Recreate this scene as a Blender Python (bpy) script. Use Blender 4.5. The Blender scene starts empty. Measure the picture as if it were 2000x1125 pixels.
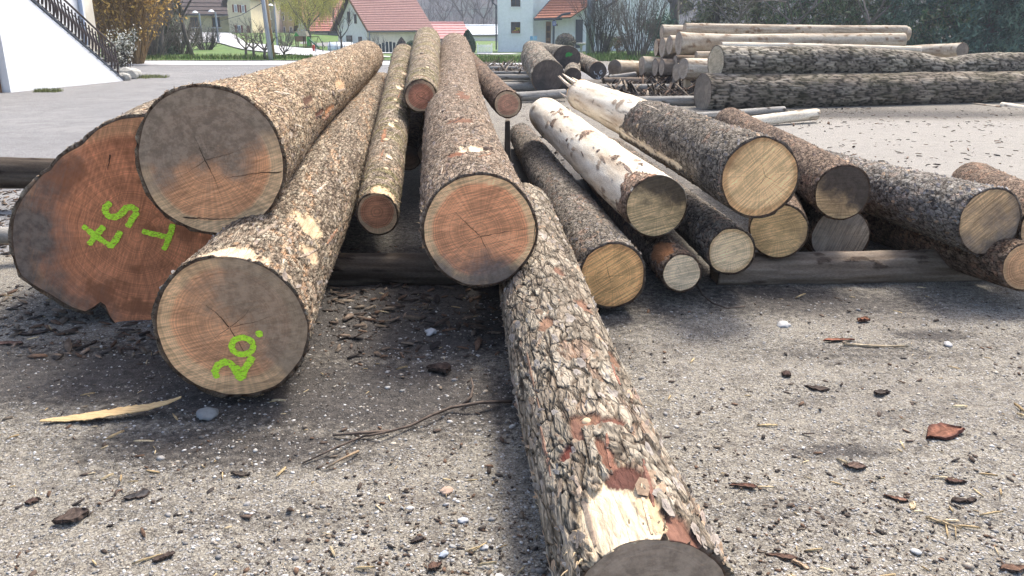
import bpy, bmesh, math, random
import numpy as np
from mathutils import Vector, Matrix

# ------------------------------------------------------------------ camera, world, sun, exposure
scene = bpy.context.scene
COL = scene.collection
FPX, PITCH, CAMZ = 1600.0, math.radians(17.75), 1.6
cam_data = bpy.data.cameras.new('camera')
cam_data.sensor_width = 36.0
cam_data.lens = 36.0 * FPX / 2000.0
cam_data.clip_start, cam_data.clip_end = 0.05, 3000.0
cam = bpy.data.objects.new('camera', cam_data)
cam.location = (0, 0, CAMZ)
cam.rotation_euler = (math.pi / 2 - PITCH, 0, 0)
COL.objects.link(cam)
scene.camera = cam

SUN_ELEV, SUN_AZ = math.radians(57), math.radians(33)      # azimuth measured from +Y towards +X
world = bpy.data.worlds.new('World')
scene.world = world
world.use_nodes = True
wn = world.node_tree
sky = wn.nodes.new('ShaderNodeTexSky')
sky.sky_type = 'NISHITA'
sky.sun_disc = False
sky.sun_elevation = SUN_ELEV
sky.sun_rotation = SUN_AZ
sky.air_density, sky.dust_density, sky.ozone_density = 0.9, 3.8, 0.85
bg = wn.nodes['Background']
wn.links.new(sky.outputs[0], bg.inputs[0])
bg.inputs[1].default_value = 0.15
sun_data = bpy.data.lights.new('sun', 'SUN')
sun_data.energy = 2.1
sun_data.angle = math.radians(14)
sun_data.color = (1.0, 0.955, 0.88)
sun = bpy.data.objects.new('sun', sun_data)
sd = Vector((math.sin(SUN_AZ) * math.cos(SUN_ELEV), math.cos(SUN_AZ) * math.cos(SUN_ELEV), math.sin(SUN_ELEV)))
sun.rotation_euler = sd.to_track_quat('Z', 'Y').to_euler()
sun.location = (20, 20, 40)
COL.objects.link(sun)
vs = scene.view_settings
vs.view_transform, vs.look, vs.gamma = 'Standard', 'None', 1.0
vs.use_curve_mapping = False
vs.exposure = 1.42
scene.cycles.use_denoising = True
scene.cycles.max_bounces = 6
scene.cycles.transparent_max_bounces = 6

# ------------------------------------------------------------------ photograph pixel -> place
SP, CP = math.sin(PITCH), math.cos(PITCH)
def W(px, py, t):
    """world point seen at photo pixel (px, py), t metres deep along the view axis"""
    u, v = (px - 1000) / FPX, (562.5 - py) / FPX
    return Vector((u * t, t * (CP + v * SP), CAMZ + t * (-SP + v * CP)))
def G(px, py, z=0.0):
    """world point seen at photo pixel (px, py) on the level plane z"""
    v = (562.5 - py) / FPX
    return W(px, py, (z - CAMZ) / (-SP + v * CP))

# ------------------------------------------------------------------ noise in numpy
def hsh(ix, iy, seed):
    n = (ix.astype(np.int64) * 374761393 + iy.astype(np.int64) * 668265263 + int(seed) * 1274126177) & 0xFFFFFFFF
    n = ((n ^ (n >> 13)) * 1274126177) & 0xFFFFFFFF
    n = ((n ^ (n >> 16)) * 2246822519) & 0xFFFFFFFF
    return ((n ^ (n >> 15)) & 0xFFFFFF) / float(0xFFFFFF)
def sstep(a, b, x):
    t = np.clip((x - a) / (b - a), 0, 1)
    return t * t * (3 - 2 * t)
def vnoise(x, y, seed, per=None):
    ix, iy = np.floor(x), np.floor(y)
    fx, fy = x - ix, y - iy
    fx, fy = fx * fx * (3 - 2 * fx), fy * fy * (3 - 2 * fy)
    def hh(a, b):
        return hsh(np.mod(a, per) if per else a, b, seed)
    return (hh(ix, iy) * (1 - fx) + hh(ix + 1, iy) * fx) * (1 - fy) + (hh(ix, iy + 1) * (1 - fx) + hh(ix + 1, iy + 1) * fx) * fy
def fbm(x, y, seed, oct=4, per=None):
    s, a, tot = 0, 1.0, 0
    for o in range(oct):
        s = s + a * vnoise(x, y, seed + o * 17, per)
        tot += a; a *= 0.5; x = x * 2; y = y * 2
        if per: per *= 2
    return s / tot
def cells(x, y, seed, per=None, jit=0.9):
    ix, iy = np.floor(x), np.floor(y)
    f1 = np.full(x.shape, 9.0); f2 = np.full(x.shape, 9.0)
    rid = np.zeros(x.shape); ddx = np.zeros(x.shape); ddy = np.zeros(x.shape)
    for a in (-1, 0, 1):
        for b in (-1, 0, 1):
            cx, cy = ix + a, iy + b
            kx = np.mod(cx, per) if per else cx
            qx = cx + 0.5 + jit * (hsh(kx, cy, seed) - 0.5)
            qy = cy + 0.5 + jit * (hsh(kx, cy, seed + 5) - 0.5)
            dx, dy = x - qx, y - qy
            d = np.hypot(dx, dy)
            r = hsh(kx, cy, seed + 11)
            nearer = d < f1
            f2 = np.where(nearer, f1, np.minimum(f2, d))
            rid = np.where(nearer, r, rid); ddx = np.where(nearer, dx, ddx); ddy = np.where(nearer, dy, ddy)
            f1 = np.where(nearer, d, f1)
    return f1, f2, rid, ddx, ddy
def ramp(x, stops):
    xs = [s[0] for s in stops]
    return np.stack([np.interp(x, xs, [s[1][k] for s in stops]) for k in range(3)], -1)
def mixc(a, b, m):
    return a * (1 - m[..., None]) + np.asarray(b) * m[..., None]

# ------------------------------------------------------------------ scene helpers
def link(o, parent=None):
    COL.objects.link(o)
    if parent is not None:
        o.parent = parent
    return o
def tag(o, label=None, cat=None, group=None, kind=None):
    if label: o['label'] = label
    if cat: o['category'] = cat
    if group: o['group'] = group
    if kind: o['kind'] = kind
    return o
def thing(name, label, cat, loc=(0, 0, 0), rz=0.0, group=None):
    o = bpy.data.objects.new(name, None)
    o.empty_display_size = 0.1
    o.location = loc
    o.rotation_euler = (0, 0, rz)
    link(o)
    return tag(o, label, cat, group)
def mesh_np(name, verts, faces, mats, parent=None, smooth=False, col=None, matidx=None):
    """verts (n,3); faces (m,k) array or list of lists"""
    me = bpy.data.meshes.new(name)
    verts = np.asarray(verts, dtype=np.float32)
    if isinstance(faces, np.ndarray):
        m, k = faces.shape
        me.vertices.add(len(verts)); me.vertices.foreach_set('co', verts.ravel())
        me.loops.add(m * k); me.loops.foreach_set('vertex_index', faces.astype(np.int32).ravel())
        me.polygons.add(m); me.polygons.foreach_set('loop_start', np.arange(0, m * k, k, dtype=np.int32))
        me.update(calc_edges=True)
        me.validate()
    else:
        me.from_pydata(verts.tolist(), [], faces)
    if smooth:
        me.polygons.foreach_set('use_smooth', np.ones(len(me.polygons), dtype=bool))
    if col is not None:
        at = me.color_attributes.new('Col', 'FLOAT_COLOR', 'POINT')
        c = np.ones((len(verts), 4), dtype=np.float32); c[:, :np.shape(col)[1]] = np.clip(col, 0, 1)
        at.data.foreach_set('color', c.ravel())
    for m_ in (mats if isinstance(mats, (list, tuple)) else [mats]):
        me.materials.append(m_)
    if matidx is not None:
        me.polygons.foreach_set('material_index', np.asarray(matidx, dtype=np.int32))
    o = bpy.data.objects.new(name, me)
    return link(o, parent)

class MB:
    """collects simple shapes, build() links them as one mesh object"""
    def __init__(s): s.v, s.f = [], []
    def add(s, vs_, fs_):
        n = len(s.v); s.v += [tuple(p) for p in vs_]; s.f += [[i + n for i in f] for f in fs_]; return s
    def box(s, x0, x1, y0, y1, z0, z1):
        return s.add([(x0, y0, z0), (x1, y0, z0), (x1, y1, z0), (x0, y1, z0), (x0, y0, z1), (x1, y0, z1), (x1, y1, z1), (x0, y1, z1)],
                     [(3, 2, 1, 0), (4, 5, 6, 7), (0, 1, 5, 4), (1, 2, 6, 5), (2, 3, 7, 6), (3, 0, 4, 7)])
    def hexa(s, p):
        return s.add(p, [(3, 2, 1, 0), (4, 5, 6, 7), (0, 1, 5, 4), (1, 2, 6, 5), (2, 3, 7, 6), (3, 0, 4, 7)])
    def prism(s, poly, off):
        """extrude a planar polygon (list of points) by vector off"""
        n = len(poly); off = Vector(off)
        a = [Vector(p) for p in poly]; b = [p + off for p in a]
        return s.add(a + b, [list(range(n))[::-1], list(range(n, 2 * n))] + [(i, (i + 1) % n, (i + 1) % n + n, i + n) for i in range(n)])
    def tube(s, pts, rad, n=6, cap=True):
        pts = [Vector(p) for p in pts]
        if not hasattr(rad, '__len__'): rad = [rad] * len(pts)
        base = len(s.v); prev = None
        for i, p in enumerate(pts):
            d = (pts[min(i + 1, len(pts) - 1)] - pts[max(i - 1, 0)])
            if d.length < 1e-9: d = Vector((0, 0, 1))
            d.normalize()
            if prev is None:
                a = d.orthogonal().normalized()
            else:
                a = prev - d * prev.dot(d)
                a = a.normalized() if a.length > 1e-6 else d.orthogonal().normalized()
            prev = a; b = d.cross(a)
            for k in range(n):
                th = 2 * math.pi * k / n
                s.v.append(tuple(p + (a * math.cos(th) + b * math.sin(th)) * rad[i]))
        for i in range(len(pts) - 1):
            for k in range(n):
                s.f.append([base + i * n + k, base + i * n + (k + 1) % n, base + (i + 1) * n + (k + 1) % n, base + (i + 1) * n + k])
        if cap:
            s.f.append([base + k for k in range(n)][::-1]); s.f.append([base + (len(pts) - 1) * n + k for k in range(n)])
        return s
    def lathe(s, prof, c=(0, 0, 0), n=16):
        base = len(s.v)
        for r, z in prof:
            for k in range(n):
                th = 2 * math.pi * k / n
                s.v.append((c[0] + r * math.cos(th), c[1] + r * math.sin(th), c[2] + z))
        for i in range(len(prof) - 1):
            for k in range(n):
                s.f.append([base + i * n + k, base + i * n + (k + 1) % n, base + (i + 1) * n + (k + 1) % n, base + (i + 1) * n + k])
        s.f.append([base + k for k in range(n)][::-1]); s.f.append([base + (len(prof) - 1) * n + k for k in range(n)])
        return s
    def build(s, name, mat, parent=None, smooth=False, bevel=0.0):
        me = bpy.data.meshes.new(name)
        me.from_pydata(s.v, [], s.f)
        if smooth:
            me.polygons.foreach_set('use_smooth', np.ones(len(me.polygons), dtype=bool))
        me.materials.append(mat)
        o = link(bpy.data.objects.new(name, me), parent)
        if bevel:
            md = o.modifiers.new('bevel', 'BEVEL'); md.width = bevel; md.segments = 2; md.limit_method = 'ANGLE'
        return o

# ------------------------------------------------------------------ materials
def new_mat(name, rough=0.85, spec=0.3):
    m = bpy.data.materials.new(name); m.use_nodes = True
    nt = m.node_tree; b = nt.nodes['Principled BSDF']
    b.inputs['Roughness'].default_value = rough
    b.inputs['Specular IOR Level'].default_value = spec
    return m, nt, b
def nd(nt, t, **kw):
    n = nt.nodes.new(t)
    for k, v in kw.items():
        setattr(n, k, v)
    return n
def mth(nt, op, a, b=None, c=None, clamp=False):
    n = nd(nt, 'ShaderNodeMath', operation=op, use_clamp=clamp)
    for i, x in enumerate((a, b, c)):
        if x is None: continue
        if hasattr(x, 'is_linked') or hasattr(x, 'links'): nt.links.new(x, n.inputs[i])
        else: n.inputs[i].default_value = x
    return n.outputs[0]
def mixn(nt, fac, a, b, mode='MIX'):
    n = nd(nt, 'ShaderNodeMix', data_type='RGBA', blend_type=mode)
    for inp, x in ((n.inputs[0], fac), (n.inputs[6], a), (n.inputs[7], b)):
        if hasattr(x, 'links'): nt.links.new(x, inp)
        elif hasattr(x, '__len__'): inp.default_value = (*x, 1) if len(x) == 3 else x
        else: inp.default_value = x
    return n.outputs[2]
def smooth(nt, x, a, b, lo=0.0, hi=1.0):
    n = nd(nt, 'ShaderNodeMapRange', interpolation_type='SMOOTHSTEP')
    nt.links.new(x, n.inputs[0])
    for i, v in zip((1, 2, 3, 4), (a, b, lo, hi)): n.inputs[i].default_value = v
    return n.outputs[0]
def coords(nt, scale=(1, 1, 1), loc=(0, 0, 0), which='Object', rot=(0, 0, 0)):
    tc = nd(nt, 'ShaderNodeTexCoord')
    mp = nd(nt, 'ShaderNodeMapping')
    mp.inputs['Scale'].default_value = scale; mp.inputs['Location'].default_value = loc; mp.inputs['Rotation'].default_value = rot
    nt.links.new(tc.outputs[which], mp.inputs[0])
    return mp.outputs[0]
def noise(nt, vec, scale, detail=4, rough=0.55, dist=0.0):
    n = nd(nt, 'ShaderNodeTexNoise')
    n.inputs['Scale'].default_value = scale; n.inputs['Detail'].default_value = detail
    n.inputs['Roughness'].default_value = rough; n.inputs['Distortion'].default_value = dist
    if vec is not None: nt.links.new(vec, n.inputs['Vector'])
    return n.outputs['Fac']
def voro(nt, vec, scale, feature='F1', out='Distance', rnd=1.0):
    n = nd(nt, 'ShaderNodeTexVoronoi', feature=feature)
    n.inputs['Scale'].default_value = scale; n.inputs['Randomness'].default_value = rnd
    nt.links.new(vec, n.inputs['Vector'])
    return n.outputs[out]
def bump(nt, bsdf, h, strength=0.5, dist=0.01):
    b = nd(nt, 'ShaderNodeBump')
    b.inputs['Strength'].default_value = strength; b.inputs['Distance'].default_value = dist
    nt.links.new(h, b.inputs['Height']); nt.links.new(b.outputs[0], bsdf.inputs['Normal'])
def plain(name, c1, c2=None, scale=6.0, rough=0.8, bmp=0.15, bdist=0.01, stretch=(1, 1, 1), spec=0.3, dirt=None, dirt_scale=1.5, which='Object'):
    """two-tone noisy surface, optional third tone in large patches"""
    m, nt, b = new_mat(name, rough, spec)
    c2 = c2 or tuple(x * 0.75 for x in c1)
    v = coords(nt, stretch, which=which)
    f = noise(nt, v, scale, 6, 0.6)
    c = mixn(nt, smooth(nt, f, 0.35, 0.65), c1, c2)
    if dirt:
        c = mixn(nt, smooth(nt, noise(nt, v, dirt_scale, 5, 0.65), 0.52, 0.68), c, dirt)
    nt.links.new(c, b.inputs['Base Color'])
    if bmp: bump(nt, b, f, bmp, bdist)
    return m
def attr_mat(name, stretch=(1, 1, 0.25), scale=90.0, rough=0.9, bmp=0.6, bdist=0.006, spec=0.15, var=(0.62, 1.35)):
    """vertex colour (built per piece) times fine fibre noise"""
    m, nt, b = new_mat(name, rough, spec)
    a = nd(nt, 'ShaderNodeVertexColor', layer_name='Col')
    v = coords(nt, stretch)
    f = noise(nt, v, scale, 5, 0.65)
    g = noise(nt, v, scale * 0.23, 3, 0.6)
    k = smooth(nt, mth(nt, 'ADD', mth(nt, 'MULTIPLY', f, 0.65), mth(nt, 'MULTIPLY', g, 0.35)), 0.33, 0.67, var[0], var[1])
    comb = nd(nt, 'ShaderNodeCombineColor')
    for i in range(3): nt.links.new(k, comb.inputs[i])
    nt.links.new(mixn(nt, 1.0, a.outputs[0], comb.outputs[0], 'MULTIPLY'), b.inputs['Base Color'])
    bump(nt, b, f, bmp, bdist)
    return m
def bark_mat(name, sc=1.0, bmp=0.9, bdist=0.008, gain=1.6, zs=0.42, con=1.0, fl=0.34):
    """vertex colour times fibre noise, with fine cracks and scale edges wherever bark is left (alpha)"""
    m, nt, b = new_mat(name, 0.92, 0.12)
    a = nd(nt, 'ShaderNodeVertexColor', layer_name='Col')
    v = coords(nt, (1, 1, zs))
    wn_ = nd(nt, 'ShaderNodeTexNoise'); wn_.inputs['Scale'].default_value = 26 * sc; wn_.inputs['Detail'].default_value = 3
    nt.links.new(v, wn_.inputs['Vector'])
    wv = nd(nt, 'ShaderNodeVectorMath', operation='MULTIPLY_ADD')
    nt.links.new(wn_.outputs['Color'], wv.inputs[0]); wv.inputs[1].default_value = (0.045 / sc,) * 3; nt.links.new(v, wv.inputs[2])
    e1 = voro(nt, wv.outputs[0], 34 * sc, 'DISTANCE_TO_EDGE'); cid = voro(nt, wv.outputs[0], 34 * sc, 'F1', 'Color')
    e2 = voro(nt, wv.outputs[0], 92 * sc, 'DISTANCE_TO_EDGE')
    sep = nd(nt, 'ShaderNodeSeparateColor'); nt.links.new(cid, sep.inputs[0])
    f = noise(nt, v, 120 * sc, 5, 0.7); g = noise(nt, v, 18 * sc, 4, 0.6)
    crack = smooth(nt, e1, 0.0, 0.11); crack2 = smooth(nt, e2, 0.0, 0.16)
    tone = mth(nt, 'MULTIPLY', smooth(nt, f, 0.32, 0.68, 1 - 0.26 * con, 1 + 0.26 * con), smooth(nt, g, 0.35, 0.65, 0.84, 1.16))
    tone = mth(nt, 'MULTIPLY', tone, smooth(nt, sep.outputs[0], 0.0, 1.0, 1 - 0.18 * con, 1 + 0.18 * con))
    cr = mth(nt, 'MULTIPLY', mth(nt, 'ADD', mth(nt, 'MULTIPLY', crack, 1 - fl), fl), mth(nt, 'ADD', mth(nt, 'MULTIPLY', crack2, 0.3 * con), 1 - 0.3 * con))
    bk = mth(nt, 'MULTIPLY', mth(nt, 'MULTIPLY', tone, cr), gain)
    sm = smooth(nt, f, 0.34, 0.66, 0.82, 1.12)
    k = mth(nt, 'ADD', mth(nt, 'MULTIPLY', a.outputs[1], bk), mth(nt, 'MULTIPLY', mth(nt, 'SUBTRACT', 1.0, a.outputs[1]), sm))
    comb = nd(nt, 'ShaderNodeCombineColor')
    for i, w_ in enumerate((0.01, -0.01, -0.07)): nt.links.new(mth(nt, 'MULTIPLY', k, mth(nt, 'ADD', mth(nt, 'MULTIPLY', a.outputs[1], w_), (1.0, 0.99, 0.94)[i])), comb.inputs[i])
    nt.links.new(mixn(nt, 1.0, a.outputs[0], comb.outputs[0], 'MULTIPLY'), b.inputs['Base Color'])
    hgt = mth(nt, 'ADD', mth(nt, 'MULTIPLY', mth(nt, 'ADD', mth(nt, 'MULTIPLY', crack, mth(nt, 'ADD', 0.6, sep.outputs[1])), mth(nt, 'MULTIPLY', crack2, 0.35)), a.outputs[1]), mth(nt, 'MULTIPLY', f, 0.5))
    bump(nt, b, hgt, bmp, bdist)
    return m
MAT = {}
MAT['bark'] = bark_mat('bark', con=0.65, fl=0.45, gain=1.42)
MAT['bark_far'] = bark_mat('bark_distant', 0.5, 0.7, 0.015)
MAT['bark_plate'] = bark_mat('bark_plated', 0.55, 0.8, 0.013, 1.22, 0.26, 0.7, 0.45)
MAT['bark_oak'] = bark_mat('bark_oak', 0.62, 0.8, 0.02, 2.0, 0.10, 0.55, 0.5)
MAT['bark_shred'] = bark_mat('bark_shredded', 1.5, 0.9, 0.008, 1.45, 0.14, 0.8, 0.42)
MAT['flake'] = attr_mat('bark_flake', stretch=(1, 1, 1), scale=60.0)
MAT['chip'] = attr_mat('wood_chip', stretch=(1, 1, 1), scale=70.0)
MAT['pebble'] = attr_mat('pebble', stretch=(1, 1, 1), scale=60.0, rough=0.8, bmp=0.2)
MAT['check'] = plain('drying_crack', (0.035, 0.022, 0.014), (0.06, 0.035, 0.02), 80, 1.0, 0)
def paint_mat(name, c1, c2):
    m, nt, b = new_mat(name, 0.6, 0.3)
    v = coords(nt, (1, 1, 1))
    f = noise(nt, v, 110, 4, 0.7)
    nt.links.new(mixn(nt, smooth(nt, f, 0.42, 0.62), c1, c2), b.inputs['Base Color'])
    dry_ = noise(nt, coords(nt, (1, 3.2, 1), rot=(0, 0, 0.5)), 62, 4, 0.75)
    nt.links.new(smooth(nt, dry_, 0.37, 0.47), b.inputs['Alpha'])
    bump(nt, b, f, 0.5, 0.002)
    return m
MAT['lime_paint'] = paint_mat('lime_spray_paint', (0.66, 1.0, 0.06), (0.5, 0.9, 0.04))
MAT['green_paint'] = paint_mat('green_crayon', (0.06, 0.42, 0.08), (0.04, 0.2, 0.05))
MAT['chalk'] = paint_mat('white_chalk', (0.62, 0.64, 0.66), (0.3, 0.3, 0.32))
# ------------------------------------------------------------------ ground
TC = [  # terrain heights beyond the yard: photo-derived places (x, y, z)
    (W(390, 100, 60), 0.4), (W(300, 118, 50), 0.0), (W(430, 70, 92), 0.9), (W(560, 66, 92), 0.8), (W(620, 88, 74), -0.1),
    (W(690, 100, 70), -0.9), (W(760, 105, 78), -1.1), (W(900, 100, 80), -0.95), (W(980, 97, 76), -0.7), (W(1100, 97, 74), -0.7),
    (W(1250, 100, 70), -0.6), (W(1400, 105, 60), -0.3), (W(1700, 105, 50), 0.0), (W(2000, 105, 50), 0.0), (W(100, 110, 60), 0.3)]
TX = np.array([[p.x, p.y] for p, z in TC]); TZ = np.array([z for p, z in TC])
def terrain(x, y):
    x = np.asarray(x, float); y = np.asarray(y, float)
    d2 = (x[..., None] - TX[:, 0]) ** 2 + (y[..., None] - TX[:, 1]) ** 2 + 9.0
    w = 1.0 / d2 ** 1.5
    z = (w * TZ).sum(-1) / w.sum(-1)
    k = sstep(38.5, 66, y)
    far = sstep(110, 420, y) * 6.0
    return z * k * (1 - sstep(120, 220, y)) + far * 0.5
def TZ1(x, y): return float(terrain(np.array([x]), np.array([y]))[0])

def graded(lo, hi, a, b, fine, coarse_n):
    """grid lines: fine spacing inside [a,b], growing outside to lo/hi"""
    mid = np.arange(a, b, fine)
    g1 = a - (np.geomspace(fine, a - lo + fine, coarse_n) - fine)[::-1][:-1]
    g2 = b + np.geomspace(fine, hi - b + fine, coarse_n) - fine
    return np.concatenate([g1, mid, g2])
gx = graded(-700, 700, -3.2, 3.4, 0.024, 60)
gy = graded(-60, 1100, 1.7, 6.6, 0.026, 110)
X, Y = np.meshgrid(gx, gy)
near = sstep(14, 5, np.hypot(X, Y - 3))
Zg = terrain(X, Y)
Zg = Zg + near * (0.020 * (fbm(X * 2.2, Y * 2.2, 3, 4) - 0.5) + 0.016 * (fbm(X * 11, Y * 11, 9, 3) - 0.5) + 0.009 * (vnoise(X * 34, Y * 34, 21) - 0.5))
idx = np.arange(X.size).reshape(X.shape)
fa = np.stack([idx[:-1, :-1], idx[:-1, 1:], idx[1:, 1:], idx[1:, :-1]], -1).reshape(-1, 4)

def ground_mat():
    m, nt, b = new_mat('yard_gravel', 0.93, 0.2)
    v = coords(nt)
    fine = noise(nt, v, 130, 3, 0.7)
    mid = noise(nt, v, 26, 5, 0.65)
    big = noise(nt, v, 3.1, 6, 0.62)
    huge = noise(nt, v, 0.7, 5, 0.6)
    vc = voro(nt, v, 85, 'F1', 'Color')
    vd = voro(nt, v, 85, 'DISTANCE_TO_EDGE')
    sep = nd(nt, 'ShaderNodeSeparateColor'); nt.links.new(vc, sep.inputs[0])
    stone = mth(nt, 'MULTIPLY', smooth(nt, vd, 0.06, 0.2), smooth(nt, sep.outputs[0], 0.55, 0.6))
    sand = mixn(nt, smooth(nt, mid, 0.36, 0.64), (0.2, 0.178, 0.142), (0.118, 0.104, 0.083))
    sand = mixn(nt, smooth(nt, fine, 0.4, 0.62), sand, (0.325, 0.296, 0.24))
    sand = mixn(nt, smooth(nt, noise(nt, coords(nt, (1, 1, 1), (1, 5, 2)), 95, 4, 0.75), 0.53, 0.62), sand, (0.085, 0.073, 0.062))
    stc = mixn(nt, sep.outputs[1], (0.2, 0.186, 0.168), (0.43, 0.41, 0.38))
    c = mixn(nt, mth(nt, 'MULTIPLY', stone, 0.85), sand, stc)
    # dark crumbs of bark trodden into the gravel
    crumb = noise(nt, coords(nt, (1, 1, 1), (7, 3, 0)), 60, 4, 0.75)
    cr = mth(nt, 'MULTIPLY', smooth(nt, crumb, 0.53, 0.6), smooth(nt, big, 0.36, 0.6, 0.25, 1.0))
    c = mixn(nt, cr, c, (0.05, 0.04, 0.033))
    c = mixn(nt, mth(nt, 'MULTIPLY', smooth(nt, noise(nt, coords(nt, (1, 1, 1), (3, 9, 0)), 7.5, 7, 0.72), 0.48, 0.68), 0.6), c, (0.08, 0.067, 0.056))
    c = mixn(nt, mth(nt, 'MULTIPLY', smooth(nt, huge, 0.5, 0.64), 0.25), c, (0.13, 0.115, 0.1))
    # mulch and damp earth (tracked patches), plus shade painted under and before the log piles
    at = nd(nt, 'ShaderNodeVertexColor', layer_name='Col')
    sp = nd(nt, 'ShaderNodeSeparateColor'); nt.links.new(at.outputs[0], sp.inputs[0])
    mulch_shade_mask = mth(nt, 'ADD', sp.outputs[0], mth(nt, 'MULTIPLY', mth(nt, 'SUBTRACT', mid, 0.5), 1.1))
    mulch_shade = mixn(nt, smooth(nt, mid, 0.38, 0.62), (0.058, 0.05, 0.045), (0.022, 0.019, 0.017))
    mulch_shade = mixn(nt, mth(nt, 'MULTIPLY', smooth(nt, fine, 0.56, 0.66), 0.55), mulch_shade, (0.2, 0.18, 0.16))
    c = mixn(nt, mth(nt, 'MULTIPLY', smooth(nt, mulch_shade_mask, 0.1, 0.75), 0.92), c, mulch_shade)
    dry = mth(nt, 'ADD', sp.outputs[2], mth(nt, 'MULTIPLY', mth(nt, 'SUBTRACT', mid, 0.5), 0.9))  # pale dry gravel, with sun glare painted into its colour
    c = mixn(nt, mth(nt, 'MULTIPLY', smooth(nt, dry, 0.4, 0.8), 0.4), c, mixn(nt, smooth(nt, fine, 0.4, 0.6), (0.42, 0.4, 0.365), (0.3, 0.28, 0.25)))
    # asphalt of the yard on the left
    asp = mixn(nt, smooth(nt, noise(nt, v, 20, 6, 0.75), 0.4, 0.6), (0.2, 0.196, 0.192), (0.125, 0.122, 0.122))
    asp = mixn(nt, smooth(nt, noise(nt, coords(nt, (0.6, 0.9, 1)), 0.5, 6, 0.7), 0.48, 0.6), asp, (0.2, 0.195, 0.187))
    asp = mixn(nt, smooth(nt, noise(nt, v, 1.9, 7, 0.75), 0.46, 0.62), asp, (0.135, 0.13, 0.128))
    asp = mixn(nt, mth(nt, 'MULTIPLY', smooth(nt, noise(nt, v, 55, 3, 0.7), 0.5, 0.6), 0.6), asp, (0.33, 0.32, 0.305))
    asp = mixn(nt, mth(nt, 'MULTIPLY', stone, 0.35), asp, (0.4, 0.39, 0.38))
    am = mth(nt, 'ADD', sp.outputs[1], mth(nt, 'MULTIPLY', mth(nt, 'SUBTRACT', big, 0.5), 0.8))
    c = mixn(nt, smooth(nt, am, 0.4, 0.6), c, asp)
    nt.links.new(c, b.inputs['Base Color'])
    h = mth(nt, 'ADD', mth(nt, 'MULTIPLY', stone, 0.7), mth(nt, 'ADD', mth(nt, 'MULTIPLY', mid, 1.2), mth(nt, 'MULTIPLY', fine, 0.5)))
    bump(nt, b, h, 0.75, 0.012)
    nt.links.new(smooth(nt, mulch_shade_mask, 0.4, 0.9, 0.95, 0.7), b.inputs['Roughness'])
    return m
def blob(c, rx, ry, ang=0.0):
    dx, dy = X - c[0], Y - c[1]
    ca, sa = math.cos(ang), math.sin(ang)
    return np.exp(-(((dx * ca + dy * sa) / rx) ** 2 + ((-dx * sa + dy * ca) / ry) ** 2))
mulch_shade = np.zeros_like(X)  # dark ground blobs: litter stains and the painted shade of the piles
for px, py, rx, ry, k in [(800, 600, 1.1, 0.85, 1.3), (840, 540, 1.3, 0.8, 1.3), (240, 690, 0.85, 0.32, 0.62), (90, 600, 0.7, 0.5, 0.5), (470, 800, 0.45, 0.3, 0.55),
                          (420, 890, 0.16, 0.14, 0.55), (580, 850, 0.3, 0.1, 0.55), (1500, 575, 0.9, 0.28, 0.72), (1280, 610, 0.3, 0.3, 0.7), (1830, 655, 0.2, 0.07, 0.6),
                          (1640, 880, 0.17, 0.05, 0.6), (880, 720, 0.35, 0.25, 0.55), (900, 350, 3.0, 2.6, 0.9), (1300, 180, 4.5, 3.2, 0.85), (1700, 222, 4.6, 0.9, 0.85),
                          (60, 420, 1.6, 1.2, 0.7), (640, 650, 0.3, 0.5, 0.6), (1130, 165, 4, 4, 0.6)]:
    p = G(px, py); mulch_shade = np.maximum(mulch_shade, k * blob(p, rx, ry))
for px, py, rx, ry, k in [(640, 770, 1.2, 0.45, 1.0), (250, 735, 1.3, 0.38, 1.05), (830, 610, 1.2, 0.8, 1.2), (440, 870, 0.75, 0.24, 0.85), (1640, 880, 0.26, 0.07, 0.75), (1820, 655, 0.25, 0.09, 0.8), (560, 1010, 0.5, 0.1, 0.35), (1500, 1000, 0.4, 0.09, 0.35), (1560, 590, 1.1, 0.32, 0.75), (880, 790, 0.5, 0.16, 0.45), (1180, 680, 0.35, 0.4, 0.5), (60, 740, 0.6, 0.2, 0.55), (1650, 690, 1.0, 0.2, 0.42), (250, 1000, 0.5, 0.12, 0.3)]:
    p = G(px, py); mulch_shade = np.maximum(mulch_shade, k * blob(p, rx, ry))
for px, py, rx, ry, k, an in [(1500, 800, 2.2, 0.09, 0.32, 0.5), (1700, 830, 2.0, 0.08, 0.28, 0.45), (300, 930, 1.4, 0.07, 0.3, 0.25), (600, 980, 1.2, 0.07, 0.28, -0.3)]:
    mulch_shade = np.maximum(mulch_shade, k * blob(G(px, py), rx, ry, an))
mulch_shade += 0.22 * (fbm(X * 1.3, Y * 1.3, 31, 4) - 0.5)
asph = sstep(-2.0, -4.2, X + 0.10 * (Y - 6)) * sstep(4.5, 7.0, Y) + sstep(24, 29, Y) * sstep(6, 2, X)
asph = np.clip(asph, 0, 1)
dry_glare_map = np.clip(1.0 * sstep(0.8, 2.6, X - 0.12 * Y) * sstep(6.0, 7.5, Y) * sstep(16.5, 13.5, Y) + 0.35 * sstep(0.4, 1.6, X) * sstep(4.4, 3.6, Y), 0, 1)  # where the gravel is pale and painted with glare
colg = np.stack([np.clip(mulch_shade, 0, 1), asph, dry_glare_map], -1).reshape(-1, 3)
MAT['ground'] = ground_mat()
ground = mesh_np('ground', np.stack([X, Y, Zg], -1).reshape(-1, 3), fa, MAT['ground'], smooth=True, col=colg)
tag(ground, kind='structure')
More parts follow.
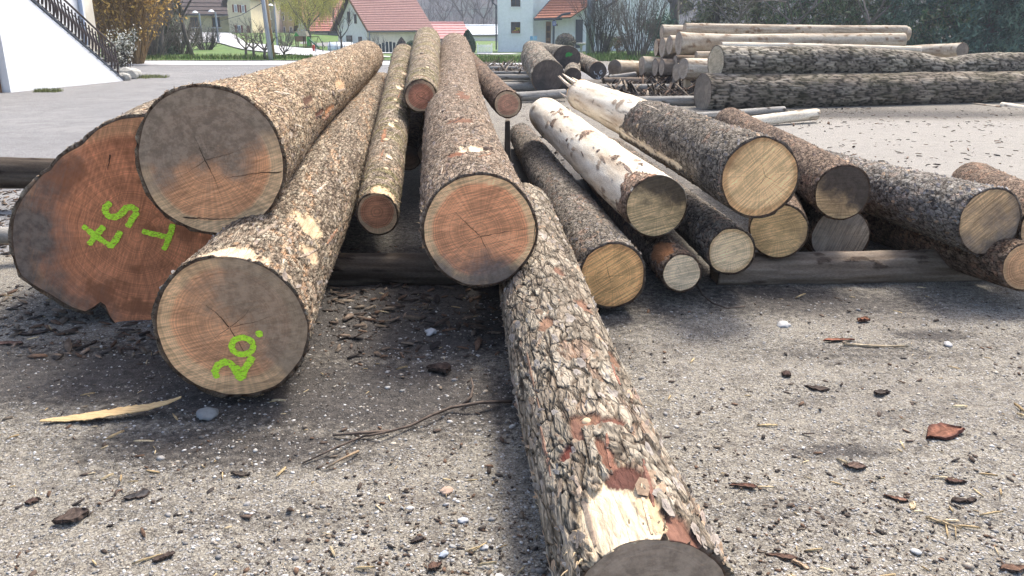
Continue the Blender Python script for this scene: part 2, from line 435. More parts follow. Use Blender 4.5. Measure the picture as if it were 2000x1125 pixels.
# ------------------------------------------------------------------ logs
def bark_plates(s, v, P, seed, su=0.035, sv=0.055, H=0.013, tones=None, crack=(0.028, 0.02, 0.016), red=0.2, redc=(0.24, 0.115, 0.07), moss=0.0, lift=0.5, tight=0.12, slant=0.0, terr=4.0, warp=1.0, fib=0.35):
    """flaking bark: warped plates split by narrow cracks, each plate built of thin terraced layers"""
    n = max(3, int(round(P / su)))
    xs, ys = s / P * n, v / sv
    if slant: xs = xs + slant * v / su
    wx = fbm(xs * 0.55, ys * 0.55, seed + 40, 4) - 0.5
    wy = fbm(xs * 0.55 + 31, ys * 0.55, seed + 70, 4) - 0.5
    x = xs + 2.2 * warp * wx; y = ys + 2.2 * warp * wy
    f1, f2, rid, dx, dy = cells(x, y, seed, None, 1.0)
    wid = 0.35 + 1.3 * fbm(xs * 0.3, ys * 0.3, seed + 14, 2)
    e = sstep(0.0, tight * 1.4, (f2 - f1) / wid)
    t_ = (fbm(x * 1.2 + 9 * rid, y * 1.0 + 7 * rid, seed + 21, 3) + 0.25 * (-dy) * lift) * terr
    lvl = np.floor(t_); fr = sstep(0.0, 0.16, t_ - lvl)
    tl = (lvl - 1 + fr) / terr
    fine = fbm(xs * 5, ys * 2.2, seed + 33, 3)
    h = H * e * (0.30 + 0.25 * rid + 0.6 * tl + lift * 0.25 * (-dy)) + 0.16 * H * (fine - 0.5)
    big = fbm(xs / 6, ys / 6, seed + 90, 4)
    lr = hsh(lvl, np.floor(rid * 997), seed + 61)
    tone = np.clip(0.34 * rid + 0.34 * lr + 0.5 * (big - 0.5) + fib * (fine - 0.5) + 0.18, 0, 1)
    col = ramp(tone, tones or [(0, (0.10, 0.08, 0.066)), (0.45, (0.2, 0.17, 0.145)), (0.8, (0.33, 0.29, 0.25)), (1, (0.44, 0.4, 0.35))])
    col = mixc(col, crack, np.clip(1 - 0.95 * e, 0, 1))
    col = mixc(col, [c * 2.0 for c in crack], 0.55 * (1 - fr) * e)
    if red > 0:
        rm = sstep(0.70 - 0.30 * red, 0.76 - 0.26 * red, 0.6 * big + 0.4 * lr)
        col = mixc(col, np.asarray(redc), rm * (0.2 + 0.5 * lr))
        h = h - rm * 0.3 * H
    if moss > 0:
        mm = moss * sstep(0.5, 0.65, fbm(xs / 3, ys / 3, seed + 55, 4))
        col = mixc(col, (0.13, 0.125, 0.03), mm)
    return h, col
def bark_smooth(s, v, P, seed, tones=None, patch=0.25, patchc=(0.15, 0.11, 0.085), H=0.003, streak=0.06):
    n = max(4, int(round(P / streak)))
    a = fbm(s / P * n, v / 0.9, seed, 4, n)
    b = fbm(s / P * n * 2, v / 0.25, seed + 8, 4)
    tone = np.clip(0.5 + 1.6 * (0.55 * a + 0.45 * b - 0.5) + 0.06, 0, 1)
    col = ramp(tone, tones or [(0, (0.34, 0.25, 0.18)), (0.4, (0.58, 0.49, 0.385)), (0.7, (0.72, 0.65, 0.545)), (1, (0.78, 0.73, 0.65))])
    f1, f2, rid, dx, dy = cells(s / P * max(3, n // 2) + 0.4 * (b - 0.5), v / 0.16 + 0.6 * (a - 0.5), seed + 4)
    pm = (rid < patch) * sstep(0.42, 0.30, f1 + 0.9 * (b - 0.5))
    split_ = sstep(0.022, 0.0, np.abs(fbm(s / P * n * 0.8, v / 1.6, seed + 60, 4) - 0.5)) * sstep(0.45, 0.6, fbm(s / P * 5, v / 0.8, seed + 66, 2))
    col = mixc(col, np.asarray(patchc) * 0.6, 0.8 * split_)
    sp = sstep(0.66, 0.7, fbm(s / P * n * 3, v / 0.035, seed + 77, 3)) * 0.7
    col = mixc(col, patchc, np.clip(pm * 0.85 + sp * min(1, patch * 2.2), 0, 1))
    return H * (a + 0.6 * b) + 0.006 * pm - 0.006 * split_, col, 0.35 * pm
def bark_furrow(s, v, P, seed, su=0.045, sv=0.30, H=0.016, tones=None, crack=(0.03, 0.026, 0.022), moss=0.0):
    n = max(3, int(round(P / su)))
    x = s / P * n + 0.9 * (fbm(s / P * n * 0.5, v / 0.22, seed + 2, 3) - 0.5) * 2
    f1, f2, rid, dx, dy = cells(x, v / sv, seed)
    e = sstep(0.03, 0.3, f2 - f1)
    big = fbm(s / P * 6, v / 0.5, seed + 9, 4)
    col = ramp(np.clip(0.55 * rid + 0.6 * big - 0.1, 0, 1), tones or [(0, (0.10, 0.088, 0.078)), (0.5, (0.19, 0.17, 0.15)), (1, (0.33, 0.305, 0.275))])
    col = mixc(col, crack, 1 - 0.92 * e)
    if moss > 0:
        col = mixc(col, (0.055, 0.06, 0.022), moss * sstep(0.45, 0.62, fbm(s / P * 8, v / 0.4, seed + 33, 4)))
    return H * e * (0.5 + 0.5 * rid), col

LOGS = {}
LOG_GROUP = {}
def make_log(key, name, label, N, F, r0, r1, bark, face=None, far_face=None, seed=1, cat='log', group=None, swell=0.0, swell_len=0.6,
             oval=0.0, outline=None, rough=0.03, patches=(), bend=None, du=1.25, dv=2.2, far=False, bmat=None, rim=0.012, flakes=0, fsize=1.0, mid_r=None, undul=0.04):
    N, F = Vector(N), Vector(F)
    ax = F - N; L = ax.length; z = ax.normalized()
    y = Vector((0, 0, 1)) - z * z.z
    y.normalize(); x = y.cross(z)
    mw = Matrix.Translation(N) @ Matrix((x, y, z)).transposed().to_4x4()
    root = bpy.data.objects.new(name, None); root.empty_display_size = 0.1
    root.matrix_world = mw; link(root); tag(root, label, cat, group)
    inv = mw.inverted()
    camp = Vector((0, 0, CAMZ))
    depth = lambda p: max(1.5, (p - camp).dot(Vector((0, CP, -SP))))
    d0, d1 = depth(N), depth(F)
    # ring positions along the log: finer where nearer
    vsn, p = [0.0], 0.0
    while p < L:
        t = d0 + (d1 - d0) * p / L
        p += max(0.005, dv * t / 819.0)
        vsn.append(min(p, L))
    if len(vsn) > 2 and vsn[-1] - vsn[-2] < 0.002: vsn.pop(-2)
    vv = np.array(vsn)
    mid = inv @ camp
    thc = math.atan2(mid.y, mid.x)
    tm = min(d0, d1) * 0.75 + 0.25 * max(d0, d1)
    rm = 0.5 * (r0 + r1)
    na = int(min(360, max(20, 2 * math.pi * rm / (du * tm / 819.0) * 0.68)))
    nf = int(na * 0.8)
    half = math.radians(112)
    th = np.concatenate([np.linspace(thc - half, thc + half, nf, endpoint=False), np.linspace(thc + half, thc - half + 2 * math.pi, na - nf, endpoint=False)])
    TH, VV = np.meshgrid(th, vv)
    P = 2 * math.pi * rm
    S = np.mod(TH - (thc + math.pi), 2 * math.pi) * rm
    q = VV / L
    R = r0 + (r1 - r0) * q
    if mid_r is not None: R = R + (mid_r - 0.5 * (r0 + r1)) * np.sin(math.pi * q)
    R = R + swell * np.exp(-VV / swell_len)
    R = R * (1 + oval * np.cos(2 * (TH - 0.4 * seed)))
    R = R * (1 + undul * (2 * fbm(np.cos(TH) * 1.1 + 5, np.sin(TH) * 1.1 + VV * 1.3, seed + 5, 3) - 1))
    if outline is not None:
        base = np.interp(np.mod(TH, 2 * math.pi), outline[0], outline[1])
        k = np.exp(-(VV / 1.1) ** 2)
        R = base * k + R * (1 - k)
    res = bark(S, VV, P, seed)
    H, C = res[0], res[1]
    MK = res[2] if len(res) > 2 else np.ones_like(H)
    for (dth, v0, sth, sv_, colr, dep) in patches:          # dth deg from the camera side; torn-off bark
        a = np.mod(TH - thc - math.radians(dth) + math.pi, 2 * math.pi) - math.pi
        d = np.hypot(a * rm / sth, (VV - v0) / sv_) + 1.5 * (fbm(S * 30, VV * 15, seed + 200, 4) - 0.5) + 0.9 * (fbm(S * 9, VV * 5, seed + 207, 3) - 0.5)
        mk = sstep(1.0, 0.86, d)
        H = H * (1 - mk) - dep * mk
        pc = np.asarray(colr) * (0.62 + 0.76 * fbm(S * 55, VV * 9, seed + 210, 4))[..., None]
        C = C * (1 - mk[..., None]) + pc * mk[..., None]
        MK = MK * (1 - 0.8 * mk)
    R2 = R + H
    cx = np.zeros_like(VV); cy = np.zeros_like(VV)
    if bend is not None:
        cx, cy = bend(VV, L)
    else:
        rb_ = random.Random(seed * 3 + 1); A1_, A2_ = rb_.uniform(-0.005, 0.005) * L, rb_.uniform(-0.003, 0.003) * L
        cx = A1_ * np.sin(math.pi * VV / L) + A1_ * 0.5 * np.sin(2 * math.pi * VV / L); cy = A2_ * np.sin(math.pi * VV / L)
    vx = np.cos(TH) * R2 + cx; vy = np.sin(TH) * R2 + cy
    wob = 0.022 * (fbm(S * 28, S * 0 + 3, seed, 3) - 0.55)
    vz = VV + np.where(VV < 1e-6, wob, 0)
    verts = np.stack([vx, vy, vz], -1)
    # inner rims at both ends
    rimw = 0.62 * rim * (0.35 + 1.5 * fbm(np.cos(th) * 3 + 7, np.sin(th) * 3 + seed, seed + 300, 3))
    rin0 = R[0] - rimw; rin1 = R[-1] - rimw
    rimv = np.stack([np.cos(th) * rin0 + cx[0], np.sin(th) * rin0 + cy[0], np.zeros_like(th) + 0.001], -1)
    rimf = np.stack([np.cos(th) * rin1 + cx[-1], np.sin(th) * rin1 + cy[-1], np.zeros_like(th) + L - 0.001], -1)
    allv = np.concatenate([rimv[None], verts, rimf[None]], 0)
    dark = np.asarray((0.10, 0.06, 0.04))
    allc = np.concatenate([np.tile(dark, (1, na, 1)), C, np.tile(dark, (1, na, 1))], 0)
    allm = np.concatenate([np.zeros((1, na)), MK, np.zeros((1, na))], 0)
    nr = allv.shape[0]
    ii = np.arange(nr * na).reshape(nr, na)
    jj = np.roll(ii, -1, axis=1)
    fc = np.stack([ii[:-1], ii[1:], jj[1:], jj[:-1]], -1).reshape(-1, 4)
    mesh_np('bark', allv.reshape(-1, 3), fc, bmat or (MAT['bark_far'] if far else MAT['bark']), root, smooth=True, col=np.concatenate([allc, allm[..., None]], -1).reshape(-1, 4))
    # cut faces: rows of rings so that the surface can carry saw relief
    def disc(rin, zc, ox, oy, flip, mat, nm):
        ks = np.array([0, 0.15, 0.3, 0.45, 0.6, 0.75, 0.9, 1.0])
        vs_ = [(ox, oy, zc)]
        for kk in ks[1:]:
            for a, r in zip(th, rin):
                w = 0.0025 * (hsh(np.array([int(a * 40)]), np.array([int(kk * 9)]), seed)[0] - 0.5) if kk < 1 else 0
                vs_.append((ox + math.cos(a) * (r + 0.001) * kk, oy + math.sin(a) * (r + 0.001) * kk, zc + w))
        fs = []
        for k in range(na):
            fs.append([0, 1 + k, 1 + (k + 1) % na])
        for lvl in range(len(ks) - 2):
            o0, o1 = 1 + lvl * na, 1 + (lvl + 1) * na
            for k in range(na):
                fs.append([o0 + k, o1 + k, o1 + (k + 1) % na, o0 + (k + 1) % na])
        if flip: fs = [f[::-1] for f in fs]
        return mesh_np(nm, np.array(vs_), fs, mat, root, smooth=True)
    fo = None
    if face is not None: fo = disc(rin0, 0.0015, 0, 0, True, face, 'cut_face')
    if far_face is not None or face is not None:
        disc(rin1, L - 0.0015, float(cx[-1, 0]), float(cy[-1, 0]), False, far_face or face, 'cut_face')
    # loose flakes of bark standing off the surface
    if flakes:
        rg = np.random.default_rng(seed + 900)
        fv, ff, fcx = [], [], []
        for k in range(flakes):
            vq = L * rg.random() ** 1.7
            i = int(np.searchsorted(vv, vq)); i = min(max(i, 1), len(vv) - 2)
            j = int(rg.integers(0, nf))
            if abs(H[i, j]) < 1e-9 or (patches and H[i, j] < 0): continue
            a = th[j]; r = R2[i, j] - 0.002
            ln = (0.012 + 0.035 * rg.random() ** 2) * fsize; wd = ln * (0.25 + 0.4 * rg.random())
            er = Vector((math.cos(a), math.sin(a), 0)); ta = Vector((-math.sin(a), math.cos(a), 0)); az = Vector((0, 0, 1))
            ph = (rg.random() - 0.5) * 1.2
            e1 = az * math.cos(ph) + ta * math.sin(ph); e2 = er.cross(e1)
            c = er * r + az * float(vv[i]) + Vector((float(cx[i, 0]), float(cy[i, 0]), 0))
            up = 0.004 + 0.012 * rg.random()
            b0 = len(fv)
            for (l_, w_, u_) in ((-.5, -.3, 0), (-.45, .35, 0), (.1, .5, .3), (.5, .2, 1), (.45, -.3, .9), (0, -.5, .35), (-.5, 0, -.25), (.35, 0, .45)):
                fv.append(tuple(c + e1 * (l_ * ln) + e2 * (w_ * wd) + er * (u_ * up)))
            ff += [[b0, b0 + 5, b0 + 2, b0 + 1], [b0 + 5, b0 + 4, b0 + 3, b0 + 2], [b0 + 6, b0 + 7, b0 + 4], [b0 + 6, b0 + 3, b0 + 7], [b0 + 4, b0 + 7, b0 + 3], [b0, b0 + 6, b0 + 5], [b0 + 1, b0 + 2, b0 + 6]]
            tone = C[i, j] * (0.8 + 0.7 * rg.random())
            if rg.random() < 0.25: tone = np.asarray((0.38, 0.27, 0.18)) * (0.6 + 0.6 * rg.random())
            fcx += [tone] * 8
        if fv:
            o = mesh_np('bark_flakes', np.array(fv), ff, MAT['flake'], root, col=np.array(fcx)); o['kind'] = 'stuff'
    LOGS[key] = dict(root=root, mw=mw, inv=inv, N=N, F=F, z=z, r0=r0, r1=r1, face=fo, rin=rin0, th=th, L=L, thc=thc, vv=vv, R2=R2, cx=cx[:, 0], cy=cy[:, 0])
    return root
def knot(key, dth, v, r, h, mat, lean=0.3):
    """stub of a lopped branch: bark collar and pale oval cut"""
    lg = LOGS[key]; a = lg['thc'] + math.radians(dth); R_ = lg['r0'] + (lg['r1'] - lg['r0']) * v / lg['L']
    er = Vector((math.cos(a), math.sin(a), 0)); d = (er + Vector((0, 0, -lean))).normalized()
    i = int(np.argmin(np.abs(lg['vv'] - v))); c = er * (R_ - 0.01) + Vector((lg['cx'][i], lg['cy'][i], v))
    o = MB().tube([c, c + d * h * 0.55, c + d * (h + 0.008)], [r * 1.7, r * 1.25, r], 12).build('knot', MAT['knot_bark'], lg['root'], True)
    MB().tube([c + d * (h + 0.008), c + d * (h + 0.0115)], [r * 0.97, r * 0.9], 12).build('knot_cut', mat, o, True)
def strip(key, dth, v, ln, w, col, ang=0.0, h=0.006, name='torn_strip'):
    """long torn strip of bark or bast lying along the surface"""
    lg = LOGS[key]; rs_ = random.Random(int(dth * 7 + v * 100)); vs_, fs_ = [], []; n = 14
    for i in range(n):
        q = i / (n - 1); vv_ = v + ln * (q - 0.5); a = lg['thc'] + math.radians(dth) + ang * (q - 0.5)
        k = int(np.argmin(np.abs(lg['vv'] - vv_))); j = int(np.argmin(np.abs(np.angle(np.exp(1j * (lg['th'] - a))))))
        r = float(lg['R2'][k, j]); ww = w * 0.5 * math.sin(math.pi * (0.06 + 0.88 * q)) ** 0.6 * rs_.uniform(0.7, 1.2); c = Vector((lg['cx'][k], lg['cy'][k], vv_))
        for s_, up in ((-1, -0.004), (-0.6, h), (0.6, h), (1, -0.004)):
            aa = a + s_ * ww / r; vs_.append(c + Vector((math.cos(aa), math.sin(aa), 0)) * (r + up * rs_.uniform(0.7, 1.3)))
        if i: fs_ += [(4 * i - 4 + m, 4 * i + m, 4 * i + m + 1, 4 * i - 3 + m) for m in range(3)]
    mesh_np(name, np.array([tuple(p) for p in vs_]), fs_, MAT['flake'], lg['root'], col=np.array([[x * kq for x in col] for kq in [rs_.uniform(0.7, 1.25) for _ in vs_]]))
def on_face(key, px, py, off=0.003):
    """local point on a log's near cut face behind photo pixel"""
    lg = LOGS[key]; c = Vector((0, 0, CAMZ)); d = W(px, py, 1.0) - c
    n = lg['z']; t = (lg['N'] - c).dot(n) / d.dot(n)
    p = lg['inv'] @ (c + d * t)
    return Vector((p.x, p.y, -off))
def stroke_mesh(pts, width, seed=0, ragged=0.25, step=0.004):
    """ribbon with ragged edges in the local face plane"""
    rs = random.Random(seed)
    P_ = [Vector(p) for p in pts]; dense = []
    for a, b in zip(P_[:-1], P_[1:]):
        n = max(1, int((b - a).length / step))
        dense += [a.lerp(b, i / n) for i in range(n)]
    dense.append(P_[-1])
    mb = MB(); vs_, fs = [], []
    wl = wr = 0.0
    for i, p in enumerate(dense):
        wl = 0.82 * wl + 0.3 * rs.uniform(-1, 1); wr = 0.82 * wr + 0.3 * rs.uniform(-1, 1)
        d = dense[min(i + 2, len(dense) - 1)] - dense[max(i - 2, 0)]
        d = Vector((d.x, d.y, 0)); d = d.normalized() if d.length > 1e-9 else Vector((1, 0, 0))
        n = Vector((-d.y, d.x, 0)); w = width / 2
        e = min(1.0, 0.55 + 0.3 * min(i, len(dense) - 1 - i))
        vs_ += [p + n * w * e * (1 + ragged * (wl + 0.5 * rs.uniform(-1, 1))), p - n * w * e * (1 + ragged * (wr + 0.5 * rs.uniform(-1, 1))), p]
        if i:
            o = (i - 1) * 3
            fs += [(o, o + 3, o + 5, o + 2), (o + 2, o + 5, o + 4, o + 1)]
    return mb.add(vs_, fs)
def paint(key, strokes, width, mat, nm='paint_mark', seed=0, off=0.003):
    mb = MB()
    for k, st in enumerate(strokes):
        s2 = stroke_mesh([on_face(key, *p, off=off + 0.0004 * k) for p in st], width, seed + k)
        mb.add(s2.v, s2.f)
    return mb.build(nm, mat, LOGS[key]['face'])
def check(key, pts, w=0.006):
    """drying crack: tapered dark split"""
    P_ = [on_face(key, *p, off=0.0022) for p in pts]
    rs = random.Random(len(pts) * 7 + int(pts[0][0])); vs_, fs = [], []
    dense = []
    for a, b in zip(P_[:-1], P_[1:]):
        n = max(2, int((b - a).length / 0.012)); dense += [a.lerp(b, i / n) for i in range(n)]
    dense.append(P_[-1]); m = len(dense)
    for i, p in enumerate(dense):
        d = dense[min(i + 1, m - 1)] - dense[max(i - 1, 0)]; d.z = 0; d.normalize(); n = Vector((-d.y, d.x, 0))
        ww = w * 0.3 * (1 - 0.85 * i / m) * (0.6 + 0.8 * rs.random()); j = n * (rs.random() - 0.5) * 0.004
        vs_ += [p + j + n * ww, p + j - n * ww]
        if i: fs.append((2 * i - 2, 2 * i, 2 * i + 1, 2 * i - 1))
    return MB().add(vs_, fs).build('crack', MAT['check'], LOGS[key]['face'])

def cut_mat(name, heart, sap, R, hr=0.8, grey=(0.17, 0.15, 0.135), gdir=(0, 1), gthr=0.2, gamt=1.0, pith=(0, 0), saw=0.4, seed=0, ring=1.0, sawamt=0.35, mott=0.0):
    """end grain: year rings round the pith, heartwood and sapwood, saw marks and a weathered stain"""
    m, nt, b = new_mat(name, 0.85, 0.2)
    tc = nd(nt, 'ShaderNodeTexCoord')
    mp = nd(nt, 'ShaderNodeMapping', vector_type='POINT')
    mp.inputs['Location'].default_value = (-pith[0] * R, -pith[1] * R, seed * 1.7)
    nt.links.new(tc.outputs['Object'], mp.inputs[0]); v = mp.outputs[0]
    sx = nd(nt, 'ShaderNodeSeparateXYZ'); nt.links.new(v, sx.inputs[0])
    px_, py_ = sx.outputs[0], sx.outputs[1]
    d = mth(nt, 'SQRT', mth(nt, 'ADD', mth(nt, 'MULTIPLY', px_, px_), mth(nt, 'MULTIPLY', py_, py_)))
    w1 = noise(nt, v, 3.0 / R * 0.5, 3, 0.5); w2 = noise(nt, v, 9.0 / R * 0.5, 3, 0.5)
    dd = mth(nt, 'ADD', d, mth(nt, 'ADD', mth(nt, 'MULTIPLY', mth(nt, 'SUBTRACT', w1, 0.5), 0.16 * R), mth(nt, 'MULTIPLY', mth(nt, 'SUBTRACT', w2, 0.5), 0.05 * R)))
    def ring_noise(sc, det):
        n = nd(nt, 'ShaderNodeTexNoise', noise_dimensions='1D'); n.inputs['Scale'].default_value = sc; n.inputs['Detail'].default_value = det
        nt.links.new(dd, n.inputs['W']); return n.outputs['Fac']
    rg = ring_noise(150, 2); rb = ring_noise(28, 3)
    ang = mth(nt, 'ARCTAN2', py_, px_)
    n = nd(nt, 'ShaderNodeTexNoise', noise_dimensions='1D'); n.inputs['Scale'].default_value = 14; n.inputs['Detail'].default_value = 4
    nt.links.new(ang, n.inputs['W']); ray = n.outputs['Fac']
    hm = smooth(nt, dd, R * (hr + 0.03), R * (hr - 0.05))
    c = mixn(nt, hm, sap, heart)
    k = smooth(nt, rg, 0.4, 0.62, 1.0 - 0.2 * ring, 1.0 + 0.1 * ring)
    k2 = smooth(nt, rb, 0.35, 0.65, 1.0 - 0.16 * ring, 1.0 + 0.12 * ring)
    k3 = smooth(nt, ray, 0.35, 0.65, 0.9, 1.1)
    ca, sa = math.cos(saw), math.sin(saw)
    mp1 = nd(nt, 'ShaderNodeMapping'); mp1.inputs['Rotation'].default_value = (0, 0, saw)
    mp2 = nd(nt, 'ShaderNodeMapping'); mp2.inputs['Scale'].default_value = (2.6, 60, 1)
    nt.links.new(tc.outputs['Object'], mp1.inputs[0]); nt.links.new(mp1.outputs[0], mp2.inputs[0])
    sw = noise(nt, mp2.outputs[0], 1.6, 4, 0.6)
    k4 = smooth(nt, sw, 0.38, 0.62, 1.0 - sawamt * 0.5, 1.0 + sawamt * 0.36)
    mot = noise(nt, v, 7.0, 5, 0.6)
    k5 = smooth(nt, mot, 0.35, 0.65, 0.84, 1.14)
    kk = mth(nt, 'MULTIPLY', mth(nt, 'MULTIPLY', k, k2), mth(nt, 'MULTIPLY', mth(nt, 'MULTIPLY', k3, k4), k5))
    cc = nd(nt, 'ShaderNodeCombineColor')
    for i in range(3): nt.links.new(kk, cc.inputs[i])
    c = mixn(nt, 1.0, c, cc.outputs[0], 'MULTIPLY')
    if mott > 0:
        c = mixn(nt, mth(nt, 'MULTIPLY', smooth(nt, noise(nt, v, 4.2, 5, 0.65), 0.5, 0.62), mott), c, tuple(x * 0.42 for x in heart))
    if gamt > 0:
        g = mth(nt, 'ADD', mth(nt, 'MULTIPLY', px_, gdir[0] / R), mth(nt, 'MULTIPLY', py_, gdir[1] / R))
        g = mth(nt, 'ADD', g, mth(nt, 'ADD', mth(nt, 'MULTIPLY', mth(nt, 'SUBTRACT', noise(nt, v, 1.5 / R, 6, 0.65), 0.5), 1.7), mth(nt, 'MULTIPLY', mth(nt, 'SUBTRACT', sw, 0.5), 0.5)))
        gm = mth(nt, 'MULTIPLY', smooth(nt, g, gthr - 0.34, gthr + 0.34), gamt)
        gc = mixn(nt, smooth(nt, noise(nt, v, 24, 5, 0.7), 0.36, 0.64), tuple(x * 1.15 for x in grey), tuple(x * 0.7 for x in grey))
        c = mixn(nt, gm, c, gc)
    nt.links.new(c, b.inputs['Base Color'])
    h = mth(nt, 'ADD', mth(nt, 'MULTIPLY', rg, 0.5), mth(nt, 'ADD', mth(nt, 'MULTIPLY', sw, 0.8), mth(nt, 'MULTIPLY', noise(nt, v, 90, 3, 0.7), 0.6)))
    bump(nt, b, h, 0.6, 0.005)
    return m
# bark recipes
B_SHRED = lambda tn: (lambda s, v, P, sd: bark_plates(s, v, P, sd, 0.014, 0.09, 0.012, tn, (0.045, 0.03, 0.022), 0.15, (0.33, 0.19, 0.11), 0, 0.7, 0.16, 0.16, 4.0, 0.7, 0.6))
TN_L2 = [(0, (0.12, 0.075, 0.05)), (0.4, (0.27, 0.2, 0.145)), (0.75, (0.44, 0.36, 0.27)), (1, (0.58, 0.5, 0.4))]
TN_L20 = [(0, (0.10, 0.07, 0.05)), (0.4, (0.22, 0.175, 0.14)), (0.75, (0.37, 0.32, 0.26)), (1, (0.5, 0.45, 0.38))]
TN_A = [(0, (0.10, 0.07, 0.055)), (0.4, (0.2, 0.155, 0.125)), (0.75, (0.32, 0.265, 0.22)), (1, (0.42, 0.37, 0.31))]
TN_M = [(0, (0.11, 0.083, 0.062)), (0.4, (0.22, 0.18, 0.145)), (0.75, (0.33, 0.285, 0.23)), (1, (0.43, 0.385, 0.32))]
TN_SPR = [(0, (0.07, 0.06, 0.055)), (0.45, (0.145, 0.128, 0.115)), (0.8, (0.23, 0.205, 0.185)), (1, (0.32, 0.29, 0.265))]
TN_R9 = [(0, (0.08, 0.068, 0.062)), (0.4, (0.16, 0.145, 0.137)), (0.75, (0.25, 0.238, 0.23)), (1, (0.34, 0.33, 0.325))]
TN_BRN = [(0, (0.07, 0.05, 0.04)), (0.45, (0.15, 0.11, 0.088)), (0.8, (0.23, 0.175, 0.14)), (1, (0.32, 0.25, 0.2))]
TN_F = [(0, (0.15, 0.115, 0.09)), (0.35, (0.225, 0.19, 0.158)), (0.7, (0.29, 0.258, 0.222)), (1, (0.37, 0.34, 0.3))]
B_A = lambda s, v, P, sd: bark_plates(s, v, P, sd, 0.024, 0.046, 0.009, TN_A, (0.045, 0.031, 0.024), 0.3, (0.165, 0.105, 0.075), 0, 0.5, 0.13, 0, 4.5, 1.0, 0.5)
B_M = lambda s, v, P, sd: bark_plates(s, v, P, sd, 0.09, 0.028, 0.008, TN_M, (0.06, 0.045, 0.033), 0.3, (0.22, 0.14, 0.095), 0.4, 0.5, 0.10, 0, 3.5, 1.0, 0.45)
B_SPR = lambda s, v, P, sd: bark_plates(s, v, P, sd, 0.030, 0.042, 0.010, TN_SPR, (0.035, 0.028, 0.023), 0.08, (0.2, 0.125, 0.095), 0, 0.9, 0.12, 0, 4.5, 1.1)
B_R9 = lambda s, v, P, sd: bark_plates(s, v, P, sd, 0.032, 0.040, 0.010, TN_R9, (0.05, 0.04, 0.036), 0.16, (0.25, 0.19, 0.16), 0, 1.0, 0.11, 0, 4.5, 0.9)
B_BRN = lambda s, v, P, sd: bark_plates(s, v, P, sd, 0.026, 0.036, 0.007, TN_BRN, (0.03, 0.02, 0.016), 0.2, (0.24, 0.14, 0.1), 0, 0.6, 0.12, 0, 4.0, 1.0)
B_F = lambda s, v, P, sd: bark_plates(s, v, P, sd, 0.05, 0.17, 0.013, TN_F, (0.06, 0.045, 0.035), 0.08, (0.2, 0.12, 0.085), 0, 0.35, 0.10, 0, 4.5, 1.25, 0.4)
B_PALE = lambda s, v, P, sd: bark_smooth(s, v, P, sd, None, 0.07, (0.26, 0.2, 0.155))
B_PALE2 = lambda s, v, P, sd: bark_smooth(s, v, P, sd, [(0, (0.2, 0.15, 0.11)), (0.4, (0.36, 0.295, 0.225)), (0.7, (0.5, 0.43, 0.345)), (1, (0.62, 0.55, 0.46))], 0.15, (0.2, 0.13, 0.085), 0.006)
B_GREYW = lambda s, v, P, sd: bark_smooth(s, v, P, sd, [(0, (0.11, 0.1, 0.095)), (0.4, (0.22, 0.205, 0.19)), (0.7, (0.31, 0.295, 0.275)), (1, (0.42, 0.4, 0.37))], 0.12, (0.08, 0.065, 0.055), 0.006, 0.03)
B_BOL = lambda s, v, P, sd: bark_smooth(s, v, P, sd, [(0, (0.075, 0.055, 0.042)), (0.4, (0.155, 0.12, 0.093)), (0.7, (0.225, 0.18, 0.145)), (1, (0.31, 0.262, 0.215))], 0.1, (0.07, 0.05, 0.04), 0.016, 0.03)
B_OAK = lambda s, v, P, sd: bark_furrow(s, v, P, sd, moss=0.12)
B_OAK2 = lambda s, v, P, sd: bark_furrow(s, v, P, sd, 0.06, 0.4, 0.012, [(0, (0.085, 0.075, 0.066)), (0.5, (0.165, 0.14, 0.12)), (1, (0.28, 0.25, 0.22))], moss=0.15)
def B_R3(s, v, P, sd):
    h1, c1 = B_SPR(s, v, P, sd); h2, c2, m2 = B_PALE(s, v, P, sd)
    edge = 2.55 + 0.35 * np.sin(s / P * 2 * np.pi * 1 + 0.6) + 0.5 * (fbm(s * 9, v * 5, sd + 3, 3) - 0.5)
    m = sstep(-0.015, 0.015, v - edge)
    return h1 * (1 - m) + (h2 - 0.014) * m, c1 * (1 - m[..., None]) + c2 * m[..., None], (1 - m) + m * m2
def B_R2(s, v, P, sd):
    h2, c2, m2 = bark_smooth(s, v, P, sd, None, 0.07, (0.26, 0.2, 0.155))
    h1, c1 = B_BRN(s, v, P, sd)
    big = fbm(s * 6, v * 2.6, sd + 8, 4)
    m = sstep(0.69, 0.72, big + 0.16 * np.exp(-v / 0.45))
    return h2 * (1 - m) + (0.005 + h1) * m, c2 * (1 - m[..., None]) + c1 * 1.5 * m[..., None], m + (1 - m) * m2

RED, REDSAP = (0.47, 0.205, 0.105), (0.56, 0.37, 0.205)
YEL, YELSAP = (0.92, 0.53, 0.22), (0.7, 0.44, 0.22)
PAL = (0.60, 0.47, 0.30)
GREY = (0.22, 0.19, 0.165)
D = lambda w, t: w * t / FPX / 2
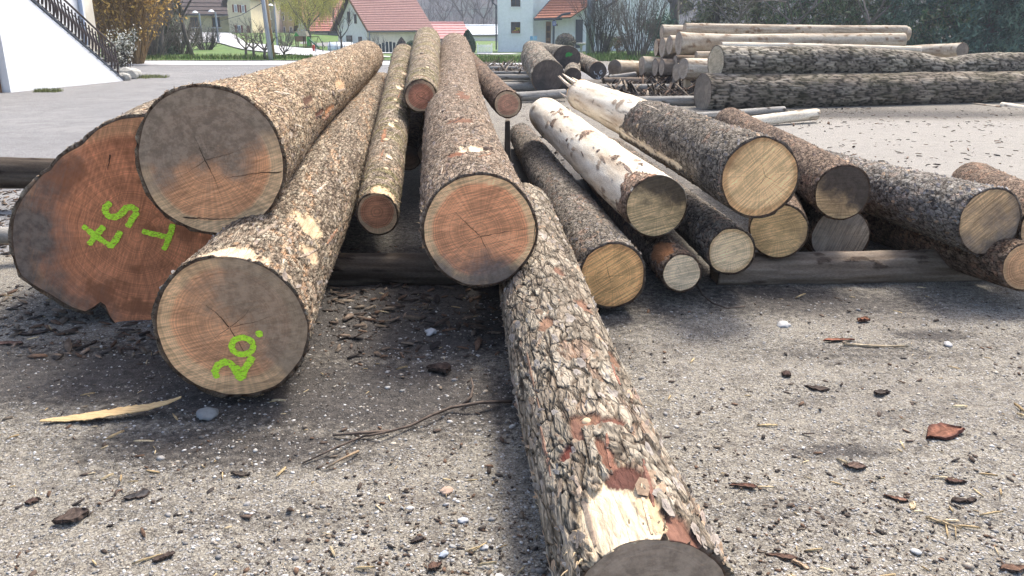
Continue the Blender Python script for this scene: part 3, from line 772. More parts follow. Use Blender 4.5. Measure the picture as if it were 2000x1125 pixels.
# --- large red-hearted butt log at the far left, irregular outline
def frame_of(N, F):
    z = (F - N).normalized(); y = (Vector((0, 0, 1)) - z * z.z).normalized(); x = y.cross(z)
    return Matrix.Translation(N) @ Matrix((x, y, z)).transposed().to_4x4()
N1, F1 = W(232, 440, 4.5), W(575, 172, 13.0)
LOGS['_tmp'] = dict(N=N1, z=(F1 - N1).normalized(), inv=frame_of(N1, F1).inverted())
pts = [(290, 224), (229, 231), (160, 276), (96, 329), (53, 367), (27, 409), (18, 447), (25, 500), (37, 537), (96, 580), (171, 614), (185, 600), (197, 594), (208, 604), (219, 634), (258, 642), (299, 640),
       (360, 640), (420, 610), (462, 540), (470, 460), (452, 380), (410, 300), (350, 245)]
ol = []
for p in pts:
    q = on_face('_tmp', *p); ol.append((math.atan2(q.y, q.x) % (2 * math.pi), math.hypot(q.x, q.y)))
ol.sort()
ol = [(ol[-1][0] - 2 * math.pi, ol[-1][1])] + ol + [(ol[0][0] + 2 * math.pi, ol[0][1])]
oa, orr = np.array([a for a, r in ol]), np.array([r for a, r in ol])
tg = np.linspace(0, 2 * math.pi, 361)
R1m = float(orr[1:-1].mean())
make_log('L1', 'butt_log', 'largest log at the left edge, oblong red-brown butt sprayed with green figures', N1, F1, R1m, 0.36, B_SHRED(TN_L20),
         cut_mat('end_big_red', (0.66, 0.255, 0.12), (0.68, 0.33, 0.16), R1m, 0.95, (0.2, 0.15, 0.115), (0.85, -0.1), 0.55, 1.0, (-0.15, -0.1), 1.2, 1, 0.6, 0.3, 0.75),
         seed=3, outline=(tg, np.interp(tg, oa, orr)), rim=0.02, flakes=150)
make_log('L20', 'sawn_log', 'red-brown log lowest at the left, lime 20 sprayed on its sawn end', W(452, 640, 3.5), W(745, 173, 12), D(296, 3.5) - 0.03, 0.23, B_SHRED(TN_L20),
         cut_mat('end_twenty', (0.76, 0.38, 0.19), (0.78, 0.48, 0.25), 0.3, 0.84, (0.33, 0.245, 0.165), (-0.75, 0.35), 0.0, 0.85, (0.0, 0.05), 0.2, 2, 0.6, 0.45), seed=5, bmat=MAT['bark_shred'], swell=0.03, flakes=900, rim=0.016,
         patches=[(10, 0.9, 0.10, 0.14, (0.500, 0.380, 0.250), 0.004), (25, 0.55, 0.05, 0.10, (0.450, 0.330, 0.220), 0.004), (-28, 0.06, 0.16, 0.07, (0.550, 0.420, 0.300), 0.006)])
make_log('L2', 'sawn_log', 'thick log on top at the left, sawn end mostly weathered grey above red-brown', W(411, 316, 4.0), W(717, 112, 13.0), D(284, 4.0) - 0.035, 0.25, B_SHRED(TN_L2),
         cut_mat('end_grey_top', (0.72, 0.35, 0.17), (0.74, 0.48, 0.26), 0.33, 0.86, (0.3, 0.226, 0.16), (0.25, 1.0), -0.1, 0.95, (0.02, -0.03), 0.35, 3, 0.6, 0.45), seed=7, bmat=MAT['bark_shred'], swell=0.035, swell_len=0.9, flakes=1100, rim=0.016,
         patches=[(38, 2.6, 0.03, 0.35, (0.500, 0.240, 0.120), 0.006), (5, 1.6, 0.025, 0.3, (0.095, 0.050, 0.034), 0.004), (30, 2.0, 0.02, 0.3, (0.130, 0.060, 0.040), 0.004), (15, 3.6, 0.06, 0.3, (0.500, 0.330, 0.200), 0.004)])
make_log('M1', 'thin_log', 'thin mossy log with chopped knots between the left pile and the central log', W(737, 418, 5.3), W(790, 112, 11.5), D(84, 5.3), 0.175, B_M,
         cut_mat('end_mossy', (0.6, 0.29, 0.16), (0.74, 0.52, 0.31), 0.14, 0.8, GREY, (0.5, -0.4), 0.7, 0.8, (0, 0.1), 0.1, 4), seed=11, flakes=500, oval=0.06,
         patches=[(0, 0.9, 0.03, 0.05, (0.680, 0.550, 0.400), 0.002), (-5, 1.9, 0.035, 0.07, (0.680, 0.550, 0.380), 0.002), (10, 2.7, 0.03, 0.07, (0.700, 0.560, 0.400), 0.002), (-20, 1.5, 0.02, 0.25, (0.286, 0.144, 0.084), 0.004),
                  (5, 0.08, 0.1, 0.07, (0.620, 0.450, 0.290), 0.004), (0, 3.6, 0.04, 0.1, (0.700, 0.560, 0.400), 0.002), (15, 4.5, 0.04, 0.1, (0.600, 0.460, 0.330), 0.002)])
make_log('M2', 'thin_log', 'topmost thin log of the central pile, small red end with black bark rim', W(822, 188, 7.4), W(834, 80, 12.5), D(64, 7.4), 0.2, B_M,
         cut_mat('end_small_red', (0.6, 0.26, 0.15), (0.74, 0.5, 0.3), 0.14, 0.82, (0.1, 0.075, 0.065), (0.5, 0.7), 0.62, 0.9, (0, 0), 0.6, 5), seed=13, flakes=250, rim=0.014)
make_log('U1', 'thin_log', 'dark thin log end lying deep in the gap beside the mossy log', W(798, 308, 8.4), W(812, 190, 13), 0.13, 0.13, B_BRN, cut_mat('end_deep', (0.3, 0.2, 0.13), (0.35, 0.25, 0.16), 0.12, 0.8, GREY, (0, 1), 0.3, 0.8), seed=14)
make_log('U2', 'thin_log', 'dark thin log end deep in the gap against the central log', W(842, 300, 8.3), W(850, 190, 13), 0.14, 0.13, B_BRN, cut_mat('end_deep_right', (0.3, 0.2, 0.13), (0.35, 0.25, 0.16), 0.12, 0.8, GREY, (0, 1), 0.3, 0.8), seed=15)
make_log('A', 'sawn_log', 'long central log, round salmon-red end with pale sapwood ring and fresh white bark scar', W(938, 452, 4.13), W(888, 94, 14.0), D(228, 4.13), 0.25, B_A,
         cut_mat('end_salmon', (0.88, 0.40, 0.20), (0.9, 0.57, 0.30), 0.29, 0.84, (0.2, 0.165, 0.14), (0.1, -1.0), 0.62, 0.9, (0.0, 0.02), 0.25, 6, 0.6, 0.45), seed=17, flakes=1200, rim=0.014,
         patches=[(8, 0.62, 0.075, 0.13, (0.620, 0.500, 0.370), 0.006), (-12, 0.56, 0.06, 0.07, (0.204, 0.094, 0.057), 0.004), (3, 1.7, 0.08, 0.12, (0.177, 0.094, 0.061), 0.003), (15, 3.0, 0.06, 0.3, (0.163, 0.086, 0.057), 0.003)])
make_log('R0', 'thin_log', 'short-looking log with pink end just right of the central log', W(992, 204, 8.5), W(915, 116, 13.5), D(54, 8.5), 0.13, B_BRN,
         cut_mat('end_pink', (0.8, 0.42, 0.26), (0.82, 0.56, 0.34), 0.14, 0.78, GREY, (0, 1), 2.0, 0.0, (0, 0), 0.3, 7), seed=19, flakes=100)
make_log('F', 'foreground_log', 'nearest log running towards the viewer, cracked plate bark torn to white wood at its end', W(1272, 1188, 2.05), W(1015, 416, 6.3), 0.212, 0.235, B_F,
         cut_mat('end_foreground', (0.36, 0.25, 0.17), (0.4, 0.28, 0.18), 0.21, 0.9, (0.37, 0.29, 0.215), (0, 1), -0.6, 0.8, (0, 0), 0.2, 8), seed=23, bmat=MAT['bark_plate'], fsize=1.5, flakes=800, rim=0.02, du=1.15, dv=1.5,
         patches=[(5, 0.05, 0.17, 0.19, (0.620, 0.500, 0.360), 0.012), (38, 0.05, 0.06, 0.14, (0.163, 0.083, 0.061), 0.012), (24, 0.10, 0.035, 0.10, (0.500, 0.370, 0.240), 0.008), (16, 0.27, 0.05, 0.045, (0.095, 0.043, 0.034), 0.010),
                  (3, 0.62, 0.05, 0.055, (0.224, 0.122, 0.084), 0.006), (22, 0.60, 0.05, 0.025, (0.136, 0.065, 0.049), 0.006), (-8, 0.56, 0.02, 0.07, (0.177, 0.094, 0.068), 0.006), (6, 0.43, 0.02, 0.09, (0.170, 0.086, 0.061), 0.006), (-22, 0.5, 0.03, 0.03, (0.150, 0.050, 0.038), 0.006),
                  (50, 1.75, 0.04, 0.08, (0.190, 0.108, 0.076), 0.004), (-3, 1.5, 0.03, 0.07, (0.204, 0.122, 0.084), 0.004), (30, 2.2, 0.03, 0.08, (0.170, 0.094, 0.068), 0.004), (60, 1.2, 0.03, 0.1, (0.177, 0.101, 0.068), 0.004)])
make_log('R1', 'spruce_log', 'grey scaly log beside the foreground log, round honey-yellow end with star cracks', W(1196, 539, 4.67), W(1018, 264, 11.2), D(132, 4.67), 0.16, B_SPR,
         cut_mat('end_honey', YEL, (0.68, 0.37, 0.155), 0.19, 0.85, GREY, (0, 1), 3.0, 0.0, (0, 0.0), 0.55, 9, 0.55, 0.6), seed=29, flakes=700)
make_log('R2', 'peeled_log', 'peeled white log whose end is black above and yellow below', W(1283, 403, 5.06), W(1066, 224, 9.3), D(120, 5.06), 0.19, B_R2,
         cut_mat('end_black_top', (0.8, 0.57, 0.3), (0.76, 0.54, 0.28), 0.19, 0.9, (0.085, 0.068, 0.052), (-0.35, 1.0), 0.12, 0.92, (0, 0), 0.25, 10, 0.5, 0.7), seed=31, flakes=60, rim=0.004)
make_log('R3', 'spruce_log', 'upper right log, bark near and peeled white behind, broad clean yellow end', W(1485, 347, 4.6), W(1136, 186, 9.4), D(150, 4.6), 0.18, B_R3,
         cut_mat('end_yellow', (0.95, 0.62, 0.31), (0.74, 0.43, 0.2), 0.22, 0.88, (0.3, 0.165, 0.075), (0.6, 0.6), 0.72, 0.75, (0, 0.05), 0.75, 11, 0.4, 0.5), seed=37, flakes=450, swell=0.01,
         patches=[(-48, 1.9, 0.04, 0.9, (0.740, 0.660, 0.550), 0.004)])
make_log('R4', 'thin_log', 'smallest yellow-ended log at ground level, bark torn orange behind its end', W(1332, 533, 4.85), W(1150, 332, 9), D(77, 4.85), 0.1, B_BRN,
         cut_mat('end_small_pale', (0.82, 0.63, 0.4), (0.78, 0.58, 0.36), 0.115, 0.9, GREY, (0, 1), 2, 0, (0, 0), 0.2, 12, 0.5, 0.5), seed=41, flakes=150,
         patches=[(8, 0.2, 0.08, 0.13, (0.245, 0.115, 0.057), 0.004)])
make_log('R5', 'spruce_log', 'dark grey log under the broad yellow end, pale end with dirty lower rim', W(1428, 491, 5.0), W(1200, 292, 9.5), D(94, 5.0), 0.13, B_SPR,
         cut_mat('end_pale', (0.9, 0.67, 0.4), (0.76, 0.52, 0.28), 0.145, 0.85, (0.3, 0.2, 0.12), (0.1, -1), 0.95, 0.6, (0, 0), 0.3, 13, 0.5, 0.5), seed=43, flakes=200)
make_log('R6', 'spruce_log', 'yellow-ended log half hidden below the broad yellow end', W(1520, 450, 5.2), W(1500, 300, 8.3), D(110, 5.2), 0.15, B_BRN,
         cut_mat('end_half_hidden', (0.76, 0.5, 0.24), (0.7, 0.46, 0.22), 0.17, 0.9, (0.22, 0.15, 0.1), (-1, -0.3), 0.95, 0.8, (0, 0), 0.3, 14, 0.5, 0.5), seed=47)
make_log('R7', 'spruce_log', 'brown-barked log whose end is stained nearly black, right of the broad yellow end', W(1646, 376, 5.2), W(1425, 240, 8.5), D(108, 5.2), 0.155, B_BRN,
         cut_mat('end_black', (0.6, 0.39, 0.2), (0.62, 0.42, 0.22), 0.175, 0.9, (0.085, 0.066, 0.054), (-0.55, 0.75), -0.25, 0.95, (0, 0), 0.05, 15, 0.4, 0.6), seed=53, flakes=250)
make_log('R8', 'spruce_log', 'log with dull grey end directly under the black-ended log', W(1641, 462, 5.6), W(1450, 335, 8.6), D(114, 5.6), 0.15, B_BRN,
         cut_mat('end_dull_grey', (0.42, 0.33, 0.24), (0.42, 0.33, 0.24), 0.18, 0.9, (0.22, 0.2, 0.175), (0.4, 0.4), 0.0, 0.6, (0, 0), 1.2, 16, 0.3, 0.7), seed=59)
make_log('R9', 'spruce_log', 'silver-grey scaly log at the right, end half yellow half grey', W(1933, 433, 4.84), W(1575, 327, 7.2), D(132, 4.84), 0.175, B_R9,
         cut_mat('end_half_grey', (0.62, 0.40, 0.21), (0.5, 0.33, 0.18), 0.195, 0.9, (0.17, 0.145, 0.125), (-0.25, -0.25), 0.02, 0.8, (0, 0), 0.7, 17, 0.3, 0.8), seed=61, flakes=600)
make_log('R10', 'thin_log', 'dark log under the silver-grey log, tan end low at the right edge', W(2003, 522, 4.75), W(1690, 432, 6.6), D(96, 4.75), 0.13, B_BRN,
         cut_mat('end_low_tan', (0.62, 0.35, 0.18), (0.62, 0.38, 0.2), 0.14, 0.85, GREY, (0, 1), 2, 0, (0, 0), 0.3, 18), seed=67)
make_log('R11', 'spruce_log', 'red-brown scaly log behind the silver-grey log, cut by the right edge', W(2062, 448, 4.8), W(1900, 356, 7.0), D(120, 4.8), 0.17, B_BRN,
         cut_mat('end_edge', (0.62, 0.35, 0.18), (0.62, 0.38, 0.2), 0.175, 0.85, GREY, (0, 1), 2, 0, (0, 0), 0.3, 19), seed=71, flakes=120)
BOLF = cut_mat('end_bolster', (0.3, 0.2, 0.12), (0.3, 0.22, 0.14), 0.1, 0.9, GREY, (0, 1), 0.1, 0.8)
make_log('B1', 'bolster_log', 'barkless grey bolster log lying across under the yellow-ended logs', W(1395, 529, 5.35), W(1938, 518, 5.45), 0.10, 0.098, B_BOL, BOLF, seed=73, undul=0.09, group='bolsters under the front logs')
B_BOL_SHADED = lambda s, v, P, sd: (lambda r: (r[0], r[1] * 0.4, r[2]))(B_BOL(s, v, P, sd))  # darker copy of the bolster bark, shade put into its colour
make_log('B2', 'bolster_log', 'dark bolster log lying across in the shade left of the foreground log', W(610, 528, 5.35), W(972, 530, 5.35), 0.105, 0.10, B_BOL_SHADED, BOLF, seed=79, group='bolsters under the front logs')
make_log('B3', 'bolster_log', 'blackened bolster log sticking out left behind the largest butt', W(-160, 335, 7.3), W(330, 345, 7.6), 0.13, 0.12, B_BOL_SHADED, BOLF, seed=83)
make_log('B4', 'bolster_log', 'split grey pole low at the left edge behind the largest butt', W(-120, 458, 5.6), W(160, 462, 5.9), 0.055, 0.05, B_GREYW, BOLF, seed=84)

# marks sprayed on the ends
z6 = lambda l: [(x / 1.874, y / 1.874 + 180) for x, y in l]
paint('L1', [z6([(303, 488), (345, 522), (408, 566)]), z6([(382, 490), (352, 522), (325, 558)]), z6([(443, 508), (425, 540), (402, 568)])], 0.032, MAT['lime_paint'], seed=1)
paint('L1', [z6([(405, 402), (387, 420), (386, 440), (400, 456), (425, 458), (446, 444), (462, 424), (482, 420), (507, 434)]), z6([(503, 436), (485, 462), (465, 493)])], 0.034, MAT['lime_paint'], seed=11)
paint('L1', [z6([(520, 508), (560, 518), (612, 530)]), z6([(635, 482), (618, 535), (600, 578)])], 0.031, MAT['lime_paint'], seed=21)
ring = [(888 + 40 * math.cos(a), 928 + 30 * math.sin(a)) for a in np.linspace(-0.3, 2 * math.pi - 0.1, 22)]
paint('L20', [z6([(797, 1046), (787, 1022), (797, 1000), (820, 988), (843, 990), (858, 1012), (876, 1048)]), z6([(874, 1054), (900, 1008), (926, 966)])], 0.031, MAT['lime_paint'], seed=31)
paint('L20', [z6([(862, 1000), (880, 1040)]), z6([(885, 1046), (898, 1012)])], 0.03, MAT['lime_paint'], seed=36, off=0.0045)
paint('L20', [z6(ring)], 0.026, MAT['lime_paint'], seed=41)
paint('L20', [z6([(938, 884), (962, 884)]), z6([(946, 872), (952, 890)])], 0.03, MAT['lime_paint'], seed=51)
# drying cracks
for k, pth, w in [('A', [(936, 460), (905, 430), (885, 410)], 0.005), ('A', [(938, 462), (950, 485), (962, 512)], 0.004), ('A', [(938, 462), (990, 452), (1042, 446)], 0.006), ('A', [(936, 462), (905, 478), (888, 490)], 0.003),
                  ('A', [(1046, 420), (1044, 455), (1040, 485)], 0.007),
                  ('L20', [(447, 638), (425, 612), (402, 596)], 0.007), ('L20', [(449, 640), (468, 672), (486, 702)], 0.006), ('L20', [(449, 638), (475, 620), (490, 600)], 0.004), ('L20', [(447, 640), (425, 655), (405, 672)], 0.003), ('L20', [(449, 639), (500, 628), (535, 615)], 0.003),
                  ('L2', [(400, 312), (388, 285), (378, 264)], 0.005), ('L2', [(400, 312), (418, 345), (430, 380)], 0.006), ('L2', [(402, 312), (450, 300), (480, 288)], 0.003), ('L2', [(400, 314), (370, 335), (340, 352)], 0.003),
                  ('L2', [(358, 424), (420, 428), (500, 424)], 0.010), ('L2', [(550, 336), (500, 338), (440, 348)], 0.008),
                  ('R1', [(1190, 540), (1215, 538), (1232, 534)], 0.004), ('R1', [(1190, 540), (1186, 522), (1184, 510)], 0.004), ('R1', [(1190, 540), (1170, 546), (1156, 548)], 0.003), ('R1', [(1190, 541), (1195, 560)], 0.003),
                  ('R3', [(1495, 345), (1475, 372), (1462, 390)], 0.003), ('R3', [(1494, 344), (1510, 352), (1522, 360)], 0.003), ('R3', [(1494, 344), (1488, 322), (1484, 312)], 0.003),
                  ('M2', [(820, 190), (836, 196), (846, 198)], 0.005), ('M2', [(820, 190), (808, 178)], 0.004), ('L1', [(215, 302), (213, 318), (210, 332)], 0.010), ('R4', [(1330, 532), (1322, 518)], 0.003)]:
    check(k, pth, w)

MAT['knot_bark'] = plain('knot_collar', (0.16, 0.12, 0.09), (0.1, 0.075, 0.055), 40, 0.95, 0.5, 0.004)
MAT['knot_wood'] = plain('knot_wood', (0.6, 0.45, 0.28), (0.48, 0.33, 0.19), 30, 0.85, 0.3, 0.003)
MAT['knot_old'] = plain('knot_wood_old', (0.24, 0.19, 0.15), (0.16, 0.12, 0.09), 30, 0.85, 0.3, 0.003)
for k, dth, v, r, h, m_ in [('M1', 2, 0.55, 0.020, 0.012, 'knot_wood'), ('M1', -12, 1.35, 0.024, 0.012, 'knot_wood'), ('M1', 8, 2.05, 0.022, 0.012, 'knot_wood'), ('M1', -6, 2.9, 0.024, 0.014, 'knot_wood'), ('M1', 14, 3.7, 0.024, 0.014, 'knot_wood'),
                            ('F', 2, 0.63, 0.015, -0.004, 'knot_wood'), ('F', -30, 1.4, 0.016, 0.004, 'knot_old'), ('F', 35, 1.9, 0.016, 0.004, 'knot_old'), ('A', 20, 1.3, 0.018, 0.008, 'knot_old'), ('A', -18, 2.3, 0.018, 0.01, 'knot_old'), ('A', 6, 3.6, 0.02, 0.012, 'knot_old'),
                            ('M2', 10, 0.8, 0.02, 0.01, 'knot_wood'), ('M2', -15, 1.9, 0.02, 0.012, 'knot_old'), ('R3', 18, 1.1, 0.018, 0.008, 'knot_old'), ('R3', -10, 1.9, 0.016, 0.008, 'knot_wood'), ('R2', 15, 1.2, 0.016, 0.005, 'knot_old'), ('R2', -12, 2.2, 0.016, 0.005, 'knot_old'),
                            ('R9', 6, 0.8, 0.016, 0.006, 'knot_old'), ('L20', 30, 1.6, 0.02, 0.008, 'knot_old'), ('L2', 20, 3.0, 0.022, 0.01, 'knot_old'), ('R1', 12, 1.5, 0.016, 0.006, 'knot_old')]:
    knot(k, dth, v, r, h, MAT[m_])

TAN, ORG, DRK, CRM = (0.32, 0.25, 0.185), (0.3, 0.165, 0.1), (0.075, 0.05, 0.038), (0.42, 0.345, 0.26)
for k, dth, v, ln, w, c, an in [('L2', 12, 1.5, 0.55, 0.035, DRK, 0.12), ('L2', 34, 2.0, 0.5, 0.03, DRK, 0.1), ('L2', 46, 2.5, 0.7, 0.06, ORG, 0.05), ('L2', 8, 2.6, 0.5, 0.05, TAN, 0.2), ('L2', -15, 1.0, 0.4, 0.04, CRM, 0.2), ('L2', 25, 3.6, 0.6, 0.05, TAN, 0.1), ('L2', -5, 0.5, 0.35, 0.03, TAN, 0.25), ('L2', 20, 0.8, 0.4, 0.03, CRM, 0.2),
                                ('L20', 22, 0.5, 0.3, 0.04, TAN, 0.2), ('L20', 40, 1.1, 0.4, 0.03, ORG, 0.1), ('L20', 0, 1.6, 0.4, 0.05, CRM, 0.1), ('L20', 30, 2.2, 0.4, 0.04, TAN, 0.1), ('L20', -20, 0.5, 0.3, 0.05, TAN, 0.1),
                                ('M1', 10, 0.3, 0.22, 0.05, TAN, 0.5), ('M1', -15, 0.9, 0.3, 0.03, ORG, 0.1), ('M1', 18, 1.7, 0.3, 0.03, TAN, 0.4), ('M1', -10, 2.4, 0.3, 0.04, CRM, 0.5), ('M1', 5, 3.2, 0.4, 0.03, ORG, 0.1),
                                ('A', 28, 0.75, 0.14, 0.10, DRK, 0.2), ('A', 20, 0.5, 0.2, 0.03, ORG, 0.3), ('A', -30, 0.35, 0.18, 0.03, CRM, 0.1), ('A', 5, 1.8, 0.3, 0.05, DRK, 0.6), ('A', -15, 2.9, 0.3, 0.05, TAN, 0.3), ('A', 25, 1.5, 0.3, 0.03, DRK, 0.3),
                                ('R2', 5, 0.9, 0.16, 0.04, (0.2, 0.15, 0.11), 0.1), ('R2', -14, 1.5, 0.14, 0.03, (0.12, 0.09, 0.07), 0.1), ('R2', 16, 1.9, 0.12, 0.025, (0.12, 0.09, 0.07), 0.1), ('R2', -4, 2.6, 0.14, 0.03, (0.15, 0.11, 0.08), 0.1), ('R2', 22, 0.4, 0.3, 0.05, (0.22, 0.16, 0.12), 0.1),
                                ('R3', -40, 1.4, 0.8, 0.03, CRM, 0.05), ('R3', -44, 2.2, 0.5, 0.04, CRM, 0.05), ('R3', 5, 1.3, 0.1, 0.02, DRK, 0.1), ('R3', 20, 0.9, 0.08, 0.015, DRK, 0.1), ('R3', 40, 1.9, 0.5, 0.03, CRM, 0.05),
                                ('F', -22, 0.2, 0.3, 0.035, (0.3, 0.23, 0.17), 0.05), ('F', 20, 0.12, 0.2, 0.03, (0.55, 0.42, 0.28), 0.1), ('F', 30, 0.25, 0.22, 0.03, (0.2, 0.1, 0.07), 0.1), ('F', 10, 0.42, 0.16, 0.03, (0.24, 0.12, 0.08), 0.1), ('F', -40, 0.6, 0.3, 0.03, (0.2, 0.12, 0.085), 0.05), ('F', 48, 1.0, 0.2, 0.03, (0.22, 0.11, 0.075), 0.05), ('F', -34, 1.1, 0.5, 0.02, (0.16, 0.1, 0.07), 0.03)]:
    strip(k, dth, v, ln, w * 0.6, c, an, 0.003)
# torn fibres sticking out at the ends of the foreground and central logs
MAT['fibre'] = plain('torn_fibre', (0.5, 0.38, 0.23), (0.34, 0.24, 0.14), 40, 0.85, 0.2, 0.002)
rs = random.Random(31)
for k, a0, a1, n_, vmax in (('F', -60, -25, 16, 0.12), ('F', 0, 30, 8, 0.06), ('A', -75, -55, 7, 0.06), ('M1', -60, 60, 10, 0.05), ('L20', -60, -30, 8, 0.05)):
    lg = LOGS[k]; mb = MB()
    for _ in range(n_):
        a = lg['thc'] + math.radians(rs.uniform(a0, a1)); v = rs.uniform(0, vmax); r = lg['r0'] + 0.012
        c = Vector((math.cos(a) * r, math.sin(a) * r, v)); d = Vector((math.cos(a) * rs.uniform(0.1, 0.7), math.sin(a) * rs.uniform(0.1, 0.7), rs.uniform(-1, 0.6))) + Vector((-math.sin(a), math.cos(a), 0)) * rs.uniform(-0.5, 0.5)
        l_ = rs.uniform(0.02, 0.06); mb.tube([c, c + d * l_ * 0.5, c + d * l_ + Vector((0, -0.006, 0))], [0.003, 0.002, 0.0008], 4)
    mb.build('torn_fibres', MAT['fibre'], lg['root'])['kind'] = 'stuff'
# ------------------------------------------------------------------ distant logs and rails
def dl(key, name, label, a, b, dpx0, dpx1, bark, face, seed, **kw):
    """a, b = (px, py, depth); diameters as they show in the photo"""
    return make_log(key, name, label, W(*a), W(*b), D(dpx0, a[2]), D(dpx1, b[2]), bark, face, seed=seed, far=kw.pop('far', True), du=kw.pop('du', 1.3), dv=kw.pop('dv', 1.3), rim=kw.pop('rim', 0.012), **kw)
E_OAK = cut_mat('end_oak', (0.50, 0.41, 0.28), (0.52, 0.44, 0.31), 0.3, 0.9, GREY, (0, 1), 2, 0, (0, 0), 0.3, 30, 0.3, 0.4)
E_OLD = cut_mat('end_weathered', (0.27, 0.22, 0.165), (0.25, 0.2, 0.15), 0.36, 0.9, (0.14, 0.12, 0.1), (0.3, 0.2), 0.1, 0.7, (0, 0), 1.3, 31, 0.3, 0.6)
E_PALE = cut_mat('end_peeled', (0.46, 0.36, 0.26), (0.5, 0.4, 0.3), 0.2, 0.9, (0.3, 0.25, 0.2), (0, 1), 0.3, 0.6, (0, 0), 0.3, 32, 0.4, 0.4)
E_DARK = cut_mat('end_dark', (0.12, 0.095, 0.078), (0.11, 0.09, 0.075), 0.36, 0.9, (0.05, 0.045, 0.042), (0.3, -0.3), 0.2, 0.8, (0, 0), 1.2, 33, 0.7, 0.5)
dl('S1', 'oak_log', 'lower thick oak log of the right stack, hollow split butt on the ground', (1372, 181, 16.5), (2085, 171, 18.6), 70, 63, B_OAK2, E_OLD, 101, bmat=MAT['bark_oak'], swell=0.02, undul=0.05, dv=1.1)
dl('S2', 'oak_log', 'upper furrowed oak log with cream cut end, kinked towards the right', (1398, 122, 16.6), (2085, 128, 19.0), 62, 42, B_OAK, E_OAK, 103, bmat=MAT['bark_oak'], undul=0.05, dv=1.1,
   bend=lambda v, L: (0 * v, -0.13 * np.exp(-((v - 0.62 * L) / 0.75) ** 2) + 0.05 * np.exp(-((v - 0.3 * L) / 1.2) ** 2)))
PG = 'peeled logs in the far stack'
dl('T4', 'peeled_log', 'thin white peeled log lying just behind the upper oak log', (1408, 90, 20.0), (1797, 98, 20.6), 16, 13, B_PALE, E_PALE, 107, group=PG, undul=0.06)
dl('T2', 'peeled_log', 'flared peeled log second from the top of the far stack', (1325, 85, 21.6), (1764, 79, 22.2), 30, 27, B_PALE2, E_PALE, 109, group=PG, swell=0.10, swell_len=0.8, undul=0.04)
dl('T1', 'peeled_log', 'topmost pale peeled log of the far stack', (1337, 57, 22.4), (1769, 59, 22.9), 23, 17, B_PALE2, E_PALE, 113, group=PG, undul=0.04)
dl('T1b', 'peeled_log', 'peeled log whose right end juts out just beyond the topmost log', (1420, 66, 23.0), (1773, 66, 23.4), 22, 26, B_PALE2, E_PALE, 115, group=PG)
dl('T3', 'peeled_log', 'peeled log behind the topmost log, its left end jutting out', (1292, 63, 23.0), (1690, 60, 23.6), 27, 20, B_PALE2, E_PALE, 117, group=PG)
dl('T2b', 'peeled_log', 'peeled log end directly left of the flared log', (1307, 88, 22.3), (1700, 84, 23.0), 36, 26, B_PALE2, E_PALE, 119, group=PG)
dl('T2c', 'peeled_log', 'peeled log end second left of the flared log', (1293, 93, 22.9), (1700, 88, 23.6), 37, 26, B_PALE2, E_PALE, 121, group=PG)
dl('T2d', 'peeled_log', 'dark reddish log end at the far left of the peeled stack', (1281, 93, 23.5), (1700, 90, 24.1), 32, 26, B_BRN, E_PALE, 123, group=PG)
dl('T5', 'peeled_log', 'small brown log end peeping out above the cream oak end', (1359, 109, 21.2), (1560, 109, 21.4), 16, 15, B_PALE2, E_PALE, 125, group=PG)
dl('T6', 'peeled_log', 'short-looking peeled log left of the cream oak end, resting on a block', (1334, 134, 19.6), (1520, 138, 20.4), 40, 34, B_PALE2, E_PALE, 127, group=PG, undul=0.05)
dl('T6b', 'peeled_log', 'log end half hidden behind the log that rests on the block', (1321, 141, 20.4), (1520, 140, 21.2), 34, 30, B_PALE2, E_PALE, 129, group=PG)
dl('T8', 'peeled_log', 'small shaded log end under the flared log', (1318, 122, 22.0), (1500, 122, 22.4), 26, 22, B_BOL, E_PALE, 131, group=PG)
dl('T7a', 'peeled_log', 'leftmost of the three low log ends behind the bark heap', (1253, 129, 23.4), (1480, 130, 24.0), 36, 30, B_PALE2, E_PALE, 133, group=PG)
dl('T7b', 'peeled_log', 'middle of the three low log ends behind the bark heap', (1279, 132, 22.7), (1480, 132, 23.2), 33, 28, B_BOL, E_PALE, 135, group=PG)
dl('T7c', 'peeled_log', 'rightmost of the three low log ends behind the bark heap', (1292, 132, 22.1), (1480, 134, 22.6), 30, 28, B_BOL, E_PALE, 137, group=PG)
dl('W1', 'peeled_log', 'pale log with round brown end left of the peeled stack', (1200, 132, 23.2), (1268, 133, 24.8), 29, 26, B_PALE2, cut_mat('end_brown_round', (0.25, 0.18, 0.12), (0.34, 0.25, 0.17), 0.21, 0.85, GREY, (0, 1), 0.3, 0.6, (0, 0), 0.3, 34), 139)
dl('S9', 'stub_log', 'dark-ended log beyond the oak logs in front of the conifers', (1880, 98, 24.0), (1770, 101, 26.5), 27, 22, B_PALE2, E_OLD, 141)
dl('P1', 'thin_pole', 'grey pole on the ground in front of the thick oak butt', (1530, 214, 15.6), (1300, 231, 14.2), 12, 14, B_GREYW, E_PALE, 143)
dl('P2', 'thin_pole', 'cream peeled pole on the gravel pointing right, rounded end', (1594, 223, 14.2), (1380, 248, 13.2), 22, 18, B_PALE, E_PALE, 145)
dl('P3', 'thin_pole', 'round blue-grey pole lying left of the thick oak butt', (1362, 197, 17.2), (1180, 199, 17.3), 19, 19, B_GREYW, E_OLD, 147)
dl('P4', 'thin_pole', 'white pole stub at the right edge before the oak log', (1957, 206, 17.2), (2030, 218, 16.4), 13, 14, B_PALE, E_PALE, 149)
dl('P5', 'thin_pole', 'tan stick in front of the white pole stub', (1900, 203, 17.6), (1955, 211, 16.9), 5, 6, B_PALE2, E_PALE, 151)
RG = 'bolster rails on the ground'
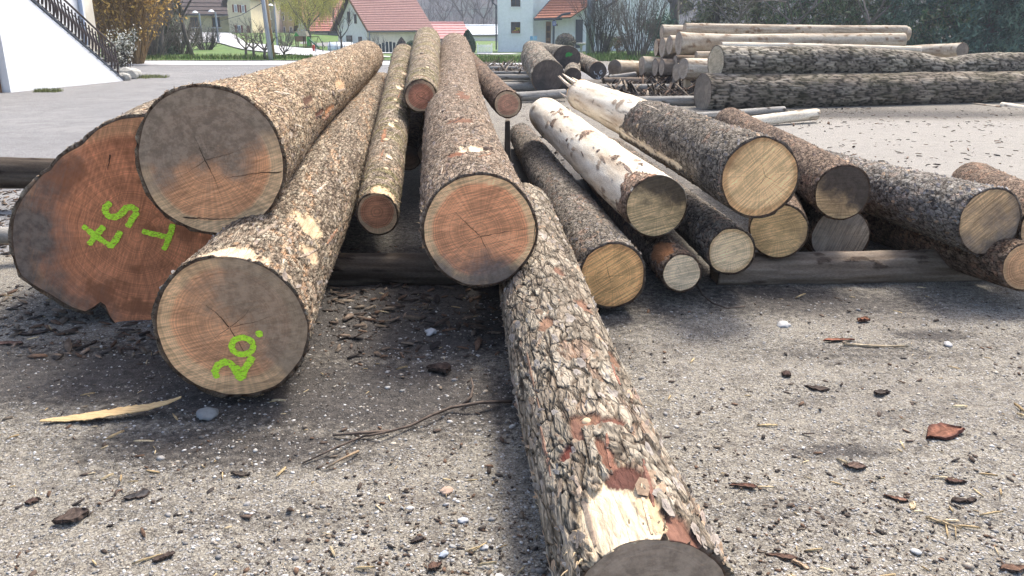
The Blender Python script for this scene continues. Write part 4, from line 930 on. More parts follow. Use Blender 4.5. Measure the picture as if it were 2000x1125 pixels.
for k, (xa, ya, ta, xb, yb, tb, dpx, bk, lab) in enumerate([
        (918, 132, 30, 1012, 133, 30, 6, B_GREYW, 'farthest grey rail on the ground right of the central log'), (920, 142, 27, 1040, 142, 27, 6, B_GREYW, 'thin grey rail second farthest behind the pink-ended log'),
        (945, 151, 24.5, 1042, 151, 24.5, 10, B_GREYW, 'stout grey rail running to the big black log end'), (960, 159, 23, 1042, 159, 23, 5, B_PALE2, 'slim tan rail before the stout grey rail'),
        (975, 169, 20.6, 1050, 170, 20.6, 16, B_GREYW, 'thick pale rail ending against the big black log end'), (1000, 190, 17.8, 1104, 183, 18.2, 17, B_GREYW, 'nearest thick rail in front of the big black log end'),
        (1140, 172, 20, 1372, 171, 20.6, 13, B_GREYW, 'long pale rail behind the blue-grey pole'), (1188, 152, 22.5, 1241, 145, 22.8, 9, B_GREYW, 'short blue-grey pole below the round brown end'),
        (1178, 157, 21.6, 1262, 158, 21.8, 10, B_BOL, 'mossy rail beside the chalked log end')]):
    dl('RL%d' % k, 'ground_rail', lab, (xa, ya, ta), (xb, yb, tb), dpx, dpx, bk, E_OLD, 160 + k, group=RG)
DG = 'dark old logs in the middle distance'
TN_D = [(0, (0.07, 0.06, 0.05)), (0.4, (0.17, 0.15, 0.13)), (0.75, (0.29, 0.265, 0.235)), (1, (0.4, 0.37, 0.33))]
B_D = lambda s, v, P, sd: bark_plates(s, v, P, sd, 0.06, 0.09, 0.02, TN_D, (0.03, 0.025, 0.02), 0.15, (0.22, 0.12, 0.08), 0, 0.8, 0.25)
dl('D2', 'old_log', 'double-lobed dark log end with green crayon mark', (1108, 112, 21.6), (1040, 96, 27), 48, 34, B_D, E_DARK, 173, group=DG, oval=0.12)
dl('D1', 'old_log', 'big old log with broad black end in the middle distance', (1070, 150, 18.3), (1043, 112, 23.5), 64, 52, B_D, E_DARK, 171, group=DG, flakes=300,
   patches=[(-35, 0.2, 0.05, 0.35, (0.6, 0.5, 0.38), 0.004)])
dl('D3', 'old_log', 'small old log beside the broad black end, green scribble on its end', (1119, 149, 19.5), (1121, 126, 24), 32, 26, B_D, E_DARK, 175, group=DG)
dl('D4', 'old_log', 'old log with white chalk 76 on its black end', (1168, 138, 21.0), (1112, 110, 27), 33, 27, B_D, E_DARK, 177, group=DG)
z6b = lambda l: [(x / 6.25 + 960, y / 6.25 + 60) for x, y in l]
paint('D2', [z6b([(915, 320), (920, 285), (945, 275), (960, 295), (985, 280)]), z6b([(930, 295), (965, 300)])], 0.06, MAT['green_paint'], seed=60)
paint('D3', [z6b([(945, 620), (940, 590), (965, 580), (985, 600), (1000, 640), (975, 655)]), z6b([(1010, 600), (1015, 575)])], 0.03, MAT['green_paint'], seed=63)
paint('D4', [z6b([(1250, 490), (1262, 525), (1290, 530)]), z6b([(1275, 575), (1312, 590), (1330, 560)]), z6b([(1300, 540), (1318, 600)]), z6b([(1350, 480), (1330, 490), (1318, 515), (1335, 530), (1352, 515), (1340, 498)])], 0.022, MAT['chalk'], seed=66)
# splinters on the broken far end of the half-peeled log
lg = LOGS['R3']; mb = MB()
rs = random.Random(4)
for k in range(9):
    a = rs.uniform(-0.6, 3.4); r = 0.12 + 0.05 * rs.random(); base = Vector((r * math.cos(a), r * math.sin(a), lg['L'] - 0.05))
    tip = base + Vector((rs.uniform(-0.1, 0.1) + 0.05, rs.uniform(0.0, 0.12), rs.uniform(0.15, 0.45)))
    mb.tube([base, base.lerp(tip, 0.5) + Vector((0.01, 0, 0)), tip], [0.022, 0.014, 0.002], 4)
mb.build('splinter', plain('splinter_wood', (0.7, 0.6, 0.46), (0.55, 0.43, 0.3), 30, 0.8, 0.2, 0.004), lg['root'])
# chopped knots (raised pale ovals) and moss tuft of the thin mossy log stay in its bark; wooden props:
MAT['block'] = plain('prop_block_wood', (0.5, 0.39, 0.25), (0.38, 0.29, 0.18), 14, 0.85, 0.3, 0.01, (1, 1, 0.3))
MAT['block_dark'] = plain('prop_block_grey', (0.2, 0.16, 0.12), (0.12, 0.1, 0.08), 14, 0.85, 0.3, 0.01, (1, 1, 0.3))
def block(px0, px1, py0, py1, t, mat, label):
    a, b = W(px0, py1, t), W(px1, py0, t)
    o = MB().hexa([(a.x, a.y, a.z - 0.02), (b.x, a.y, a.z - 0.02), (b.x, a.y + 0.3, a.z - 0.02), (a.x, a.y + 0.3, a.z - 0.02), (a.x + 0.015, a.y + 0.01, b.z), (b.x - 0.01, a.y, b.z + 0.01), (b.x - 0.01, a.y + 0.3, b.z), (a.x + 0.02, a.y + 0.3, b.z)]).build('prop_block', mat, None, False, 0.012)
    return tag(o, label, 'block')
block(1338, 1349, 152, 170, 19.8, MAT['block'], 'tan wooden prop block under the peeled log left of the oak logs')
block(1316, 1323, 146, 166, 20.6, MAT['block_dark'], 'grey wooden prop left of the tan block')
block(984, 998, 234, 330, 9.2, MAT['block_dark'], 'dark prop block under the pink-ended log')

# ------------------------------------------------------------------ litter: pebbles, crumbs, chips
rg = np.random.default_rng(12)
def ground_z(x, y):
    nr = sstep(14, 5, np.hypot(x, y - 3))
    return terrain(x, y) + nr * (0.020 * (fbm(x * 2.2, y * 2.2, 3, 4) - 0.5) + 0.016 * (fbm(x * 11, y * 11, 9, 3) - 0.5) + 0.009 * (vnoise(x * 34, y * 34, 21) - 0.5))
def sample_ground(n, y0=545, y1=1180, x0=-60, x1=2060):
    px = rg.uniform(x0, x1, n); py = y0 + (y1 - y0) * rg.random(n)
    v = (562.5 - py) / FPX; t = -CAMZ / (-SP + v * CP)
    return (px - 1000) / FPX * t, t * (CP + v * SP), t
ICO_V = np.array([(-1, 1.618, 0), (1, 1.618, 0), (-1, -1.618, 0), (1, -1.618, 0), (0, -1, 1.618), (0, 1, 1.618), (0, -1, -1.618), (0, 1, -1.618), (1.618, 0, -1), (1.618, 0, 1), (-1.618, 0, -1), (-1.618, 0, 1)]) / 1.902
ICO_F = np.array([(0, 11, 5), (0, 5, 1), (0, 1, 7), (0, 7, 10), (0, 10, 11), (1, 5, 9), (5, 11, 4), (11, 10, 2), (10, 7, 6), (7, 1, 8), (3, 9, 4), (3, 4, 2), (3, 2, 6), (3, 6, 8), (3, 8, 9), (4, 9, 5), (2, 4, 11), (6, 2, 10), (8, 6, 7), (9, 8, 1)])
def pebbles(n, name, smin, smax, pw, cols, y0=560, y1=1180, flat=0.55, sink=0.42, cluster=None):
    x, y, t = sample_ground(n, y0, y1)
    if cluster is not None:
        k = fbm(x * 1.1, y * 1.1, cluster, 4) + 0.25 * rg.random(len(x)) > 0.58
        x, y, t = x[k], y[k], t[k]
    n = len(x); s = smin + (smax - smin) * rg.random(n) ** pw
    z = ground_z(x, y)
    yaw = rg.uniform(0, 6.283, n)
    sc = np.stack([s * rg.uniform(0.8, 1.5, n), s * rg.uniform(0.7, 1.1, n), s * flat * rg.uniform(0.6, 1.2, n)], -1)
    v = ICO_V[None] * (1 + 0.28 * (rg.random((n, 12, 1)) - 0.5)) * sc[:, None, :]
    c, s_ = np.cos(yaw)[:, None], np.sin(yaw)[:, None]
    vx = v[..., 0] * c - v[..., 1] * s_ + x[:, None]; vy = v[..., 0] * s_ + v[..., 1] * c + y[:, None]
    vz = v[..., 2] + z[:, None] + sc[:, 2:3] * (1 - 2 * sink) * 0.6
    fs = (ICO_F[None] + 12 * np.arange(n)[:, None, None]).reshape(-1, 3)
    cc = np.array(cols)[rg.integers(0, len(cols), n)] * rg.uniform(0.75, 1.2, (n, 1))
    o = mesh_np(name, np.stack([vx, vy, vz], -1).reshape(-1, 3), fs, MAT['pebble'], smooth=True, col=np.repeat(cc, 12, 0))
    return o
STONES = [(0.38, 0.36, 0.33), (0.32, 0.3, 0.275), (0.5, 0.48, 0.45), (0.3, 0.26, 0.21), (0.38, 0.335, 0.27), (0.22, 0.21, 0.2), (0.3, 0.29, 0.27), (0.28, 0.27, 0.26), (0.16, 0.145, 0.13)]
tag(pebbles(15000, 'fine_gravel', 0.002, 0.008, 2.2, STONES, 575), 'fine pale gravel strewn over the whole foreground yard', 'gravel', kind='stuff')
tag(pebbles(1200, 'pebbles', 0.005, 0.017, 4.0, STONES, 590, cluster=77, sink=0.36), 'larger loose pebbles scattered in patches on the yard', 'gravel', kind='stuff')
def chips(n, name, lmin, lmax, cols, y0=560, y1=1180, asp=(0.25, 0.7), cluster=None, thick=0.22, lift=0.5, where=None):
    if where is None:
        x, y, t = sample_ground(n, y0, y1)
    else:
        x, y = where(n); t = None
    if cluster is not None:
        k = fbm(x * 0.9 + 4, y * 0.9, cluster, 4) + 0.3 * rg.random(len(x)) > 0.6
        x, y = x[k], y[k]
    n = len(x); L_ = lmin + (lmax - lmin) * rg.random(n) ** 2.2; w = L_ * rg.uniform(asp[0], asp[1], n); th_ = L_ * thick * rg.uniform(0.15, 0.5, n)
    z = ground_z(x, y); yaw = rg.uniform(0, 6.283, n); tilt = rg.normal(0, 0.16, n) * lift * 2
    base = np.array([(-.5, -.25), (-.2, -.5), (.25, -.42), (.5, -.05), (.3, .45), (-.25, .5)])
    p = base[None] * (1 + 0.5 * (rg.random((n, 6, 2)) - 0.5))
    lx = p[..., 0] * L_[:, None]; ly = p[..., 1] * w[:, None]
    bendz = 0.25 * th_[:, None] * np.abs(p[..., 1]) * 4
    lz = bendz + lx * np.sin(tilt)[:, None]
    c, s_ = np.cos(yaw)[:, None], np.sin(yaw)[:, None]
    X_ = lx * c - ly * s_ + x[:, None]; Y_ = lx * s_ + ly * c + y[:, None]
    up = z[:, None] + 0.002 + np.abs(np.sin(tilt) * L_ * 0.4)[:, None]
    top = np.stack([X_, Y_, lz + up + th_[:, None]], -1); bot = np.stack([X_, Y_, lz + up - 0.002], -1)
    V = np.concatenate([top, bot], 1).reshape(-1, 3)
    one = [(0, 1, 2, 3), (0, 3, 4, 5)] + [(i, i + 6, (i + 1) % 6 + 6, (i + 1) % 6) for i in range(6)]
    fs = (np.array(one)[None] + 12 * np.arange(n)[:, None, None]).reshape(-1, 4)
    cc = np.array(cols)[rg.integers(0, len(cols), n)] * rg.uniform(0.7, 1.25, (n, 1))
    return mesh_np(name, V, fs, MAT['chip'], col=np.repeat(cc, 12, 0))
DARKS = [(0.06, 0.045, 0.036), (0.085, 0.062, 0.048), (0.045, 0.038, 0.034), (0.12, 0.075, 0.05), (0.15, 0.12, 0.09)]
tag(chips(6500, 'bark_crumbs', 0.004, 0.024, DARKS, 560, cluster=41), 'small dark bark crumbs trodden across the foreground gravel', 'bark litter', kind='stuff')
tag(chips(700, 'bark_litter', 0.012, 0.05, DARKS, 560, asp=(0.15, 0.45), cluster=43, thick=0.12), 'scattered dark bark flakes on the foreground gravel', 'bark litter', kind='stuff')
tag(chips(420, 'straw_bits', 0.02, 0.085, [(0.45, 0.34, 0.19), (0.36, 0.26, 0.14), (0.5, 0.4, 0.25)], 560, asp=(0.05, 0.1), cluster=47), 'thin straw-coloured wood splinters on the foreground gravel', 'splinters', kind='stuff')
def around(boxes):
    def f(n):
        k = rg.integers(0, len(boxes), n); b = np.array(boxes)[k]
        px = b[:, 0] + (b[:, 1] - b[:, 0]) * rg.random(n); py = b[:, 2] + (b[:, 3] - b[:, 2]) * rg.random(n)
        v = (562.5 - py) / FPX; t = -CAMZ / (-SP + v * CP)
        return (px - 1000) / FPX * t, t * (CP + v * SP)
    return f
tag(chips(3200, 'bark_heap', 0.06, 0.6, DARKS + [(0.2, 0.16, 0.12), (0.13, 0.11, 0.09)], where=around([(1180, 1366, 150, 192), (1180, 1366, 176, 194), (930, 1045, 128, 150), (1240, 1350, 150, 170)]), asp=(0.05, 0.18), thick=0.10, lift=1.5),
    'heap of torn bark strips between the rails behind the peeled logs', 'bark litter', kind='stuff')
tag(chips(2000, 'bark_scraps', 0.015, 0.10, DARKS + [(0.16, 0.12, 0.09)], where=around([(1400, 2000, 212, 250), (1560, 2000, 225, 330), (1000, 1110, 180, 330), (1360, 1700, 205, 225), (0, 60, 370, 500), (640, 980, 480, 640), (640, 980, 560, 700), (0, 320, 560, 700)]), asp=(0.15, 0.45), thick=0.2),
    'dark bark scraps strewn round the log piles', 'bark litter', kind='stuff')

# individual pieces one can point at
def bark_piece(px, py, wpx, hpx, ang, c_top, c_edge, label, name='bark_chip', cat='bark chip', group='bark pieces on the gravel', curl=0.35, seed=0, pts=10, thick=0.007):
    p = G(px, py); t = (p - Vector((0, 0, CAMZ))).length
    rs = random.Random(seed + int(px)); L_ = 0.85 * wpx * t / FPX; Wd = max(0.010, hpx * t / FPX * 1.15); curl = curl * 0.35
    zc = float(ground_z(np.array([p.x]), np.array([p.y]))[0])
    nx, ny = 10, 5; V, Fc, Cc = [], [], []
    for side in (0, 1):
        for i in range(nx):
            for j in range(ny):
                a = i / (nx - 1) - 0.5; b_ = j / (ny - 1) - 0.5
                taper = 1 - abs(2 * a) ** (2.2 + rs.random()) * 0.75
                lx = a * L_ * (1 + 0.08 * math.sin(9 * b_ + seed)); ly = b_ * Wd * taper * (1 + 0.35 * math.sin(5 * a + seed * 1.7)) + 0.12 * Wd * math.sin(4 * a + seed)
                ly += Wd * 0.22 * (rs.random() - 0.5) * (abs(b_) > 0.3); lx += L_ * 0.10 * (rs.random() - 0.5) * (abs(a) > 0.4)
                h = curl * Wd * (b_ * 2) ** 2 * 0.5 + 0.06 * L_ * curl * (a * 2) ** 2 + 0.005 * rs.random()
                V.append((lx, ly, h + (thick if side == 0 else 0) + 0.001)); k = rs.uniform(0.6, 1.3)
                Cc.append([x * k for x in (c_top if (side == 0 and 0 < j < ny - 1) else c_edge)])
    m = nx * ny
    for i in range(nx - 1):
        for j in range(ny - 1):
            q = i * ny + j
            Fc.append((q, q + ny, q + ny + 1, q + 1)); Fc.append((q + m, q + 1 + m, q + ny + 1 + m, q + ny + m))
    ring_ = [i * ny for i in range(nx)] + [(nx - 1) * ny + j for j in range(1, ny)] + [i * ny + ny - 1 for i in range(nx - 2, -1, -1)] + [j for j in range(ny - 2, 0, -1)]
    for a, b_ in zip(ring_, ring_[1:] + ring_[:1]): Fc.append((a, a + m, b_ + m, b_))
    o = mesh_np(name, np.array(V), Fc, MAT['chip'], col=np.array(Cc))
    o.location = (p.x, p.y, zc); o.rotation_euler = (rs.uniform(-.08, .08), rs.uniform(-.05, .05), ang)
    return tag(o, label, cat, group)
RB, DB = (0.26, 0.1, 0.055), (0.055, 0.04, 0.032)
bark_piece(1842, 852, 90, 26, 0.25, (0.2, 0.088, 0.055), (0.09, 0.04, 0.03), 'largest red-brown torn bark piece at the right on the gravel', curl=0.7, seed=1, thick=0.012)
bark_piece(1638, 668, 66, 9, 0.1, (0.24, 0.1, 0.06), DB, 'long red bark piece below the bolster at the right', seed=2)
bark_piece(1686, 628, 24, 14, 0.4, (0.26, 0.11, 0.06), (0.1, 0.05, 0.035), 'small curled red bark lump nearest the bolster', curl=0.9, seed=3, thick=0.012)
bark_piece(1595, 760, 48, 12, -0.4, DB, DB, 'bent black bark strip right of the foreground log', seed=4)
bark_piece(1535, 736, 22, 12, 0.8, (0.08, 0.05, 0.04), DB, 'small black bark lump left of the bent strip', seed=5, thick=0.012)
bark_piece(1722, 772, 34, 14, 0.0, (0.07, 0.055, 0.045), DB, 'dark crumpled bark piece right of the bent strip', seed=6, curl=0.7)
bark_piece(1452, 956, 56, 13, -0.25, (0.13, 0.065, 0.045), DB, 'dark bark strip close right of the foreground log', seed=7)
bark_piece(1670, 912, 44, 13, -0.25, (0.13, 0.085, 0.065), DB, 'rolled dark bark strip at the edge of the brown sawdust patch', seed=8)
bark_piece(1866, 942, 38, 10, -0.1, (0.1, 0.055, 0.04), DB, 'flat dark bark piece below the largest red one', seed=9)
bark_piece(1882, 980, 46, 12, 0.1, DB, DB, 'frayed black bark piece lower right', seed=10)
bark_piece(1750, 972, 44, 8, -0.5, (0.22, 0.12, 0.08), DB, 'thin reddish bark strip beside a pale chip', seed=11)
bark_piece(1782, 988, 30, 7, 0.9, (0.55, 0.44, 0.29), (0.45, 0.34, 0.2), 'pale yellow wood chip lower right', name='wood_chip', cat='wood chip', seed=12)
bark_piece(1844, 1026, 62, 4, -0.75, (0.5, 0.39, 0.24), (0.42, 0.32, 0.19), 'thin straw-coloured stick lower right', name='wood_splinter', cat='splinter', seed=13)
bark_piece(1562, 1102, 40, 9, -0.9, (0.5, 0.37, 0.25), (0.35, 0.24, 0.15), 'tan wood splinter by the bottom edge', name='wood_splinter', cat='splinter', seed=14)
bark_piece(1525, 1088, 60, 10, -0.2, (0.12, 0.07, 0.05), DB, 'black frayed bark strip by the bottom edge', seed=15)
bark_piece(1980, 1112, 50, 14, 0.1, (0.13, 0.075, 0.05), DB, 'brown bark piece in the bottom right corner', seed=16)
bark_piece(1712, 678, 130, 4, -0.05, (0.48, 0.4, 0.28), (0.4, 0.31, 0.2), 'long pale wood strip beside the long red bark piece', name='wood_splinter', cat='splinter', seed=17)
bark_piece(268, 970, 46, 20, 0.4, (0.05, 0.047, 0.046), DB, 'flat black bark chip at the left on the gravel', seed=18)
bark_piece(140, 1020, 60, 24, 0.6, (0.075, 0.055, 0.045), DB, 'crumbly dark bark lump lower left', seed=19, curl=0.8, thick=0.012)
bark_piece(66, 983, 26, 11, 0.5, (0.08, 0.05, 0.04), DB, 'small dark bark chip at the left edge', seed=20)
bark_piece(18, 673, 52, 16, 0.1, (0.16, 0.095, 0.07), DB, 'smooth brown bark slab at the left edge below the largest butt', seed=21)
bark_piece(858, 724, 50, 32, 0.2, (0.06, 0.042, 0.034), DB, 'dark crumpled bark clump in the shade before the central log', seed=22, curl=0.8, thick=0.015)
bark_piece(470, 930, 40, 8, -0.1, (0.09, 0.075, 0.06), DB, 'narrow brown bark chip left of centre', seed=23)
bark_piece(75, 650, 64, 14, 0.35, (0.055, 0.045, 0.04), DB, 'black bark slab in the shade under the largest butt', seed=24)
bark_piece(320, 1092, 40, 16, 0.5, (0.075, 0.055, 0.045), DB, 'dark bark chip by the bottom edge left', seed=25)
bark_piece(815, 1055, 30, 10, 0.6, (0.06, 0.05, 0.048), DB, 'dark bark chip left of the white stone', seed=26)
bark_piece(850, 1110, 34, 14, 0.7, (0.12, 0.07, 0.05), DB, 'brown bark chip at the bottom edge below the white stone', seed=27)
# long pale sliver of sapwood at the left
P_ = [(78, 822), (120, 820), (170, 816), (230, 806), (290, 797), (330, 786), (353, 776)]
wd = [0.004, 0.018, 0.03, 0.034, 0.03, 0.016, 0.004]
mb = MB(); vs_ = []; fs = []; rs = random.Random(77)
for i in range(49):
    q = i / 48 * 6; k0 = min(5, int(q)); f_ = q - k0
    px, py = P_[k0][0] * (1 - f_) + P_[k0 + 1][0] * f_, P_[k0][1] * (1 - f_) + P_[k0 + 1][1] * f_
    w = wd[k0] * (1 - f_) + wd[k0 + 1] * f_
    p = G(px, py, 0.012 + 0.055 * (i / 48) ** 2 + 0.003 * rs.random()); d = Vector((0.12, 1, 0)).normalized()
    e0, e1 = w * 1.6 * rs.uniform(0.8, 1.12), w * 0.7 * rs.uniform(0.75, 1.15)
    vs_ += [p + d * e0 + Vector((0, 0, 0.004)), p - d * e1, p - d * e1 - Vector((0, 0, 0.004)), p + d * e0 - Vector((0, 0, 0.002))]
    if i:
        o = 4 * (i - 1); fs += [(o, o + 4, o + 5, o + 1), (o + 1, o + 5, o + 6, o + 2), (o + 2, o + 6, o + 7, o + 3), (o + 3, o + 7, o + 4, o)]
fs += [(0, 1, 2, 3), (192, 195, 194, 193)]
MAT['sliver'] = plain('fresh_sapwood', (0.6, 0.43, 0.22), (0.4, 0.26, 0.12), 14, 0.75, 0.5, 0.004, (0.6, 14, 14))
tag(mb.add(vs_, fs).build('wood_sliver', MAT['sliver'], None, False), 'long pale yellow wood sliver lying at the left on the gravel', 'sliver')
# twigs
MAT['twig'] = plain('twig', (0.12, 0.09, 0.07), (0.07, 0.052, 0.04), 30, 0.9, 0.3, 0.003)
MAT['twig_pale'] = plain('twig_pale', (0.3, 0.22, 0.14), (0.2, 0.14, 0.09), 30, 0.9, 0.3, 0.003)
def twig(paths, r, label, mat):
    mb = MB()
    for q in paths: mb.tube([G(px, py, 0.012 + 0.02 * (i % 2)) for i, (px, py) in enumerate(q)], [r * (1 - 0.6 * i / len(q)) for i in range(len(q))], 5)
    return tag(mb.build('twig', mat, None, True), label, 'twig')
twig([[(1000, 784), (940, 786), (880, 796), (840, 812), (800, 832), (750, 845), (710, 852), (660, 872), (590, 905)], [(905, 790), (920, 775), (924, 755), (920, 738)], [(760, 842), (700, 846), (650, 850)]], 0.008, 'long forked dark twig on the ground left of the foreground log', MAT['twig'])
twig([[(700, 881), (670, 895), (636, 914)]], 0.006, 'short pale twig below the long forked one', MAT['twig_pale'])
twig([[(1358, 548), (1372, 575), (1392, 592), (1420, 602), (1456, 598)]], 0.007, 'curved brown twig under the small yellow-ended log', MAT['twig'])
# single stones one can point at
def stone(px, py, wpx, col, label, seed):
    p = G(px, py); t = (p - Vector((0, 0, CAMZ))).length; r = wpx * t / FPX / 2; rs = random.Random(seed)
    bm = bmesh.new(); bmesh.ops.create_icosphere(bm, subdivisions=3, radius=1)
    for v in bm.verts:
        k = 1 + 0.5 * (fbm(np.array([v.co.x * 1.9 + seed]), np.array([v.co.y * 1.3 + v.co.z]), seed, 3)[0] - 0.5) * 2
        v.co = Vector((v.co.x * r * k, v.co.y * r * 0.8 * k, v.co.z * r * 0.4 * k))
    me = bpy.data.meshes.new('stone'); bm.to_mesh(me); bm.free()
    me.polygons.foreach_set('use_smooth', np.ones(len(me.polygons), dtype=bool)); me.materials.append(plain('stone_' + str(seed), col, tuple(x * 0.8 for x in col), 40, 0.8, 0.3, 0.003))
    o = link(bpy.data.objects.new('stone', me)); o.location = (p.x, p.y, r * 0.12); o.rotation_euler = (0, 0, rs.random() * 3)
    return tag(o, label, 'stone', 'single stones in the gravel')
stone(904, 1018, 22, (0.4, 0.41, 0.43), 'blue-white stone left of the foreground log near the bottom', 1)
stone(946, 1070, 17, (0.42, 0.42, 0.42), 'white angular stone below the blue-white one', 2)
stone(866, 1084, 20, (0.33, 0.37, 0.42), 'blue-grey stone near the bottom edge', 3)
stone(1530, 636, 28, (0.42, 0.41, 0.39), 'flat white stone in front of the small yellow-ended log', 4)
stone(404, 812, 44, (0.2, 0.21, 0.21), 'flat pale grey stone right of the pale wood sliver', 5)
stone(1788, 1078, 17, (0.4, 0.4, 0.39), 'round white stone near the bottom right', 6)
stone(1852, 674, 18, (0.38, 0.37, 0.36), 'white stone right of the brown earth patch', 7)
stone(872, 960, 26, (0.42, 0.3, 0.22), 'pinkish flat stone in the bare patch left of the foreground log', 8)
stone(842, 650, 26, (0.55, 0.55, 0.55), 'white flat scrap in the shade before the central log', 9)
# ------------------------------------------------------------------ roads, lawns, hill
def sheet(name, x0, x1, y0, y1, mat, lift, nx=60, ny=40, edge=None, kind='structure', skew=None):
    """sheet draped on the terrain; skew(y) shifts x, edge trims"""
    gx_ = np.linspace(0, 1, nx); gy_ = np.linspace(0, 1, ny)
    A, B = np.meshgrid(gx_, gy_)
    Yv = y0 + (y1 - y0) * B
    lo, hi = (x0, x1) if skew is None else (x0(Yv), x1(Yv))
    Xv = lo + (hi - lo) * A
    if edge: Yv = Yv + edge * (fbm(Xv * 0.5, Yv * 0.02, 5, 4) - 0.5) * (B < 0.01)
    Zv = terrain(Xv, Yv) + lift
    ii = np.arange(Xv.size).reshape(Xv.shape)
    ff_ = np.stack([ii[:-1, :-1], ii[:-1, 1:], ii[1:, 1:], ii[1:, :-1]], -1).reshape(-1, 4)
    o = mesh_np(name, np.stack([Xv, Yv, Zv], -1).reshape(-1, 3), ff_, mat, smooth=True)
    return tag(o, kind=kind)
MAT['grass'] = plain('lawn', (0.10, 0.16, 0.035), (0.065, 0.12, 0.028), 3.0, 0.95, 0.4, 0.05, dirt=(0.15, 0.16, 0.06), dirt_scale=0.35)
MAT['road'] = plain('pale_road', (0.42, 0.415, 0.41), (0.34, 0.335, 0.33), 2.0, 0.9, 0.1, 0.01)
MAT['kerb'] = plain('kerb_concrete', (0.5, 0.49, 0.47), (0.42, 0.41, 0.39), 5.0, 0.9, 0.1)
sheet('lawn', -75, 60, 40.5, 130, MAT['grass'], 0.05, 110, 70, edge=1.0)
sheet('road', -60, 3.0, 36.2, 40.9, MAT['road'], 0.012, 60, 8)
sheet('road', -14, 1.5, 52.5, 56.5, MAT['road'], 0.10, 40, 8)                       # lane in front of the white house
sheet('path', lambda y: -4.2 + (y - 57) * 0.10, lambda y: -2.2 + (y - 57) * 0.19, 56.5, 72, MAT['kerb'], 0.09, 8, 30, skew=True)
sheet('side_road', lambda y: -9.6 - (y - 43) * 0.62, lambda y: -5.8 - (y - 43) * 0.50, 43, 92, MAT['road'], 0.12, 12, 60, skew=True)
sheet('footpath', lambda y: -13.5 - (y - 52) * 0.12, lambda y: -12.9 - (y - 52) * 0.10, 46, 66, MAT['kerb'], 0.13, 8, 30, skew=True)
def hill_mat():
    m, nt, b = new_mat('wooded_hill', 0.95, 0.1)
    v = coords(nt, (1, 1, 1.6))
    f = noise(nt, v, 0.09, 8, 0.75); g = noise(nt, v, 0.016, 4, 0.6)
    c = mixn(nt, smooth(nt, f, 0.38, 0.62), (0.06, 0.05, 0.045), (0.026, 0.026, 0.026))
    c = mixn(nt, smooth(nt, g, 0.52, 0.62), c, (0.03, 0.045, 0.032))
    nt.links.new(c, b.inputs['Base Color']); bump(nt, b, f, 1.0, 3.0)
    return m
hx = np.linspace(-420, 420, 150); hy = np.linspace(0, 1, 60)
HX, HB = np.meshgrid(hx, hy)
HYv = 210 + HB * 330
HZ = -2 + 38 * sstep(0, 1, HB) * (0.75 + 0.5 * fbm(HX * 0.006, HB * 2, 4, 3)) + 5 * (fbm(HX * 0.12, HYv * 0.12, 8, 4) - 0.5) * sstep(0, 0.1, HB)
ii = np.arange(HX.size).reshape(HX.shape)
tag(mesh_np('hill', np.stack([HX, HYv, HZ], -1).reshape(-1, 3), np.stack([ii[:-1, :-1], ii[:-1, 1:], ii[1:, 1:], ii[1:, :-1]], -1).reshape(-1, 4), hill_mat(), smooth=True), kind='structure')

# ------------------------------------------------------------------ buildings
MAT['white_wall'] = plain('white_render', (0.84, 0.84, 0.83), (0.78, 0.78, 0.77), 4, 0.9, 0.25, 0.01, dirt=(0.74, 0.735, 0.71), dirt_scale=0.5)
MAT['stair_wall'] = plain('white_render_stair', (0.80, 0.80, 0.79), (0.74, 0.74, 0.72), 3, 0.9, 0.3, 0.006, dirt=(0.68, 0.665, 0.62), dirt_scale=0.8)
MAT['cream_wall'] = plain('cream_render', (0.70, 0.60, 0.40), (0.62, 0.53, 0.35), 2.5, 0.9, 0.2, 0.01, dirt=(0.52, 0.45, 0.32), dirt_scale=0.4)
MAT['pale_cream'] = plain('pale_cream_render', (0.72, 0.67, 0.55), (0.66, 0.61, 0.5), 2.5, 0.9, 0.2, 0.01, dirt=(0.55, 0.5, 0.4), dirt_scale=0.35)
MAT['grey_wall'] = plain('grey_beige_render', (0.42, 0.38, 0.31), (0.36, 0.33, 0.27), 2.5, 0.9, 0.2, 0.01)
MAT['yellow_wall'] = plain('yellow_render', (0.62, 0.53, 0.30), (0.54, 0.46, 0.26), 2.5, 0.9, 0.2, 0.01)
MAT['tile_red'] = plain('red_clay_tile', (0.42, 0.17, 0.115), (0.32, 0.125, 0.09), 3.5, 0.85, 0.5, 0.02, (3, 1, 1), dirt=(0.36, 0.2, 0.16), dirt_scale=0.6)
MAT['tile_mauve'] = plain('mauve_clay_tile', (0.33, 0.185, 0.16), (0.26, 0.145, 0.13), 3.5, 0.85, 0.5, 0.02, (3, 1, 1))
MAT['tile_orange'] = plain('orange_clay_tile', (0.47, 0.20, 0.115), (0.36, 0.145, 0.09), 3.5, 0.85, 0.5, 0.02, (3, 1, 1))
MAT['tile_pink'] = plain('pink_tile', (0.55, 0.27, 0.25), (0.48, 0.22, 0.2), 3, 0.85, 0.3, 0.02)
MAT['tile_brown'] = plain('brown_tile', (0.085, 0.062, 0.055), (0.06, 0.045, 0.042), 3, 0.85, 0.4, 0.02)
MAT['wood_dark'] = plain('dark_timber', (0.085, 0.05, 0.032), (0.055, 0.032, 0.022), 8, 0.8, 0.2, 0.01, (1, 1, 0.2))
MAT['wood_brown'] = plain('brown_timber', (0.26, 0.15, 0.08), (0.19, 0.105, 0.055), 8, 0.8, 0.2, 0.01, (1, 1, 0.2))
MAT['shutter'] = plain('shutter_red_brown', (0.24, 0.09, 0.06), (0.18, 0.07, 0.05), 8, 0.8, 0.1)
MAT['slate_trim'] = plain('slate_blue_trim', (0.06, 0.068, 0.085), (0.045, 0.052, 0.065), 8, 0.6, 0.1)
